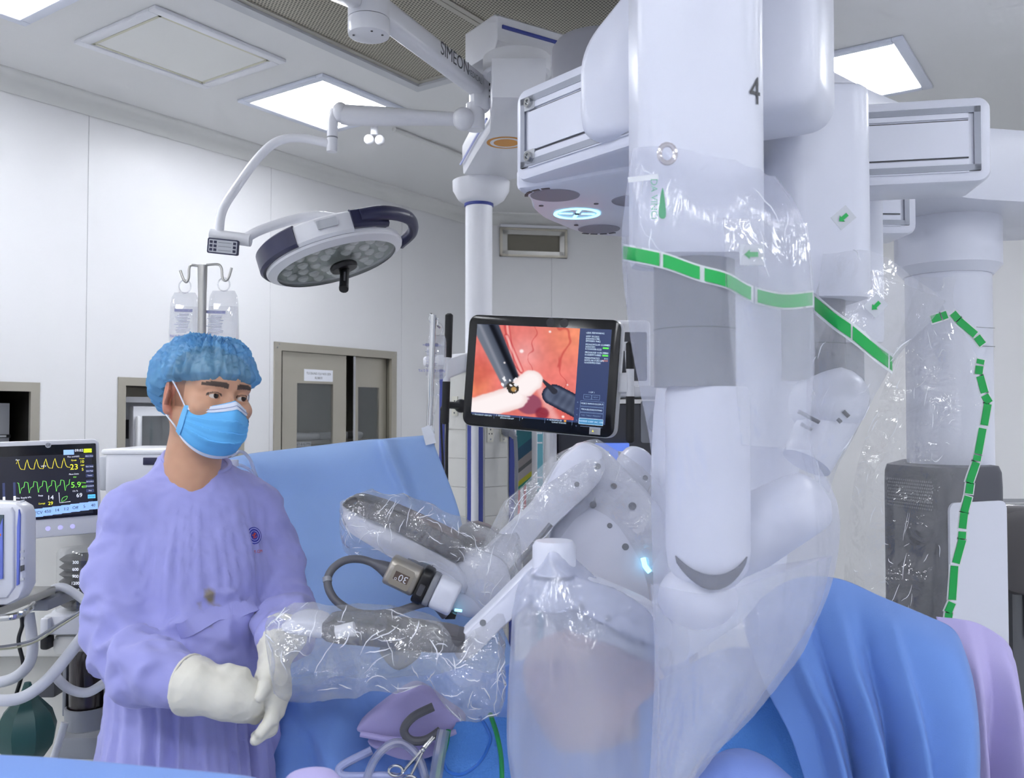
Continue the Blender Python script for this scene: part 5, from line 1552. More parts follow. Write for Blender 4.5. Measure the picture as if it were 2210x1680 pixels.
film_label(1890, 660, 1.61, 45, d3)
# clear sheet hanging on the tower
rows = []
for y, xl, xr in ((598, 1985, 2062), (650, 1965, 2058), (720, 1945, 2085), (800, 1925, 2118), (900, 1885, 2132), (1000, 1855, 2108), (1130, 1835, 2080), (1250, 1822, 2060), (1350, 1815, 2046), (1420, 1812, 2042)):
    rows.append([A(xl, y, 2.74), A(xl + (xr - xl) * .25, y, 2.65), A((xl + xr) / 2, y, 2.61), A(xl + (xr - xl) * .75, y, 2.60), A(xr, y, 2.63)])
P_ = sheet(rows, 60, 80, .012, 5, 3.3, (1, 1, .25))
me = MB().grid(P_).mesh('tower_drape', 180, False)
dt = tag(link('tower_drape', me, F_THIN), 'clear wrinkled plastic sheet with green dashes hanging on the robot tower', 'drape')
gp = [(2010, 690, 2030, 684), (2033, 683, 2044, 679), (2056, 676, 2068, 690), (2069, 692, 2105, 723), (2108, 727, 2121, 744), (2117, 776, 2115, 786), (2114, 790, 2112, 808), (2115, 812, 2125, 848), (2125, 853, 2135, 870), (2132, 872, 2124, 918), (2121, 925, 2111, 980), (2110, 983, 2108, 995),
      (2107, 998, 2092, 1042), (2094, 1044, 2091, 1066), (2090, 1072, 2081, 1106), (2081, 1107, 2077, 1141), (2077, 1148, 2076, 1163), (2077, 1165, 2063, 1216), (2060, 1222, 2055, 1295), (2055, 1301, 2046, 1322), (2048, 1324, 2045, 1350)]
for x0_, y0_, x1_, y1_ in gp:
    a, b = A(x0_, y0_, 2.575), A(x1_, y1_, 2.575)
    dv = (b - a); L_ = dv.length; dv.normalize(); pv_ = V((-dv.z, 0, dv.x))
    if pv_.x > 0: pv_ = -pv_
    plate((a + b) / 2 + V((0, .002, 0)), dv, V((-dv.z, 0, dv.x)) , L_ + .006, .03, .0006).build('band_backing', M_WHITETAPE, dt)
    plate((a + b) / 2, dv, V((-dv.z, 0, dv.x)), L_, .022, .0006).build('green_dash', M_GREEN, dt)
# bags over the lower arms
def film_long(name, levels, Y_, ry, m, label, n=40, nv=70, amp=.006, freq=12, seed=0.0):
    """bag lying along the picture's x: levels of (x, y top, y bottom)"""
    rings = []
    for lv in levels:
        x, yt, yb = lv[:3]; x2 = lv[3] if len(lv) > 3 else x
        ring = []
        for k in range(n):
            a = 2 * math.pi * k / n
            t = (1 - math.cos(a)) / 2
            ring.append(A(x + (x2 - x) * t, yt + (yb - yt) * t, Y_ - ry * math.sin(a) * (abs(math.sin(a)) ** .2)))
        rings.append(ring)
    c0 = sum(rings[0], V()) / n; c1 = sum(rings[-1], V()) / n
    rings = [[c0 + (p - c0) * .1 for p in rings[0]]] + rings + [[c1 + (p - c1) * .15 for p in rings[-1]]]
    cols = [resample([r[j] for r in rings], nv) for j in range(n)]
    me = MB().loft([[cols[j][i] for j in range(n)] for i in range(nv)], True, False).mesh(name, 180)
    wrap_noise(me, amp, freq, seed)
    return tag(link(name, me, m), label, 'drape')
bagA = film_long('instrument_bag', [(737, 1082, 1150), (748, 1072, 1195), (785, 1058, 1215), (850, 1064, 1228), (920, 1082, 1240), (985, 1112, 1275), (1040, 1138, 1325), (1085, 1150, 1345), (1120, 1160, 1330)], 1.99, .085, F_CLEAR, 'clear crinkled plastic bag over the upper instrument spar', amp=.010, seed=1.0)
bagC = film_long('instrument_bag', [(578, 1342, 1400), (598, 1318, 1500), (640, 1305, 1512), (700, 1304, 1516), (760, 1305, 1508), (805, 1308, 1488), (860, 1312, 1500), (920, 1320, 1492), (955, 1338, 1520), (985, 1376, 1548), (1010, 1352, 1556), (1050, 1345, 1552), (1085, 1330, 1535)], 1.64, .085, F_CLEAR, 'clear crinkled plastic bag over the front grey instrument spar', amp=.010, seed=4.0)
ap = spline([A(1050, 1262, 2.03), A(1100, 1195, 2.04), A(1165, 1110, 2.05), A(1222, 1045, 2.06), A(1262, 1022, 2.07), A(1312, 1040, 2.09), A(1370, 1100, 2.1), A(1425, 1180, 2.11), A(1440, 1300, 2.11)], 8)
me = MB().tube(ap, [.05 + .028 * min(1, i / 14) for i in range(len(ap))], 40, False, 1.0).mesh('arm_drape', 180)
wrap_noise(me, .012, 7, 7.7)
bagB = tag(link('arm_drape', me, F_CLEAR), 'clear plastic drape wrapped over the bent arm beside the monitor', 'drape')
dh, _ = film_tube('arm_drape', [([(1172, 1204), (1200, 1194), (1232, 1206)], 1.64, .052), ([(1128, 1258), (1205, 1246), (1318, 1266)], 1.62, .08), ([(1114, 1315), (1250, 1320), (1402, 1332)], 1.6, .11), ([(1098, 1420), (1250, 1425), (1414, 1430)], 1.58, .12), ([(1090, 1520), (1250, 1525), (1416, 1525)], 1.57, .11), ([(1090, 1620), (1250, 1625), (1416, 1620)], 1.56, .1), ([(1112, 1740), (1260, 1745), (1418, 1740)], 1.55, .09)],
          F_HAZE, 'milky plastic drape hanging from the front bent arm over the patient', amp=.016, freq=9, seed=9.3, stretch=(1, 1, .2), n=96)

# white threads painted in as the glints along sharp film creases
M_GLINT = mat('film_glint_white', '#f4f7ff', .15, spec=.8)
def creases(o, n, rows, count, seed, closed=True, span=(3, 8), rad=(.0005, .0012), rrange=(0.02, .98), jrange=(0, 1), lean=None):
    rnd = random.Random(seed)
    co = [v.co.copy() for v in o.data.vertices]; no = [v.normal.copy() for v in o.data.vertices]
    def at(i, j):
        i = max(0, min(rows - 1.001, i)); i0 = int(i); fi = i - i0
        j = j % n if closed else max(0, min(n - 1.001, j)); j0 = int(j); fj = j - j0; j1 = (j0 + 1) % n
        a = co[i0 * n + j0].lerp(co[i0 * n + j1], fj); b = co[(i0 + 1) * n + j0].lerp(co[(i0 + 1) * n + j1], fj)
        return a.lerp(b, fi), no[i0 * n + j0]
    mb = MB()
    for _ in range(count):
        i, j = rows * rnd.uniform(*rrange), n * rnd.uniform(*jrange)
        ang = rnd.gauss(lean, .35) if lean is not None else rnd.uniform(0, 6.28)
        L_ = rnd.uniform(*span); pts_ = []; r0 = rnd.uniform(*rad)
        for k in range(6):
            p, q = at(i, j)
            s_ = 1 if q.y < 0 else -1
            pts_.append(p + q * (.0012 * s_))
            i += math.cos(ang) * L_ / 5; j += math.sin(ang) * L_ / 5; ang += rnd.uniform(-.5, .5)
        mb.tube(pts_, [r0 * .2, r0 * .8, r0, r0, r0 * .7, r0 * .2], 5)
    t = mb.build('crease_glints', M_GLINT, o, 60)
    tag(t, kind='stuff')
    return t
creases(bagA, 40, 70, 70, 1, jrange=(0.02, .48), span=(2, 6))
creases(bagC, 40, 70, 80, 2, jrange=(0.02, .48), span=(2, 6))
creases(bagB, 40, len(ap), 26, 3, span=(3, 9))
creases(dt, 60, 80, 60, 4, False, span=(2, 6), rad=(.0005, .0011), jrange=(0, .8))
creases(d4, 110, 90, 9, 5, jrange=(.08, .42), rrange=(.03, .16), span=(3, 7), rad=(.0005, .0011), lean=.2)
creases(d3, 56, 44, 14, 6, jrange=(.02, .48), span=(2, 7), rad=(.0005, .0012))
# overlapping pleat down the front of the near sleeve
fr_ = [[A(x0_, y_, Y_), A((x0_ + x1_) / 2, y_ + 6, Y_ - .02), A(x1_, y_ + 12, Y_ + .03)] for x0_, x1_, y_, Y_ in ((1560, 1740, 470, 1.285), (1566, 1752, 560, 1.275), (1570, 1754, 612, 1.275), (1575, 1752, 720, 1.285), (1590, 1748, 860, 1.295), (1600, 1742, 960, 1.305))]
me = MB().grid(sheet(fr_, 24, 40, .004, 9, 2.0, (1, 1, .2))).mesh('sleeve_pleat', 180, False)
link('sleeve_pleat', me, F_MILK2, d4)
# equipment glimpsed beyond the cart at the right edge
e = thing('grey_equipment_cart', 'grey equipment cart with a chrome ledge at the right edge behind the robot', 'equipment cart', A(2215, 1500, 3.2))
gx = A(2215, 1400, 3.2).x
MB().rbox((gx + .16, 3.4, .66), (.42, .4, 1.1), .02).build('body', mat('cart_slate', '#6a6c72', .5), e)
MB().rbox((gx + .12, 3.2, 1.215), (.5, .06, .03), .008).build('chrome_ledge', M_CHROME, e)
MB().rbox((gx + .04, 3.19, .95), (.1, .012, .4), .004).build('side_sheet', M_GREYW, e)
MB().rbox((gx + .16, 3.4, .06), (.46, .44, .12), .03).build('base', M_DGREY, e)

# ================================================================== CLOTH: SCREEN, PATIENT DRAPES, TOWELS
def cloth(name, col, rough=.75, fine=600, trans=.18, dots=False):
    m = mat(name, col, rough, spec=.2, sheen=.15)
    nt = m.node_tree; p = nt.nodes['Principled BSDF']
    tl = nt.nodes.new('ShaderNodeBsdfTranslucent'); tl.inputs[0].default_value = lin(col)
    mx = nt.nodes.new('ShaderNodeMixShader'); mx.inputs[0].default_value = trans
    out = [n for n in nt.nodes if n.type == 'OUTPUT_MATERIAL'][0]
    nt.links.new(p.outputs[0], mx.inputs[1]); nt.links.new(tl.outputs[0], mx.inputs[2]); nt.links.new(mx.outputs[0], out.inputs[0])
    tc = nt.nodes.new('ShaderNodeTexCoord')
    tx_ = nt.nodes.new('ShaderNodeTexVoronoi' if dots else 'ShaderNodeTexNoise'); tx_.inputs['Scale'].default_value = fine
    nt.links.new(tc.outputs['Object'], tx_.inputs['Vector'])
    b = nt.nodes.new('ShaderNodeBump'); b.inputs['Strength'].default_value = .5 if dots else .25; b.inputs['Distance'].default_value = .002
    nt.links.new(tx_.outputs['Distance' if dots else 'Fac'], b.inputs['Height']); nt.links.new(b.outputs['Normal'], p.inputs['Normal'])
    return m
M_DRAPE = cloth('blue_nonwoven', '#b4d3ff', trans=.3)
M_DRAPE2 = cloth('blue_nonwoven_deep', '#7fa6ee', trans=.12)
M_DRAPED = cloth('blue_dotted_nonwoven', '#62a0f4', fine=260, dots=True, trans=.1)
M_LILAC = cloth('lilac_cotton', '#c4bcf0', .85, 900, .1)
def cloth_sheet(name, rows, nu, nv, m, label, cat='drape', amp=.0, freq=4, seed=0.0, stretch=(1, 1, 1), fold=None, solid=.0025):
    P = sheet([[A(*q) for q in r] for r in rows], nu, nv, amp, freq, seed, stretch)
    if fold:
        for i in range(nv):
            for j in range(nu):
                P[i][j] = P[i][j] + fold(j / (nu - 1), i / (nv - 1))
    me = MB().grid(P).mesh(name, 180, False)
    o = link(name, me, m)
    md = o.modifiers.new('thickness', 'SOLIDIFY'); md.thickness = solid; md.offset = 0
    return tag(o, label, cat)
def fold_fn(waves, amp, grow=1.0, base=.2, lean=0.0, dirv=(0, -1, 0)):
    D = V(dirv)
    def f(s, t):
        a = 0.0
        for c, w, h in waves:
            x = (s - c - lean * t) / w
            a += h * math.exp(-x * x)
        return D * (amp * a * (base + (1 - base) * t ** grow))
    return f
cloth_sheet('screen_drape', [
    [(440, 1005, 2.40), (520, 983, 2.42), (590, 973, 2.44), (700, 962, 2.46), (820, 950, 2.48), (905, 941, 2.495), (930, 937, 2.5)],
    [(440, 1035, 2.375), (520, 1012, 2.39), (590, 1004, 2.41), (700, 992, 2.43), (820, 980, 2.455), (910, 965, 2.48), (940, 965, 2.49)],
    [(440, 1110, 2.38), (590, 1085, 2.42), (700, 1080, 2.44), (820, 1080, 2.46), (900, 1075, 2.46), (985, 1085, 2.47)],
    [(440, 1210, 2.36), (590, 1200, 2.40), (720, 1195, 2.41), (850, 1190, 2.42), (1010, 1180, 2.40)],
    [(440, 1330, 2.30), (590, 1325, 2.33), (720, 1320, 2.34), (870, 1315, 2.35), (1060, 1300, 2.33)],
    [(450, 1450, 2.2), (590, 1450, 2.22), (740, 1440, 2.23), (890, 1435, 2.24), (1110, 1420, 2.2)],
    [(470, 1580, 2.10), (600, 1580, 2.1), (760, 1570, 2.12), (920, 1560, 2.14), (1140, 1550, 2.1)],
    [(490, 1760, 2.02), (620, 1760, 2.0), (780, 1750, 2.04), (950, 1740, 2.06), (1160, 1740, 2.02)]],
    90, 110, M_DRAPE, 'blue screen drape hung behind the man from the thin stand', amp=.010, freq=2.2, seed=1.5,
    fold=lambda s, t: V((0, -1, 0)) * (.05 * math.exp(-((s - .80 - .05 * t) / .025) ** 2) * max(0, 1 - 2.2 * t) + .055 * math.exp(-((s - .28 - .45 * (t - .75)) / .04) ** 2) * sst(.6, .85, t) + .05 * math.exp(-((s - .42 - .5 * (t - .75)) / .03) ** 2) * sst(.65, .9, t)))
tp = A(926, 940, 2.488)
e = thing('drape_tape', 'white tape fixing the blue screen drape to the thin stand', 'tape', tp)
plate(tp + V((0, -.004, 0)), V((1, 0, .25)), V((-.25, 0, 1)), .03, .05, .004).build('strip', M_WHITETAPE, e)
plate(tp + V((.004, -.009, .012)), V((1, 0, .6)), V((-.6, 0, 1)), .012, .035, .003).build('strip', M_WHITETAPE, e)
# patient drape across the table, between the arms
cloth_sheet('patient_drape', [
    [(560, 1470, 2.05), (680, 1475, 2.04), (800, 1470, 2.06), (950, 1460, 2.06), (1120, 1440, 2.05), (1300, 1400, 2.0), (1480, 1380, 1.98)],
    [(565, 1540, 1.99), (690, 1530, 1.98), (820, 1530, 1.98), (960, 1520, 1.96), (1120, 1510, 1.94), (1300, 1500, 1.92), (1500, 1480, 1.9)],
    [(580, 1620, 1.93), (700, 1610, 1.92), (830, 1600, 1.9), (970, 1590, 1.88), (1120, 1580, 1.86), (1300, 1580, 1.84), (1540, 1560, 1.8)],
    [(600, 1780, 1.88), (720, 1780, 1.86), (850, 1770, 1.84), (980, 1770, 1.82), (1130, 1760, 1.8), (1320, 1760, 1.78), (1580, 1740, 1.76)]],
    110, 60, M_DRAPE2, 'blue drape falling in folds over the patient below the arms', amp=.022, freq=4.5, seed=6.1, stretch=(1.6, 1, .35),
    fold=fold_fn(((.08, .03, 1), (.17, .03, -.8), (.25, .025, 1.1), (.62, .05, .4)), .045, .6, .3, .12))
cloth_sheet('dotted_drape', [
    [(985, 1560, 1.80), (1050, 1548, 1.79), (1120, 1552, 1.79)],
    [(960, 1620, 1.785), (1050, 1615, 1.775), (1125, 1615, 1.775)],
    [(930, 1760, 1.77), (1045, 1760, 1.76), (1130, 1760, 1.76)]], 30, 30, M_DRAPED, 'dotted blue absorbent drape under the green cable', amp=.004, freq=5)
# right hand side
cloth_sheet('leg_drape', [
    [(1600, 1330, 1.80), (1700, 1262, 1.80), (1800, 1258, 1.78), (1900, 1296, 1.74), (2000, 1335, 1.70), (2055, 1362, 1.68), (2080, 1410, 1.70)],
    [(1620, 1400, 1.72), (1710, 1330, 1.70), (1800, 1318, 1.69), (1900, 1352, 1.65), (2000, 1388, 1.61), (2072, 1425, 1.60), (2092, 1470, 1.63)],
    [(1660, 1500, 1.66), (1730, 1450, 1.65), (1810, 1440, 1.63), (1900, 1460, 1.60), (2000, 1480, 1.57), (2085, 1520, 1.55), (2104, 1560, 1.58)],
    [(1710, 1600, 1.63), (1770, 1580, 1.62), (1830, 1575, 1.6), (1910, 1580, 1.57), (2010, 1590, 1.55), (2092, 1610, 1.53), (2112, 1640, 1.56)],
    [(1765, 1780, 1.6), (1800, 1780, 1.6), (1850, 1780, 1.58), (1920, 1780, 1.55), (2020, 1780, 1.53), (2100, 1780, 1.51), (2122, 1780, 1.54)]],
    120, 90, cloth('blue_nonwoven_thick', '#7299e2', trans=.05), 'large blue drape hanging in folds beside the plastic sleeve', amp=.006, freq=3, seed=8.2,
    fold=fold_fn(((.18, .035, 1), (.30, .03, -1.0), (.39, .03, 1.0), (.50, .04, -1.1), (.60, .03, .9), (.80, .09, .25)), .06, 1.1, .0))
cloth_sheet('dotted_drape', [
    [(1380, 1500, 1.80), (1480, 1440, 1.82), (1580, 1400, 1.82), (1720, 1420, 1.80)], [(1380, 1580, 1.74), (1480, 1560, 1.74), (1600, 1540, 1.74), (1745, 1560, 1.73)], [(1380, 1780, 1.70), (1480, 1770, 1.70), (1620, 1760, 1.69), (1790, 1760, 1.68)]],
    40, 40, M_DRAPED, 'dotted blue drape between the plastic sleeve and the hanging folds', amp=.006, freq=4, seed=3)
cloth_sheet('mound_drape', [
    [(1480, 1680, 1.62), (1540, 1630, 1.62), (1590, 1618, 1.62), (1650, 1640, 1.62), (1720, 1690, 1.63)], [(1470, 1720, 1.54), (1540, 1670, 1.53), (1590, 1655, 1.53), (1655, 1675, 1.54), (1730, 1720, 1.56)], [(1470, 1800, 1.5), (1540, 1790, 1.48), (1600, 1790, 1.48), (1660, 1790, 1.49), (1740, 1800, 1.52)]],
    50, 30, cloth('blue_violet_nonwoven', '#8aa4ee', trans=.1), 'rounded violet-blue drape edge at the bottom beside the sleeve', amp=.004, freq=6)
cloth_sheet('lilac_drape', [
    [(2020, 1335, 1.92), (2080, 1346, 1.90), (2130, 1368, 1.88), (2165, 1398, 1.87), (2180, 1440, 1.89)],
    [(2040, 1420, 1.84), (2090, 1425, 1.82), (2135, 1440, 1.80), (2172, 1465, 1.80), (2190, 1510, 1.84)],
    [(2060, 1540, 1.80), (2100, 1540, 1.78), (2145, 1550, 1.76), (2185, 1565, 1.77), (2204, 1600, 1.81)],
    [(2075, 1780, 1.77), (2110, 1780, 1.75), (2160, 1780, 1.73), (2205, 1780, 1.74), (2228, 1780, 1.78)]],
    60, 70, M_LILAC, 'lilac cotton drape hanging behind the large blue drape', amp=.008, freq=5, seed=2.4, stretch=(1, 1, .4),
    fold=fold_fn(((.25, .07, 1), (.45, .07, -.8), (.62, .06, 1), (.85, .05, -.6)), .06, 1.0, .1, -.1))
# belly glimpsed through the film
e_skin = mat('skin_patient', '#d8ae98', .5, var=(8, .1))
me = MB().ball(A(1292, 1500, 1.90), (.16, .13, .15), 40, 24, M=rotM('Y', 14)).mesh('draped_patient', 180)
wrap_noise(me, .03, 7, 1.3, (1, 1, 1), 'n')
tag(link('draped_patient', me, e_skin), 'bare skin of the patient seen hazily through the milky film', 'person')
# operating table that carries it all
e = thing('operating_table', 'operating table hidden under the blue drapes', 'operating table', (.35, 2.05, 0))
MB().rbox((.45, 2.15, .62), (1.6, .3, .1), .03).build('table_top', M_DGREY, e)
MB().rbox((.45, 2.2, .3), (.3, .26, .56), .03).build('pillar', M_STEEL, e)
MB().rbox((.45, 2.2, .05), (.9, .4, .1), .03).build('foot', M_STEEL, e)
# folded lilac towel with tubes, cables and forceps
e = thing('lilac_towel', 'folded lilac towel lying on the patient drape under the bagged arm', 'towel', A(880, 1640, 1.85))
def soft_prism(P, Y_, d, bev, seed):
    me = pxprism(smooth_poly(P, 5), Y_, d, bev).mesh('fold', 60)
    return me
for P, Y_, d in (([(772, 1570), (868, 1494), (910, 1490), (962, 1528), (1002, 1560), (985, 1586), (900, 1598), (795, 1590)], 1.80, .06), ([(800, 1600), (900, 1604), (975, 1596), (935, 1636), (872, 1646), (805, 1618)], 1.815, .05)):
    link('towel_fold', pxprism(smooth_poly(P, 5), Y_, d, .012).mesh('towel_fold', 60), M_LILAC, e)
MB().tube(spline([A(778, 1585, 1.793), A(850, 1597, 1.79), A(930, 1596, 1.79), A(985, 1580, 1.795)], 6), .006, 8).build('hem', M_LILAC, e)
def cable(name, label, P, r, m, cat='cable', n=7):
    return tag(MB().tube(spline([A(*q) for q in P], n), r, 10).build(name, m), label, cat)
cable('grey_cable', 'thick grey cable looping down onto the lilac towel', [(935, 1526, 1.77), (892, 1548, 1.76), (872, 1576, 1.755), (886, 1598, 1.755), (918, 1598, 1.76), (950, 1578, 1.775)], .0085, MATS['cable_grey'])
M_TUBE = film('clear_tube', '#cfd4ee', .45, .15, .1, (5, .1, .002))
cable('clear_tube', 'clear suction tube arching below the lilac towel', [(786, 1700, 1.74), (806, 1645, 1.745), (838, 1610, 1.75), (872, 1606, 1.75), (905, 1640, 1.745), (922, 1700, 1.74)], .0085, M_TUBE, 'tube')
cable('clear_tube', 'clear straight tube running down from under the lilac towel', [(958, 1578, 1.765), (948, 1630, 1.745), (936, 1710, 1.735)], .013, M_TUBE, 'tube')
cable('white_tube', 'bent pale grey tube at the bottom under the lilac towel', [(802, 1620, 1.775), (740, 1652, 1.76), (733, 1668, 1.755), (750, 1676, 1.75), (840, 1676, 1.745), (900, 1690, 1.74)], .008, mat('tube_pale', '#a3abd6', .4), 'tube')
cable('green_cable', 'green cable hanging from the bag down over the dotted drape', [(1058, 1542, 1.68), (1072, 1585, 1.7), (1082, 1640, 1.71), (1084, 1720, 1.71)], .0045, mat('green_rubber', '#0c8f4c', .4))
cable('green_cable', 'green cable coming out of the lilac towel beside the clear tube', [(968, 1576, 1.77), (962, 1610, 1.755), (950, 1650, 1.74), (938, 1710, 1.735)], .005, MATS['green_rubber'])
cable('blue_cable', 'thin blue cable making a wide loop on the dotted drape', [(958, 1590, 1.77), (954, 1630, 1.755), (966, 1664, 1.745), (998, 1672, 1.74), (1036, 1645, 1.74), (1058, 1600, 1.74), (1052, 1575, 1.75), (1036, 1548, 1.77)], .0036, mat('blue_rubber', '#2f6fce', .4))
e = thing('clamp_forceps', 'steel ring-handled forceps lying beside the clear tube', 'forceps', A(880, 1670, 1.74))
MB().tube([A(934, 1590, 1.752), A(912, 1618, 1.742), A(868, 1668, 1.735)], [.002, .003, .0028], 8).build('shank', M_CHROME, e)
MB().tube([A(938, 1592, 1.752), A(914, 1620, 1.742), A(888, 1672, 1.735)], [.002, .003, .0028], 8).build('shank', M_CHROME, e)
for x, y in ((854, 1664), (884, 1686)):
    MB().tube([A(x + 15 * math.cos(a), y + 11 * math.sin(a), 1.735) for a in [2 * math.pi * k / 16 for k in range(17)]], .0028, 8).build('finger_ring', M_CHROME, e)
MB().ball(A(913, 1619, 1.739), .005, 10, 8).build('pivot', M_CHROME, e)
# near table under a blue cover, bottom left corner
tpts = [V(p + (0,)) for p in ((-.82, 1.115), (-.55, 1.085), (-.26, 1.022), (-.22, .62), (-.85, .6))]
rp = round_poly(tpts, .05, 6)
me = MB().loft([ringz(rp, .02, 1.03), ringz(rp, .6, 1.02), ringz(rp, 1.07, 1.01), ringz(rp, 1.117, 1.0), ringz(rp, 1.138, .975), ringz(rp, 1.143, .9), ringz(rp, 1.143, .4)]).mesh('covered_table', 60)
tag(link('covered_table', me, M_DRAPE2), 'low table under a smooth blue cover, cut off at the bottom left', 'table')
lp_ = [V((A(672, 1700, 1.2).x + .036 * math.cos(2 * math.pi * k / 20), 1.2 + .036 * math.sin(2 * math.pi * k / 20), 0)) for k in range(20)]
zt_ = A(672, 1668, 1.2).z
me = MB().loft([ringz(lp_, .02, 1.5), ringz(lp_, zt_ - .05, 1.35), ringz(lp_, zt_ - .018, 1.2), ringz(lp_, zt_ - .005, .9), ringz(lp_, zt_, .4)]).mesh('lilac_covered_post', 180)
tag(link('lilac_covered_post', me, M_LILAC), 'pale lilac covered bump at the bottom edge beside the blue table', 'cover')

# ================================================================== THE MAN IN THE LILAC GOWN
MAN = V((-.68, 1.92, 0)); BODY_ANG = R(38); HEAD_ANG = R(48)
RB = Matrix.Rotation(BODY_ANG, 4, 'Z')
def BW(x, y, z):                         # body-local (x his left, -y his front) to world
    return MAN + (RB @ V((x, y, 0))).to_3d() + V((0, 0, z))
def place(verts, ang, org, tilt=None):
    M = Matrix.Rotation(ang, 3, 'Z')
    if tilt is not None: M = M @ tilt
    return verts @ np.array(M).T + np.array(org)
HC_ = A(449, 853, 1.885)                 # between the eyes' level, mid skull
HTILT = Matrix.Rotation(R(5), 3, 'Y') @ Matrix.Rotation(R(4), 3, 'X')
HR = Matrix.Rotation(HEAD_ANG, 3, 'Z') @ HTILT
def HW(x, y, z):
    return HC_ + HR @ V((x, y, z))
person = thing('person', 'man in lilac surgical gown, blue cap and face mask with gloved hands clasped', 'person', (MAN.x, MAN.y, 0))
# ---- head, neck and shoulders
h = .0021
G = sd_grid((-.1, -.14, -.25), (.1, .13, .125), h)
d = sd_ell(G, (0, .012, .010), (.0755, .096, .090))
d = smin(d, sd_ell(G, (0, -.028, -.045), (.061, .062, .072)), .03)
d = smin(d, sd_ell(G, (0, -.063, -.098), (.026, .024, .022)), .03)
for s in (-1, 1):
    d = smin(d, sd_cone(G, (s * .056, .005, -.055), (s * .022, -.058, -.098), .017, .016), .02)
    d = smin(d, sd_ell(G, (s * .041, -.062, -.026), (.026, .024, .02)), .022)
    d = smin(d, sd_cone(G, (s * .012, -.083, .022), (s * .046, -.068, .02), .0085, .008), .016)
d = smin(d, sd_ell(G, (0, -.055, .05), (.055, .036, .04)), .03)
d = smin(d, sd_chain(G, [(0, -.084, .008), (0, -.098, -.018), (0, -.108, -.034)], [.0085, .0095, .0125]), .012)
for s in (-1, 1):
    d = smin(d, sd_ell(G, (s * .013, -.094, -.036), (.009, .011, .008)), .008)
EX, EY, EZ, ER = .0315, -.0735, .0, .0125
for s in (-1, 1):
    d = smax(d, -sd_ell(G, (s * EX, -.101, .001), (.02, .017, .0125)), .014)
    lid = sd_ell(G, (s * EX, EY, EZ), (.0152, .0148, .0142))
    d = smin(d, lid, .006)
    d = smax(d, -sd_ell(G, (s * EX, EY - .014, EZ - .001), (.0132, .014, .0046)), .0025)
d = smin(d, sd_cone(G, (0, .022, -.06), (0, .045, -.26), .054, .06), .03)
d = smin(d, sd_cone(G, (0, -.005, -.09), (0, .02, -.2), .03, .045), .03)
for s in (-1, 1):
    ME_ = np.array((Matrix.Rotation(R(s * 30), 3, 'Z') @ Matrix.Rotation(R(-10), 3, 'X')))
    ear = sd_ell(G, (s * .081, .016, -.012), (.0085, .022, .035), ME_)
    ear = smax(ear, -sd_ell(G, (s * .091, .011, -.006), (.0085, .0115, .020), ME_), .004)
    ear = smin(ear, sd_ell(G, (s * .084, .003, -.008), (.004, .005, .009)), .004)
    ear = smin(ear, sd_ell(G, (s * .080, .006, -.040), (.006, .009, .009)), .008)
    d = smin(d, ear, .006)
d = smax(d, G[..., 2] * -1 - .235, .002)
vv, ff = surface_net(G, d)
vv = relax(vv, ff, 1, .4)
del G, d
loc = vv.copy()
me = np_mesh('body', place(vv, HEAD_ANG, HC_, HTILT), ff)
def skin_col(i):
    x, y, z = loc[i]
    c = (.60, .335, .215)
    n_ = noise.noise(V((x, y, z)) * 60)
    r = c[0] * (1 + .05 * n_); g = c[1] * (1 + .06 * n_); b = c[2] * (1 + .06 * n_)
    for s in (-1, 1):                     # ear redness, brows and lash line
        if abs(x) > .074 and abs(z + .01) < .05 and -.01 < y < .05:
            r, g, b = .60, .26, .18
        bx, bz = x - s * .033, z - .0215 - .003 * math.cos((x - s * .033) * 60)
        if abs(bx) < .024 and abs(bz) < .0048 * (1.15 - .6 * max(0, s * bx) / .024) and y < -.05:
            r, g, b = .07, .045, .035
        ex, ez = x - s * EX, z - EZ
        if y < -.062 and abs(ex) < .0155:
            edge = (ex / .0148) ** 2 + ((ez - .0008) / .0062) ** 2
            if .72 < edge < 1.35 and ez > -.001: r, g, b = .06, .04, .035
    # short hair at the temples and nape, below the cap
    if z > -.045 and y > .03 and z < .03 and y > .0 and (abs(x) < .07 or y > .03): r, g, b = .035, .03, .03
    if -.062 < abs(x) and False: pass
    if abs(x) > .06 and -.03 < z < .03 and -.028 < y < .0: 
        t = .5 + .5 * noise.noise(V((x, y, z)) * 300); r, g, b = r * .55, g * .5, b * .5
    return (r, g, b, 1)
ca = me.color_attributes.new('Col', 'FLOAT_COLOR', 'POINT')
fl = []
for i in range(len(loc)): fl += skin_col(i)
ca.data.foreach_set('color', fl)
M_SKIN = mat('skin', '#c98f6f', .48, vcol=True, bump=(900, .08, .001))
M_SKIN.node_tree.nodes['Principled BSDF'].inputs['Subsurface Weight'].default_value = .12
M_SKIN.node_tree.nodes['Principled BSDF'].inputs['Subsurface Radius'].default_value = (.01, .004, .002)
body_o = link('body', me, M_SKIN, person)
# ---- eyes
for s in (-1, 1):
    c = HW(s * EX, EY, EZ)
    look = (HR @ V((.22, -1, .06))).normalized()
    eb = MB().ball(c, ER, 24, 16).build('eyeball', mat('eye_white', '#d9d2cc', .15), body_o)
    q = look.to_track_quat('Z', 'Y').to_matrix()
    MB().lathe([(.001, .0004), (.0056, 0), (.0060, -.0016), (.0058, -.004)], c + look * (ER + .0002), q, 20).build('iris', mat('iris_brown', '#2c1c14', .08), body_o)
    MB().lathe([(.0003, .0003), (.0026, 0), (.0026, -.0005)], c + look * (ER + .0007), q, 16).build('pupil', mat('pupil_black', '#050505', .05), body_o)
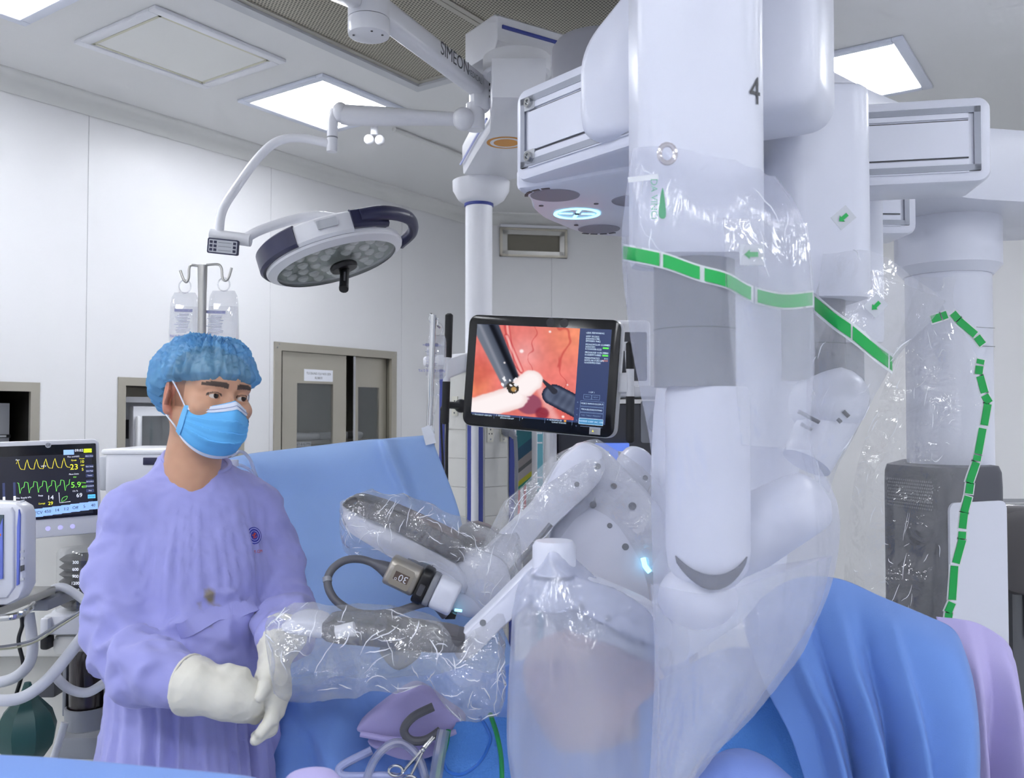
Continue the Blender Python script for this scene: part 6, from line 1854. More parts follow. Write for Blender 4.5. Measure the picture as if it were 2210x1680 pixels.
# ---- hair under the cap
# ---- bouffant cap
def cap_edge(a):                          # height of the elastic edge at azimuth a (front = -90 deg)
    f = -math.sin(a)                      # 1 in front, -1 behind
    return .012 + .021 * max(0, f) ** 1.2 - .066 * max(0, -f) ** 1.3 + .006 * abs(math.cos(a)) ** 4
rs = []
for i in range(13):
    ring = []
    for j in range(36):
        a = 2 * math.pi * j / 36
        te = math.acos(max(-.95, min(.95, (cap_edge(a) + .004 - .012) / .0925)))
        t = .02 + (te - .02) * i / 12
        ring.append(HW(.0785 * math.sin(t) * math.cos(a), .012 + .099 * math.sin(t) * math.sin(a), .012 + .0925 * math.cos(t)))
    rs.append(ring)
MB().loft(rs[::-1], True, False).build('hair', mat('black_hair', '#14110f', .6, bump=(300, .5, .003)), person, 180)
def cap_mesh():
    NU, NV = 180, 70
    rows = []
    for i in range(NV + 1):
        u = i / NV
        ring = []
        for j in range(NU):
            a = 2 * math.pi * j / NU
            f = -math.sin(a)
            e_ = cap_edge(a)
            th_e = math.acos(max(-.95, min(.95, (e_ - .012) / .093)))
            th = max(.012, th_e * u)
            puff = .0115 + .004 * max(0, f) + .016 * max(0, -f) * math.sin(min(1, u * 1.05) * math.pi * .8) + .004 * abs(math.cos(a)) + .005 * math.sin(u * math.pi)
            puff *= (1 - .75 * sst(.93, 1.0, u))
            dx, dy = math.cos(a), math.sin(a)
            n1 = noise.noise(V((dx * 5.5, dy * 5.5, u * 2.2)))
            n2 = noise.noise(V((dx * 14, dy * 14, u * 4.5 + 3)))
            n3 = noise.noise(V((dx * 9 + u * 9, dy * 9 - u * 7, u * 14)))
            pl = abs(math.sin(a * 38 + 3 * n1)) * .0022 * sst(.72, .98, u)
            puff += .0075 * (1 - 2.6 * abs(n1)) * sst(.02, .35, u) + .005 * (1 - 2.8 * abs(n2)) + .004 * (1 - 2.5 * abs(n3)) * sst(.0, .3, u) * sst(1, .6, u) + pl
            # parallel crinkle ridges over the crown
            if u < .75: puff += .0020 * max(0, math.sin((dx * math.sin(th) * 1.0 + dy * math.sin(th) * .4) * 62 + 4 * n1)) ** 3 * sst(.75, .55, u) * max(0, -dx + .5)
            ring.append(HW((.0785 + puff) * math.sin(th) * dx, .012 + (.099 + puff) * math.sin(th) * dy, .012 + (.091 + puff) * math.cos(th)))
        rows.append(ring)
    # rolled hem
    hem = [rows[-1][j] + (rows[-1][j] - rows[-2][j]) * .3 + (HC_ - rows[-1][j]).normalized() * .004 for j in range(NU)]
    rows.append(hem)
    return MB().loft(rows, True, False)
def cap_mat():
    m = bpy.data.materials.new('cap_nonwoven_blue'); m.use_nodes = True
    nt = m.node_tree; nt.nodes.clear(); N, L = nt.nodes.new, nt.links.new
    di = N('ShaderNodeBsdfDiffuse'); di.inputs[0].default_value = lin('#93d2fa')
    tl = N('ShaderNodeBsdfTranslucent'); tl.inputs[0].default_value = lin('#93d2fa')
    tr = N('ShaderNodeBsdfTransparent'); tr.inputs[0].default_value = lin('#b9e2ff')
    m1 = N('ShaderNodeMixShader'); m1.inputs[0].default_value = .4; L(di.outputs[0], m1.inputs[1]); L(tl.outputs[0], m1.inputs[2])
    m2 = N('ShaderNodeMixShader'); m2.inputs[0].default_value = .48; L(m1.outputs[0], m2.inputs[1]); L(tr.outputs[0], m2.inputs[2])
    gl = N('ShaderNodeBsdfGlossy'); gl.inputs['Roughness'].default_value = .35
    m3 = N('ShaderNodeMixShader'); m3.inputs[0].default_value = .05; L(m2.outputs[0], m3.inputs[1]); L(gl.outputs[0], m3.inputs[2])
    tc = N('ShaderNodeTexCoord'); n = N('ShaderNodeTexNoise'); n.inputs['Scale'].default_value = 450; L(tc.outputs['Object'], n.inputs[0])
    b = N('ShaderNodeBump'); b.inputs['Strength'].default_value = .4; b.inputs['Distance'].default_value = .001; L(n.outputs['Fac'], b.inputs['Height'])
    L(b.outputs[0], di.inputs['Normal'])
    o = N('ShaderNodeOutputMaterial'); L(m3.outputs[0], o.inputs[0])
    return m
cap_mesh().build('surgical_cap', cap_mat(), person, 180)
# ---- pleated face mask
M_MASK = mat('mask_blue', '#6cbdf7', .7, spec=.25, bump=(800, .2, .001)); M_MASKW = mat('mask_white_edge', '#dfe6f6', .7)
def mask_pt(u, v, off=0.0):
    """u -1..1 across (his right = -1), v 0 top .. 1 bottom"""
    au = abs(u)
    ang = u * (R(66) + R(10) * v)
    zt = -.018 + .012 * (1 - min(1, au * 2.2)) ** 1.2 - .008 * au          # rises over the nose
    zb = -.128 + .048 * au ** 2.0
    z = zt + (zb - zt) * v
    # radius of the mask from the head axis: nose, cheeks, chin
    nose = math.exp(-(ang / R(20)) ** 2)
    fr = .098 + .017 * nose * math.exp(-((v - .22) / .30) ** 2) + .007 * math.sin(math.pi * v) + .002 * nose
    if v > .7: fr -= .034 * (v - .7) / .3 * math.cos(ang)
    sd = .069 + .003 * math.sin(math.pi * v) - .004 * v
    y0 = .004
    x = sd * math.sin(ang) * (1.06)
    y = y0 - fr * math.cos(ang) ** .9 if math.cos(ang) > 0 else y0
    pl = 0.0
    for k, pv_ in enumerate((.33, .5, .67)):
        w_ = (v - pv_ - .04 * math.sin(u * 3 + k)) / .10
        if 0 <= w_ < 1: pl += .0042 * (1 - w_) * (1 - au ** 3)
    r = math.hypot(x, y) or 1
    o = off + pl
    return HW(x + x / r * o, y + y / r * o, z)
NU, NV = 61, 60
P = [[mask_pt(-1 + 2 * j / (NU - 1), i / (NV - 1), .003) for j in range(NU)] for i in range(NV)]
mk = MB().grid(P).build('face_mask', M_MASK, person, 60, False)
md = mk.modifiers.new('thickness', 'SOLIDIFY'); md.thickness = .0016
Pw = [[mask_pt(-.97 + 1.94 * j / 40, .005 + .13 * i / 5, .0068) for j in range(41)] for i in range(6)]
o = MB().grid(Pw).build('white_edge', M_MASKW, mk, 60, False)
Pw = [[mask_pt(-.99 + 1.98 * j / 40, .955 + .05 * i / 3, .0066) for j in range(41)] for i in range(4)]
MB().grid(Pw).build('white_edge', M_MASKW, mk, 60, False)
MB().tube([mask_pt(-.8 + 1.6 * k / 20, .075, .0078) for k in range(21)], .0009, 6).build('stitch_line', mat('mask_stitch', '#a9b4d6', .7), mk)
for s in (-1, 1):
    Pw = [[mask_pt(s * (1.0 - .1 * j / 4), i / 20, .0070) for j in range(5)] for i in range(21)]
    MB().grid(Pw).build('side_binding', mat('mask_binding', '#74c0f6', .7), mk, 60, False)
    e0, e1 = mask_pt(s, .03, .003), mask_pt(s, .95, .003)
    MB().tube(spline([e0, HW(s * .0835, -.022, .008), HW(s * .0845, .0, .022), HW(s * .081, .024, .018)], 6), .0016, 8).build('ear_loop', M_MASKW, mk)
    MB().tube(spline([e1, HW(s * .078, -.018, -.066), HW(s * .082, .004, -.052), HW(s * .079, .026, -.04)], 6), .0016, 8).build('ear_loop', M_MASKW, mk)

# ---- gown: body and sleeves grown together, then folded
h = .0065
G = sd_grid((-.32, -.34, .33), (.33, .22, 1.50), h)
def gown_sdf(G):
    d = sd_ell(G, (0, .015, 1.25), (.150, .112, .20))
    d = smin(d, sd_cone(G, (-.095, .012, 1.362), (.095, .012, 1.362), .052, .052), .05)
    d = smin(d, sd_ell(G, (0, .0, 1.08), (.150, .120, .22)), .08)
    t = np.clip((1.08 - G[..., 2]) / .75, 0, 1)
    rx, ry = .158 + .045 * t, .128 + .045 * t
    sk = (np.sqrt((G[..., 0] / rx) ** 2 + ((G[..., 1] - .0) / ry) ** 2) - 1) * .13
    sk = np.maximum(sk, G[..., 2] - 1.12)
    d = smin(d, sk, .06)
    d = smin(d, sd_chain(G, [(0, .02, 1.36), (0, .022, 1.425)], [.085, .070]), .04)
    d = smin(d, sd_chain(G, [(-.130, .012, 1.345), (-.153, .0, 1.22), (-.162, -.05, 1.09)], [.058, .058, .060], .03), .025)
    d = smin(d, sd_chain(G, [(-.162, -.05, 1.09), (-.140, -.15, 1.062), (-.088, -.238, 1.043)], [.060, .056, .046], .03), .02)
    d = smin(d, sd_chain(G, [(.135, .012, 1.345), (.170, .0, 1.22), (.180, -.06, 1.10)], [.058, .060, .058], .03), .025)
    d = smin(d, sd_chain(G, [(.180, -.06, 1.10), (.14, -.16, 1.10), (.085, -.235, 1.105)], [.058, .052, .044], .03), .02)
    return d
NC, NRD = np.array((.004, -.012, 1.47), np.float32), np.array((.076, .080, .055), np.float32)
d = gown_sdf(G)
d = smax(d, -sd_ell(G, NC, NRD), .006)
d = smax(d, .36 - G[..., 2], .002)
vv, ff = surface_net(G, d)
vv = relax(vv, ff, 2, .5)
me = np_mesh('gown_t', vv, ff)
nrm = np.zeros(len(vv) * 3); me.vertices.foreach_get('normal', nrm); nrm = nrm.reshape(-1, 3)
bpy.data.meshes.remove(me)
def rid(q):
    return 1 - 2.8 * abs(noise.noise(q))
def gown_fold(p):
    x, y, z = p
    a = math.atan2(y, x)
    arm = sst(.125, .165, abs(x)) * sst(.98, 1.02, z)
    if y < -.115 and .97 < z < 1.19: arm = 1
    o = 0.0
    fr = sst(1.40, 1.25, z) * (1 - arm)
    q = V((math.cos(a) * 2.6 + .35 * z, math.sin(a) * 2.6, z * .45))
    low = sst(1.08, .75, z)
    o += (.004 + .018 * low) * rid(q * 2.2 + V((3, 1, 7))) * fr
    o += (.002 + .005 * low) * rid(q * 4.8 + V((9, 4, 2))) * fr
    o += .0016 * rid(q * 9.5 + V((2, 4, 8))) * fr
    # pulled creases running from the shoulders across the chest
    o += .0055 * rid(V((x * 6 + z * 5, y * 3, z * 2.5 - x * 5))) * sst(1.0, 1.2, z) * (1 - arm)
    # sleeve: long diagonal creases, bunched at the elbow
    w = V((x * 3.4 + z * 4.2, y * 4.6, z * 5.2 + y * 3))
    bunch = math.exp(-((z - 1.10) / .10) ** 2)
    o += (.006 + .006 * bunch) * rid(w * 1.5 + V((1, 8, 3))) * arm
    o += (.005 + .006 * bunch) * rid(w * 3.0) * arm * sst(1.42, 1.28, z)
    wr = min(math.dist(p, (-.088, -.238, 1.043)), math.dist(p, (.085, -.235, 1.105)))
    o *= sst(.035, .10, wr)
    o *= 1 - .4 * math.exp(-((z - 1.133) / .05) ** 2) * (1 - arm)
    o += .0018 * rid(V(p) * 26) + .0012 * rid(V(p) * 48)
    if abs(x) < .15 and arm < .5: o -= .003 * math.exp(-((z - 1.133 - .11 * x) / .022) ** 2)
    return o - .002
vv = vv + nrm * np.array([gown_fold(p) for p in vv.tolist()])[:, None]
vv = relax(vv, ff, 1, .15)
M_GOWN = cloth('gown_lilac_cotton', '#a7a5e2', .85, 900, .06)
gv = vv.copy()
me = np_mesh('gown', place(vv, BODY_ANG, (MAN.x, MAN.y, 0)), ff)
# cloth stains printed per vertex
stains = [(-.012, 1.182, .0135, .8), (-.008, 1.170, .009, .8), (-.03, 1.165, .006, .35), (.004, 1.158, .006, .35), (-.022, 1.136, .010, .55)]
M_GV = mat('gown_cotton_stained', '#a7a5e2', .85, vcol=True, bump=(900, .25, .0015), sheen=.2, spec=.15)
base_c = lin('#a5a7e3')
_nt = M_GV.node_tree
_tc = _nt.nodes.new('ShaderNodeTexCoord'); _mp = _nt.nodes.new('ShaderNodeMapping'); _mp.inputs['Scale'].default_value = (1, 1, .45); _mp.inputs['Rotation'].default_value = (.3, .25, 0)
_nz = _nt.nodes.new('ShaderNodeTexNoise'); _nz.noise_type = 'RIDGED_MULTIFRACTAL'; _nz.inputs['Scale'].default_value = 11; _nz.inputs['Detail'].default_value = 3; _nz.inputs['Distortion'].default_value = .6
_bp = _nt.nodes.new('ShaderNodeBump'); _bp.inputs['Strength'].default_value = .9; _bp.inputs['Distance'].default_value = .010
_nt.links.new(_tc.outputs['Object'], _mp.inputs[0]); _nt.links.new(_mp.outputs[0], _nz.inputs['Vector']); _nt.links.new(_nz.outputs['Fac'], _bp.inputs['Height'])
_b0 = [n for n in _nt.nodes if n.type == 'BUMP' and n is not _bp][0]
_nt.links.new(_bp.outputs['Normal'], _b0.inputs['Normal'])
ca = me.color_attributes.new('Col', 'FLOAT_COLOR', 'POINT'); fl = []
for p in gv.tolist():
    c = base_c[:3]
    if p[1] < -.05 and abs(p[0]) < .12:
        for sx, sz, sr, so in stains:
            dd_ = math.hypot(p[0] - sx, (p[2] - sz) * .85) + .004 * noise.noise(V(p) * 90)
            c = mixc(c, (.26, .21, .05), so * sst(sr, sr * .5, dd_))
    fl += [c[0], c[1], c[2], 1]
ca.data.foreach_set('color', fl)
gown = link('gown', me, M_GV, person)
# nearest gown surface point for trims
from mathutils.bvhtree import BVHTree
bvh = BVHTree.FromPolygons([tuple(v) for v in gv.tolist()], [tuple(f) for f in ff.tolist()])
def on_gown(x, z, off=.002, yfrom=-.19):
    hit = bvh.ray_cast(V((x, yfrom, z)), V((0, 1, 0)))
    p, n = hit[0], hit[1]
    if p is None: return BW(x, -.13, z), V((0, -1, 0))
    if n.y > 0: n = -n
    q = p + n * off
    return BW(q.x, q.y, q.z), (RB @ n.to_4d()).to_3d()
def strip_on_gown(name, path, half, m, thick=.002, off=.0015):
    rings = []
    pts_ = [on_gown(x, z, off)[0] for x, z in path]
    for i, p in enumerate(pts_):
        n = on_gown(*path[i], off)[1]
        t = (pts_[min(i + 1, len(pts_) - 1)] - pts_[max(i - 1, 0)]).normalized()
        s = n.cross(t).normalized()
        rings.append([p - s * half, p + s * half, p + s * half + n * thick, p - s * half + n * thick])
    return MB().loft(rings).build(name, m, gown, 60)
bl = [(-.075 + .165 * k / 24, 1.122 + .016 * min(1, k / 10) + .012 * k / 24) for k in range(25)]
strip_on_gown('belt', bl, .017, M_GV)
me_b = gown.children[0].data
cb = me_b.color_attributes.new('Col', 'FLOAT_COLOR', 'POINT'); cb.data.foreach_set('color', list(base_c) * len(me_b.vertices))
# collar hem
rim = []
for k in range(49):
    a = 2 * math.pi * k / 48
    ths = np.linspace(.05, 2.6, 160)
    pts_ = np.stack([NC[0] + NRD[0] * np.sin(ths) * math.cos(a), NC[1] + NRD[1] * np.sin(ths) * math.sin(a), NC[2] - NRD[2] * np.cos(ths)], 1).astype(np.float32)
    dv = gown_sdf(pts_)
    i = int(np.argmax(dv > -.001))
    rim.append(BW(*pts_[i].tolist()))
me_r = MB().tube(rim, .005, 8, False).mesh('collar_hem', 180)
cb = me_r.color_attributes.new('Col', 'FLOAT_COLOR', 'POINT'); cb.data.foreach_set('color', list(base_c) * len(me_r.vertices))
link('collar_hem', me_r, M_GV, gown)
# chest emblem: round blue crest with a red figure, and the red mark under it
ex_, ez_ = .098, 1.288
ep, en = on_gown(ex_, ez_, .003)
eu = V((0, 0, 1)); eu = (eu - en * eu.dot(en)).normalized(); exv = eu.cross(en).normalized()
M_EB = mat('crest_blue', '#2f35a0', .6); M_ER = mat('crest_red', '#c8483c', .6); M_EP = mat('crest_pale', '#aeb2ea', .6)
cre = MB().lathe([(.001, 0), (.0185, -.001), (.0185, .0006), (.001, .0012)], ep, Matrix((exv, eu, en)).transposed(), 28).build('chest_crest', M_EB, gown)
for r0, r1, m_, l in ((.0145, .016, M_EP, .0016), (.0095, .0105, M_EP, .0016)):
    rg = [[ep + exv * (r * math.cos(2 * math.pi * k / 28)) + eu * (r * math.sin(2 * math.pi * k / 28)) + en * z for k in range(28)] for r, z in ((r0, .001), (r0, l), (r1, l), (r1, .001))]
    MB().loft(rg, True, False).build('crest_ring', m_, cre)
for P2 in ([(-.004, -.006), (.0, .006), (.003, .006), (-.001, -.006)], [(-.006, .0), (.005, .002), (.005, .004), (-.006, .002)], [(.002, -.006), (.006, -.002), (.005, -.001), (.001, -.005)]):
    MB().prism(P2, ep + en * .0012, exv, eu, en, .0008).build('crest_figure', M_ER, cre)
rp_, rn_ = on_gown(ex_ + .005, ez_ - .034, .003)
text('red_mark', 'PT-GM', .009, rp_, exv, eu, M_ER, gown, lift=.001)

# ---- gloved hands
M_GLOVE = mat('latex_glove', '#e6e3d6', .5, var=(30, .06), bump=(120, .25, .002))
h = .0024
def hand(name, chains, lo, hi, cut=None):
    G = sd_grid(lo, hi, h)
    d = None
    for pts_, rs_, k in chains:
        q = sd_chain(G, pts_, rs_, .008)
        d = q if d is None else smin(d, q, k)
    if cut:
        n_ = np.array(cut[1], np.float32); n_ /= np.linalg.norm(n_)
        d = smax(d, -((G - np.array(cut[0], np.float32)) @ n_), .002)
    vv, ff = surface_net(G, d)
    vv = relax(vv, ff, 1, .4)
    me = np_mesh(name, place(vv, BODY_ANG, (MAN.x, MAN.y, 0)), ff)
    wrap_noise(me, .0007, 45, 2.0)
    return link(name, me, M_GLOVE, person)
# right hand: cuff over the sleeve, back of the hand up, fingers closed inside the other hand
rw = np.array((-.105, -.232, 1.045))
hand('right_glove', [
    ([(-.105, -.222, 1.047), (-.082, -.245, 1.042), (-.055, -.268, 1.034)], [.060, .053, .040], .01),
    ([(-.072, -.262, 1.034), (-.035, -.285, 1.020), (-.002, -.297, 1.012)], [.034, .039, .034], .014),
    ([(-.055, -.272, 1.046), (-.018, -.292, 1.046), (.006, -.300, 1.034)], [.022, .022, .018], .016),
    ([(-.05, -.265, 1.012), (-.01, -.287, .994), (.012, -.290, .988)], [.022, .020, .016], .016),
    ([(.002, -.302, 1.030), (.028, -.298, 1.018), (.030, -.275, 1.012)], [.0135, .0125, .010], .006),
    ([(.003, -.303, 1.012), (.030, -.298, 1.000), (.032, -.275, .994)], [.0135, .0125, .010], .006),
    ([(.002, -.299, .996), (.027, -.293, .984), (.029, -.272, .980)], [.013, .0115, .0095], .006),
    ([(-.002, -.292, .982), (.020, -.285, .972), (.022, -.268, .970)], [.0115, .0105, .009], .006),
    ([(-.06, -.262, 1.058), (-.03, -.278, 1.066), (-.004, -.290, 1.062)], [.016, .0145, .0115], .012)],
    (-.20, -.36, .92), (.06, -.14, 1.14), ((-.088, -.238, 1.044), (.52, -.84, -.1)))
MB().tube([BW(*(V((-.088, -.238, 1.044)) + V((.054 * math.cos(a) * .85, .054 * math.cos(a) * .53, .054 * math.sin(a))))) for a in [2 * math.pi * k / 24 for k in range(25)]], .0028, 8, False).build('cuff_roll', M_GLOVE, person)
# left hand: comes down from its wrist and wraps the knuckles of the right
hand('left_glove', [
    ([(.110, -.215, 1.112), (.085, -.245, 1.095), (.066, -.268, 1.068)], [.054, .042, .029], .01),
    ([(.066, -.268, 1.068), (.052, -.290, 1.040), (.044, -.300, 1.015)], [.029, .032, .028], .012),
    ([(.060, -.288, 1.046), (.062, -.300, 1.015), (.052, -.308, .985)], [.022, .022, .018], .014),
    ([(.046, -.312, 1.006), (.036, -.326, .978), (.012, -.330, .958)], [.0135, .0125, .0105], .006),
    ([(.052, -.306, .992), (.038, -.318, .960), (.008, -.320, .944)], [.0135, .0125, .0105], .006),
    ([(.058, -.296, .982), (.044, -.303, .950), (.014, -.302, .936)], [.013, .0115, .0098], .006),
    ([(.060, -.284, .978), (.048, -.286, .950), (.022, -.284, .938)], [.0115, .0105, .009], .006),
    ([(.046, -.300, 1.045), (.026, -.318, 1.040), (.012, -.326, 1.024)], [.015, .0135, .011], .010)],
    (-.03, -.38, .90), (.19, -.15, 1.19), ((.10, -.226, 1.108), (-.55, -.75, -.3)))
# ---- trousers and clogs under the hem
for s in (-1, 1):
    rr_ = [[BW(s * .09 + r * math.cos(2 * math.pi * k / 20), .02 + r * math.sin(2 * math.pi * k / 20), z) for k in range(20)] for r, z in ((.062, .08), (.066, .2), (.075, .45), (.085, .6))]
    MB().loft(rr_).build('trouser_leg', mat('scrub_trousers', '#8f93c9', .8), person, 180)
    rr_ = []
    for t, w_, hh in ((-.06, .03, .05), (-.03, .042, .08), (.03, .043, .085), (.1, .048, .07), (.16, .045, .055), (.20, .02, .03)):
        rr_.append([BW(s * .09 + w_ * math.cos(a), .03 - t, max(.002, hh * .5 + hh * .5 * math.sin(a))) for a in [2 * math.pi * k / 16 for k in range(16)]])
    MB().loft(rr_).build('clog', mat('white_clog', '#e4e6ea', .4), person, 60)
# ---- thin tube and clip hanging behind his shoulder
e = thing('airway_tube', 'clear tube with white clip hanging behind the mans shoulder', 'tube', A(520, 1000, 2.1))
MB().tube(spline([A(500, 985, 2.1), A(520, 975, 2.1), A(538, 990, 2.1), A(550, 1020, 2.12), A(565, 1060, 2.14), A(600, 1150, 2.2)], 7), .004, 8).build('line', M_TUBE, e)
MB().tube(spline([A(498, 1005, 2.09), A(520, 1005, 2.1), A(545, 1020, 2.12), A(562, 1050, 2.14)], 7), .0035, 8).build('line', M_TUBE, e)
MB().rbox(A(505, 1000, 2.085), (.02, .012, .016), .003).build('clip', M_PAPER, e)

# ================================================================== ANAESTHESIA WORKSTATION AT THE LEFT EDGE
an = thing('anaesthesia_machine', 'white anaesthesia workstation with ventilator screen, bellows and dark absorber canister', 'anaesthesia machine', (-1.25, 2.75, 0))
M_AN = mat('machine_ivory', '#dddcd8', .4)
def bxp(name, x0, y0, x1, y1, Y_, depth, m, r=.012, parent=an):
    """rounded box whose front face spans the given pixels at depth Y_"""
    a, b = A(x0, y1, Y_), A(x1, y0, Y_)
    return MB().rbox(((a.x + b.x) / 2, Y_ + depth / 2, (a.z + b.z) / 2), (b.x - a.x, depth, b.z - a.z), r).build(name, m, parent)
bxp('cabinet', -160, 1150, 212, 1420, 2.72, .45, M_AN)
zb = A(0, 1420, 2.72).z
xa, xb = A(-160, 0, 2.72).x, A(212, 0, 2.72).x
MB().rbox(((xa + xb) / 2, 3.0, zb / 2 + .04), (xb - xa - .02, .4, zb - .09), .02).build('drawer_block', mat('machine_ivory_low', '#d3d2cc', .45), an)
MB().rbox(((xa + xb) / 2, 2.9, .06), (xb - xa + .06, .62, .1), .03).build('base', M_GREY, an)
MB().rbox(A(166, 1618, 2.62) + V((0, .1, 0)), (.14, .2, .07), .015).build('foot_pedal_box', M_GREY, an)
tr = bxp('gas_head', 222, 974, 385, 1075, 2.78, .3, M_WHITE, .02)
bxp('gas_head_top', 216, 970, 388, 982, 2.775, .32, mat('gloss_white2', '#f2f3f6', .2), .01)
bxp('gas_display', 308, 988, 346, 1004, 2.776, .01, M_NAVY, .002)
bxp('gas_rear', 210, 985, 232, 1060, 2.8, .2, M_GREYW, .01)
# ventilator screen
q0, q1 = A(-40, 1064, 2.37), A(217, 1048, 2.55)
vux = (q1 - q0).normalized(); vuy = (V((0, .12, 1)) - vux * vux.dot(V((0, .12, 1)))).normalized(); vn = vux.cross(vuy)
vw = (q1 - q0).length; vh = .268; vo = (q0 + q1) / 2
def S2(x, y, l=0.0):
    return vo + vux * ((x - .5) * vw) + vuy * ((.5 - y) * vh) + vn * l
def fx(px): return (px + 40) / 257
def fy(py): return (py - 950) / 208
MB().prism(rrect(vw, vh, .016, 5), vo - vn * .05, vux, vuy, vn, .05, .006).build('screen_shell', M_WHITE, an)
bez = plate(S2(.49, .43), vux, vuy, vw * .95, vh * .76, .003, .003).build('screen_bezel', mat('vent_bezel', '#16171d', .15), an)
M_VS = mat('vent_screen', '#1b1c26', .3, emit='#20222e', estr=.5)
vs = plate(S2(.475, .47, .003), vux, vuy, vw * .90, vh * .63, .0006).build('screen', M_VS, an)
M_Y = mat('trace_yellow', '#d8c93a', .5, emit='#d8c93a', estr=.8); M_G = mat('trace_green', '#6fcf5a', .5, emit='#6fcf5a', estr=.8)
M_YB = mat('text_yellow', '#f5ef3c', .5, emit='#f5ef3c', estr=.9); M_GB = mat('text_green', '#8af04a', .5, emit='#8af04a', estr=.9); M_WT = mat('text_white', '#eef2ff', .5, emit='#eef2ff', estr=.8)
M_BT = mat('touch_blue', '#8fb4e6', .5, emit='#8fb4e6', estr=.75); M_SB = mat('side_button', '#3a4266', .5, emit='#3a4266', estr=.6)
def vt(b, px, py, sz, m_=M_WT, al='CENTER'):
    text('screen_text', b, sz, S2(fx(px), fy(py), .0042), vux, vuy, m_, vs, al)
yw = []
for k in range(6):
    x = 32 + k * 20
    yw += [(x, 998), (x + 3, 990), (x + 7, 1006), (x + 10, 1010), (x + 17, 1011)]
gw = []
for k in range(6):
    x = 33 + k * 19.5
    gw += [(x, 1038), (x + 3, 1039), (x + 5.5, 1061), (x + 9, 1050), (x + 14, 1048), (x + 16, 1037)]
MB().tube([S2(fx(x), fy(y), .004) for x, y in yw], .0009, 5).build('pressure_trace', M_Y, vs)
MB().tube([S2(fx(x), fy(y), .004) for x, y in gw], .0009, 5).build('flow_trace', M_G, vs)
vt('VCV', 90, 1006, .007)
for b, px, py, sz, m_ in (('23', 157, 1011, .022, M_YB), ('10', 175, 1000, .011, M_YB), ('5', 176, 1017, .011, M_YB), ('5.9', 160, 1050, .022, M_GB), ('403', 178, 1055, .009, M_GB), ('14', 103, 1074, .017, M_WT), ('29', 103, 1086, .013, M_YB), ('69', 167, 1073, .016, M_WT), ('09:02', 169, 975, .010, M_WT),
                          ('Paw cmH2O', 156, 988, .006, M_WT), ('Ppeak', 157, 996, .006, M_YB), ('Pmean', 175, 993, .005, M_YB), ('PEEP', 176, 1008, .005, M_YB), ('Flow l/min', 156, 1026, .006, M_WT), ('MV', 158, 1033, .006, M_GB), ('TVexp', 177, 1046, .005, M_GB), ('Gas Supply kPa', 46, 1070, .006, M_WT), ('Resp', 82, 1068, .006, M_WT), ('Compl', 84, 1085, .006, M_YB), ('O2 %', 158, 1063, .006, M_WT), ('Flow', 35, 990, .005, M_WT)):
    vt(b, px, py, sz, m_)
MB().tube([S2(fx(122), fy(1064), .004), S2(fx(123), fy(1086), .004), S2(fx(147), fy(1085), .004)], .0007, 5).build('loop_axes', M_WT, vs)
MB().tube(spline([S2(fx(x), fy(y), .004) for x, y in ((127, 1084), (130, 1076), (140, 1073), (137, 1080), (128, 1084))], 5), .0007, 5).build('loop_trace', M_G, vs)
for x, w_, h_ in ((5, 5, 45), (27, 5, 45)):
    plate(S2(fx(x), fy(1056), .0036), vux, vuy, w_ / 257 * vw, .05, .0004).build('gauge_bar', M_SB, vs)
    plate(S2(fx(x), fy(1074), .0038), vux, vuy, w_ / 257 * vw, .022, .0006).build('gauge_fill', M_WT, vs)
plate(S2(fx(146), fy(978), .0036), vux, vuy, .027, .014, .0004).build('alarm_box', M_BT, vs)
plate(S2(fx(189), fy(976), .0036), vux, vuy, .021, .011, .0004).build('alarm_box', mat('alarm_yellow', '#d6ee2a', .5, emit='#d6ee2a', estr=.85), vs)
vt('Auto Pack', 189, 976, .005, M_INK)
for k, (b, y) in enumerate((('Alarm Setup', 988), ('Spiro Setup', 1011), ('Next Page', 1021), ('Trends', 1031), ('Spirometry', 1044), ('Procedures', 1054), ('Stop', 1064))):
    plate(S2(fx(192), fy(y), .0036), vux, vuy, .020, .009, .0004).build('side_button', M_SB, vs); vt(b, 192, y, .0042)
plate(S2(fx(195), fy(1077), .0036), vux, vuy, .02, .011, .0004).build('side_button', mat('cyan_button', '#59b8e0', .5, emit='#59b8e0', estr=.8), vs); vt('End Case', 195, 1077, .0045, M_INK)
for k, b in enumerate(('VCV', '450', '14', '1:2', 'Off', '5', '40')):
    x = 76 + k * 20.3; y = 1104 - k * 1.2
    plate(S2(fx(x), fy(y), .0036), vux, vuy, .0245, .0225, .0006, .001).build('touch_key', M_BT, vs); vt(b, x, y, .0115, M_INK)
for x in (97, 124, 151):
    MB().lathe([(.001, .002), (.006, .0015), (.0065, 0)], S2(fx(x), fy(1139), 0), Matrix((vux, vuy, vn)).transposed(), 18).build('lit_button', mat('button_violet', '#c9c6f2', .4, emit='#b9b4f4', estr=.5), an)
lg = MB().lathe([(.001, .0006), (.0075, .0006), (.0075, 0)], S2(fx(101), fy(961), .003), Matrix((vux, vuy, vn)).transposed(), 22).build('maker_badge', M_GREYW, an)
text('badge_lettering', 'GE', .0095, S2(fx(101), fy(961), .0036), vux, vuy, M_INK, lg)
beam(vo - vn * .05, vo - vn * .05 + V((.0, .25, -.1)), .08, .08, .02).build('screen_arm', M_GREYW, an)
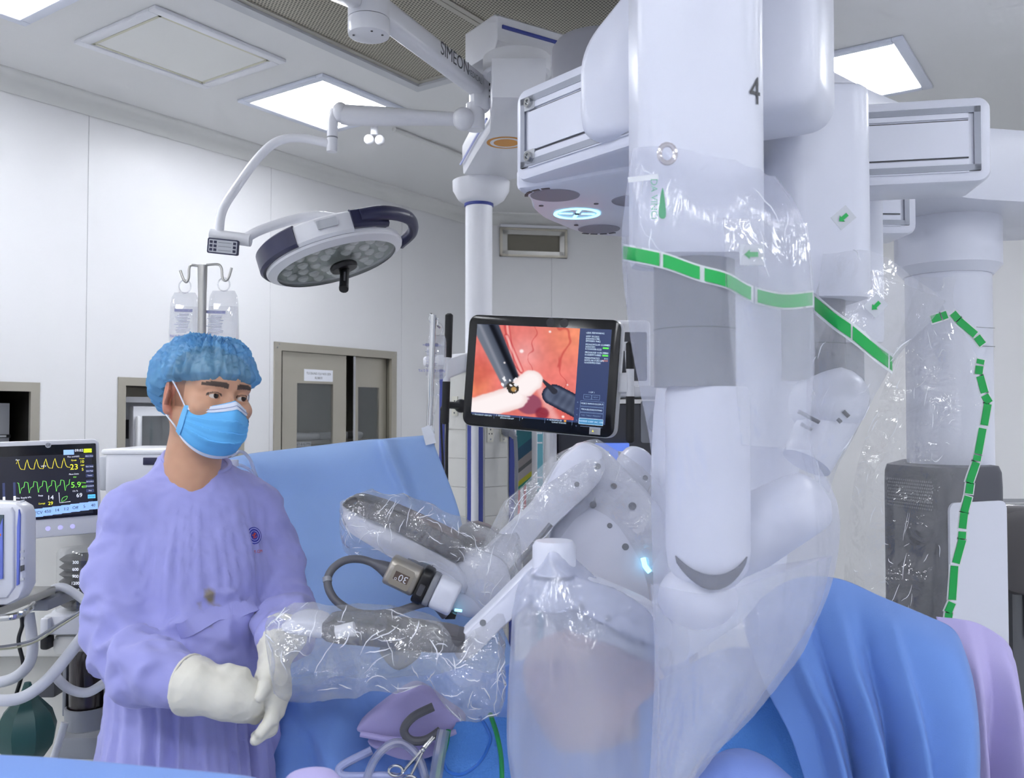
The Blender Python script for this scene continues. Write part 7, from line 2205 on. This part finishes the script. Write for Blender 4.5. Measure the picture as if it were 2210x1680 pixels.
# bellows
bc = A(150, 1260, 2.52); bx_, by_ = bc.x, bc.y + .06
bel = []
z0_, z1_ = A(150, 1318, 2.52).z, A(150, 1205, 2.52).z
for k in range(7):
    zz = z0_ + (z1_ - z0_) * k / 7; dz_ = (z1_ - z0_) / 7
    bel += [(.040, zz), (.054, zz + dz_ * .5)]
bel = [(.001, z0_)] + bel + [(.040, z1_), (.001, z1_)]
MB().lathe(bel, (bx_, by_, 0), None, 32).build('bellows', mat('bellows_dark', '#3b3a38', .5), an, 20)
dome = MB().lathe([(.062, z0_ - .01), (.062, z1_ + .008), (.055, z1_ + .02), (.001, z1_ + .024)], (bx_, by_, 0), None, 36).build('bellows_dome', film('dome_clear', '#dfe6ea', .08, .12, .05, (2, 0, 0)), an, 50)
for k, b in enumerate(('300', '600', '900', '1200', '1500')):
    text('scale_mark', b, .012, V((bx_ + .018, by_ - .0635, z1_ - .012 - k * .0195)), (1, 0, 0), (0, 0, 1), M_WT, dome)
MB().lathe([(.001, z0_ - .05), (.075, z0_ - .05), (.08, z0_ - .03), (.07, z0_ - .01), (.001, z0_ - .008)], (bx_, by_, 0), None, 32).build('bellows_base', M_WHITE, an)
bxp('breathing_block', 84, 1328, 206, 1375, 2.5, .2, M_WHITE, .02)
bxp('breathing_block_low', 108, 1372, 206, 1418, 2.52, .18, M_AN, .02)
bxp('valve_port', 84, 1335, 104, 1372, 2.48, .03, M_WHITE, .008)
# absorber canister
ac = A(170, 1470, 2.5); ax_, ay_ = ac.x, ac.y + .05
za, zb_ = A(170, 1545, 2.5).z, A(170, 1412, 2.5).z
MB().lathe([(.001, za), (.046, za), (.048, za + .01), (.048, zb_ - .01), (.044, zb_), (.001, zb_)], (ax_, ay_, 0), None, 32).build('absorber_canister', mat('smoked_canister', '#2a2326', .12, coat=.3), an)
MB().lathe([(.022, zb_), (.026, zb_ + .004), (.026, zb_ + .012), (.001, zb_ + .014)], (ax_, ay_, 0), None, 24).build('canister_neck', M_GREY, an)
cr_ = A(170, 1500, 2.5)
rs = []
for z, r_ in ((za - .05, .05), (za - .045, .056), (za - .01, .058), (za + .012, .058), (za + .012, .0525), (za - .006, .0515)):
    rs.append([V((ax_ + r_ * math.cos(2 * math.pi * k / 28), ay_ + r_ * math.sin(2 * math.pi * k / 28), z)) for k in range(28)])
MB().loft(rs).build('canister_cradle', M_GREY, an)
for s in (-1, 1):
    MB().rbox((ax_ + s * .058, ay_, (za + zb_) / 2 - .015), (.012, .03, zb_ - za), .004).build('cradle_arm', M_GREY, an)
bxp('black_knob', 84, 1375, 104, 1405, 2.5, .04, M_BLACK, .008)
bxp('dark_socket', 78, 1470, 118, 1508, 2.6, .1, M_DGREY, .008)

# ---- patient monitor standing on the steel tray, nearest the frame edge
pm = thing('patient_monitor', 'small white patient monitor with coloured keys cut off by the left edge', 'monitor', A(20, 1310, 2.1))
P0 = [(-120, 1080), (31, 1086), (45, 1094), (51, 1110), (51, 1270), (38, 1295), (13, 1308), (-120, 1318)]
pxprism(P0, 2.1, .06, .012).build('shell', M_WHITE, pm, 40)
pxprism([(-118, 1092), (23, 1096), (29, 1106), (29, 1270), (13, 1292), (-118, 1300)], 2.092, .02, .006).build('front_frame', mat('frame_pale', '#e2e4ec', .3), pm, 40)
pxprism([(-110, 1110), (7, 1112), (5, 1245), (-110, 1260)], 2.088, .01, .002).build('screen', mat('pm_screen', '#3c4a52', .25, emit='#3c4a52', estr=.25), pm, 40)
pxprism([(5, 1120), (5, 1250), (-5, 1252), (-5, 1150)], 2.086, .004, .0).build('key_strip', mat('pm_blue', '#6f7fd8', .4), pm, 40)
pxprism([(40, 1100), (43, 1112), (40, 1262), (35, 1265), (36, 1140)], 2.094, .006, .001).build('side_stripe', MATS['pm_blue'], pm, 40)
for y, c in ((1155, '#e8802a'), (1176, '#c9c6b4'), (1191, '#2aa88a'), (1207, '#b9b8b0'), (1222, '#c9c6b4'), (1238, '#c9d6d6')):
    k_ = A(-6, y, 2.086)
    MB().ball(k_, (.009 if y < 1160 else .0065, .004, .0055), 14, 8).build('key', mat('pm_key_' + c[1:], c, .35), pm)
for y in (1081, 1190, 1205, 1225, 1250):
    pxprism([(43, y), (51, y - 2), (51, y + 3), (43, y + 5)], 2.097, .004, 0).build('side_rib', M_GREYW, pm)
pxprism([(44, 1222), (51, 1220), (51, 1232), (44, 1235)], 2.095, .004, 0).build('side_tag', M_DGREY, pm)
ty = thing('steel_tray', 'stainless steel tray with a chrome rail under the small white monitor', 'tray', A(20, 1330, 2.15))
a_, b_ = A(-120, 1315, 2.06), A(92, 1288, 2.3)
tz = A(20, 1312, 2.1).z - .012
MB().rbox(((a_.x + b_.x) / 2, 2.2, tz), (b_.x - a_.x, .34, .022), .005).build('tray_plate', M_STEEL, ty)
MB().tube(spline([A(-120, 1336, 2.04), A(0, 1334, 2.04), A(40, 1328, 2.06), A(62, 1316, 2.12), A(72, 1305, 2.2)], 6), .008, 10).build('front_rail', M_CHROME, ty)
MB().rbox((b_.x - .02, 2.4, tz - .03), (.05, .16, .03), .006).build('bracket', M_GREY, ty)
# ---- hoses, lines and the green reservoir bag
M_HOSE = mat('hose_white', '#d9dbe2', .35, bump=(40, .1, .002))
def hose(name, label, P, r, m=M_HOSE, cat='hose'):
    return tag(MB().tube(spline([A(*q) for q in P], 8), r, 14).build(name, m), label, cat, 'breathing hoses' if cat == 'hose' else None)
hose('breathing_hose', 'wide white hose sweeping down from behind the man to the left edge', [(230, 1320, 2.3), (196, 1352, 2.28), (150, 1412, 2.26), (100, 1470, 2.24), (50, 1505, 2.22), (0, 1512, 2.2), (-60, 1500, 2.2)], .0145)
hose('breathing_hose', 'white hose arching over the bellows base', [(96, 1292, 2.44), (112, 1274, 2.42), (135, 1268, 2.41), (165, 1284, 2.4), (200, 1312, 2.4)], .0115)
hose('breathing_hose', 'white hose drooping in front of the dark canister', [(112, 1445, 2.36), (128, 1470, 2.36), (155, 1490, 2.36), (190, 1495, 2.37), (225, 1475, 2.4)], .0125)
hose('breathing_hose', 'white hose curling under the chrome rail to the left edge', [(62, 1325, 2.34), (68, 1370, 2.33), (70, 1405, 2.32), (58, 1440, 2.31), (20, 1468, 2.3), (-50, 1480, 2.3)], .014)
hose('sensor_line', 'pair of thin grey sensor lines running past the hoses', [(-40, 1400, 2.15), (20, 1394, 2.15), (70, 1382, 2.16), (120, 1352, 2.18), (165, 1325, 2.2), (200, 1302, 2.22)], .003, M_GREY, 'cable')
hose('sensor_line', 'thin olive line lying along the grey sensor lines', [(-40, 1404, 2.14), (30, 1399, 2.14), (80, 1384, 2.15), (130, 1352, 2.17), (200, 1308, 2.2)], .0025, mat('line_olive', '#a5a590', .5), 'cable')
hose('black_line', 'black cable hanging below the small white monitor', [(45, 1325, 2.32), (48, 1350, 2.33), (40, 1385, 2.33), (50, 1440, 2.34), (35, 1500, 2.35)], .005, M_BLACK, 'cable')
hose('drain_hose', 'narrow white hose going down beside the green bag', [(140, 1560, 2.45), (128, 1600, 2.44), (112, 1650, 2.43), (100, 1700, 2.42)], .010, M_HOSE)
gb = A(58, 1572, 2.28)
me = MB().lathe([(.008, .115), (.013, .10), (.018, .085), (.036, .066), (.06, .038), (.072, .0), (.066, -.04), (.045, -.07), (.02, -.085), (.004, -.09)], gb, None, 8).mesh('reservoir_bag', 28)
tag(link('reservoir_bag', me, mat('dark_green_rubber', '#1d4a48', .45)), 'dark green rubber breathing bag hanging at the left edge', 'breathing bag')
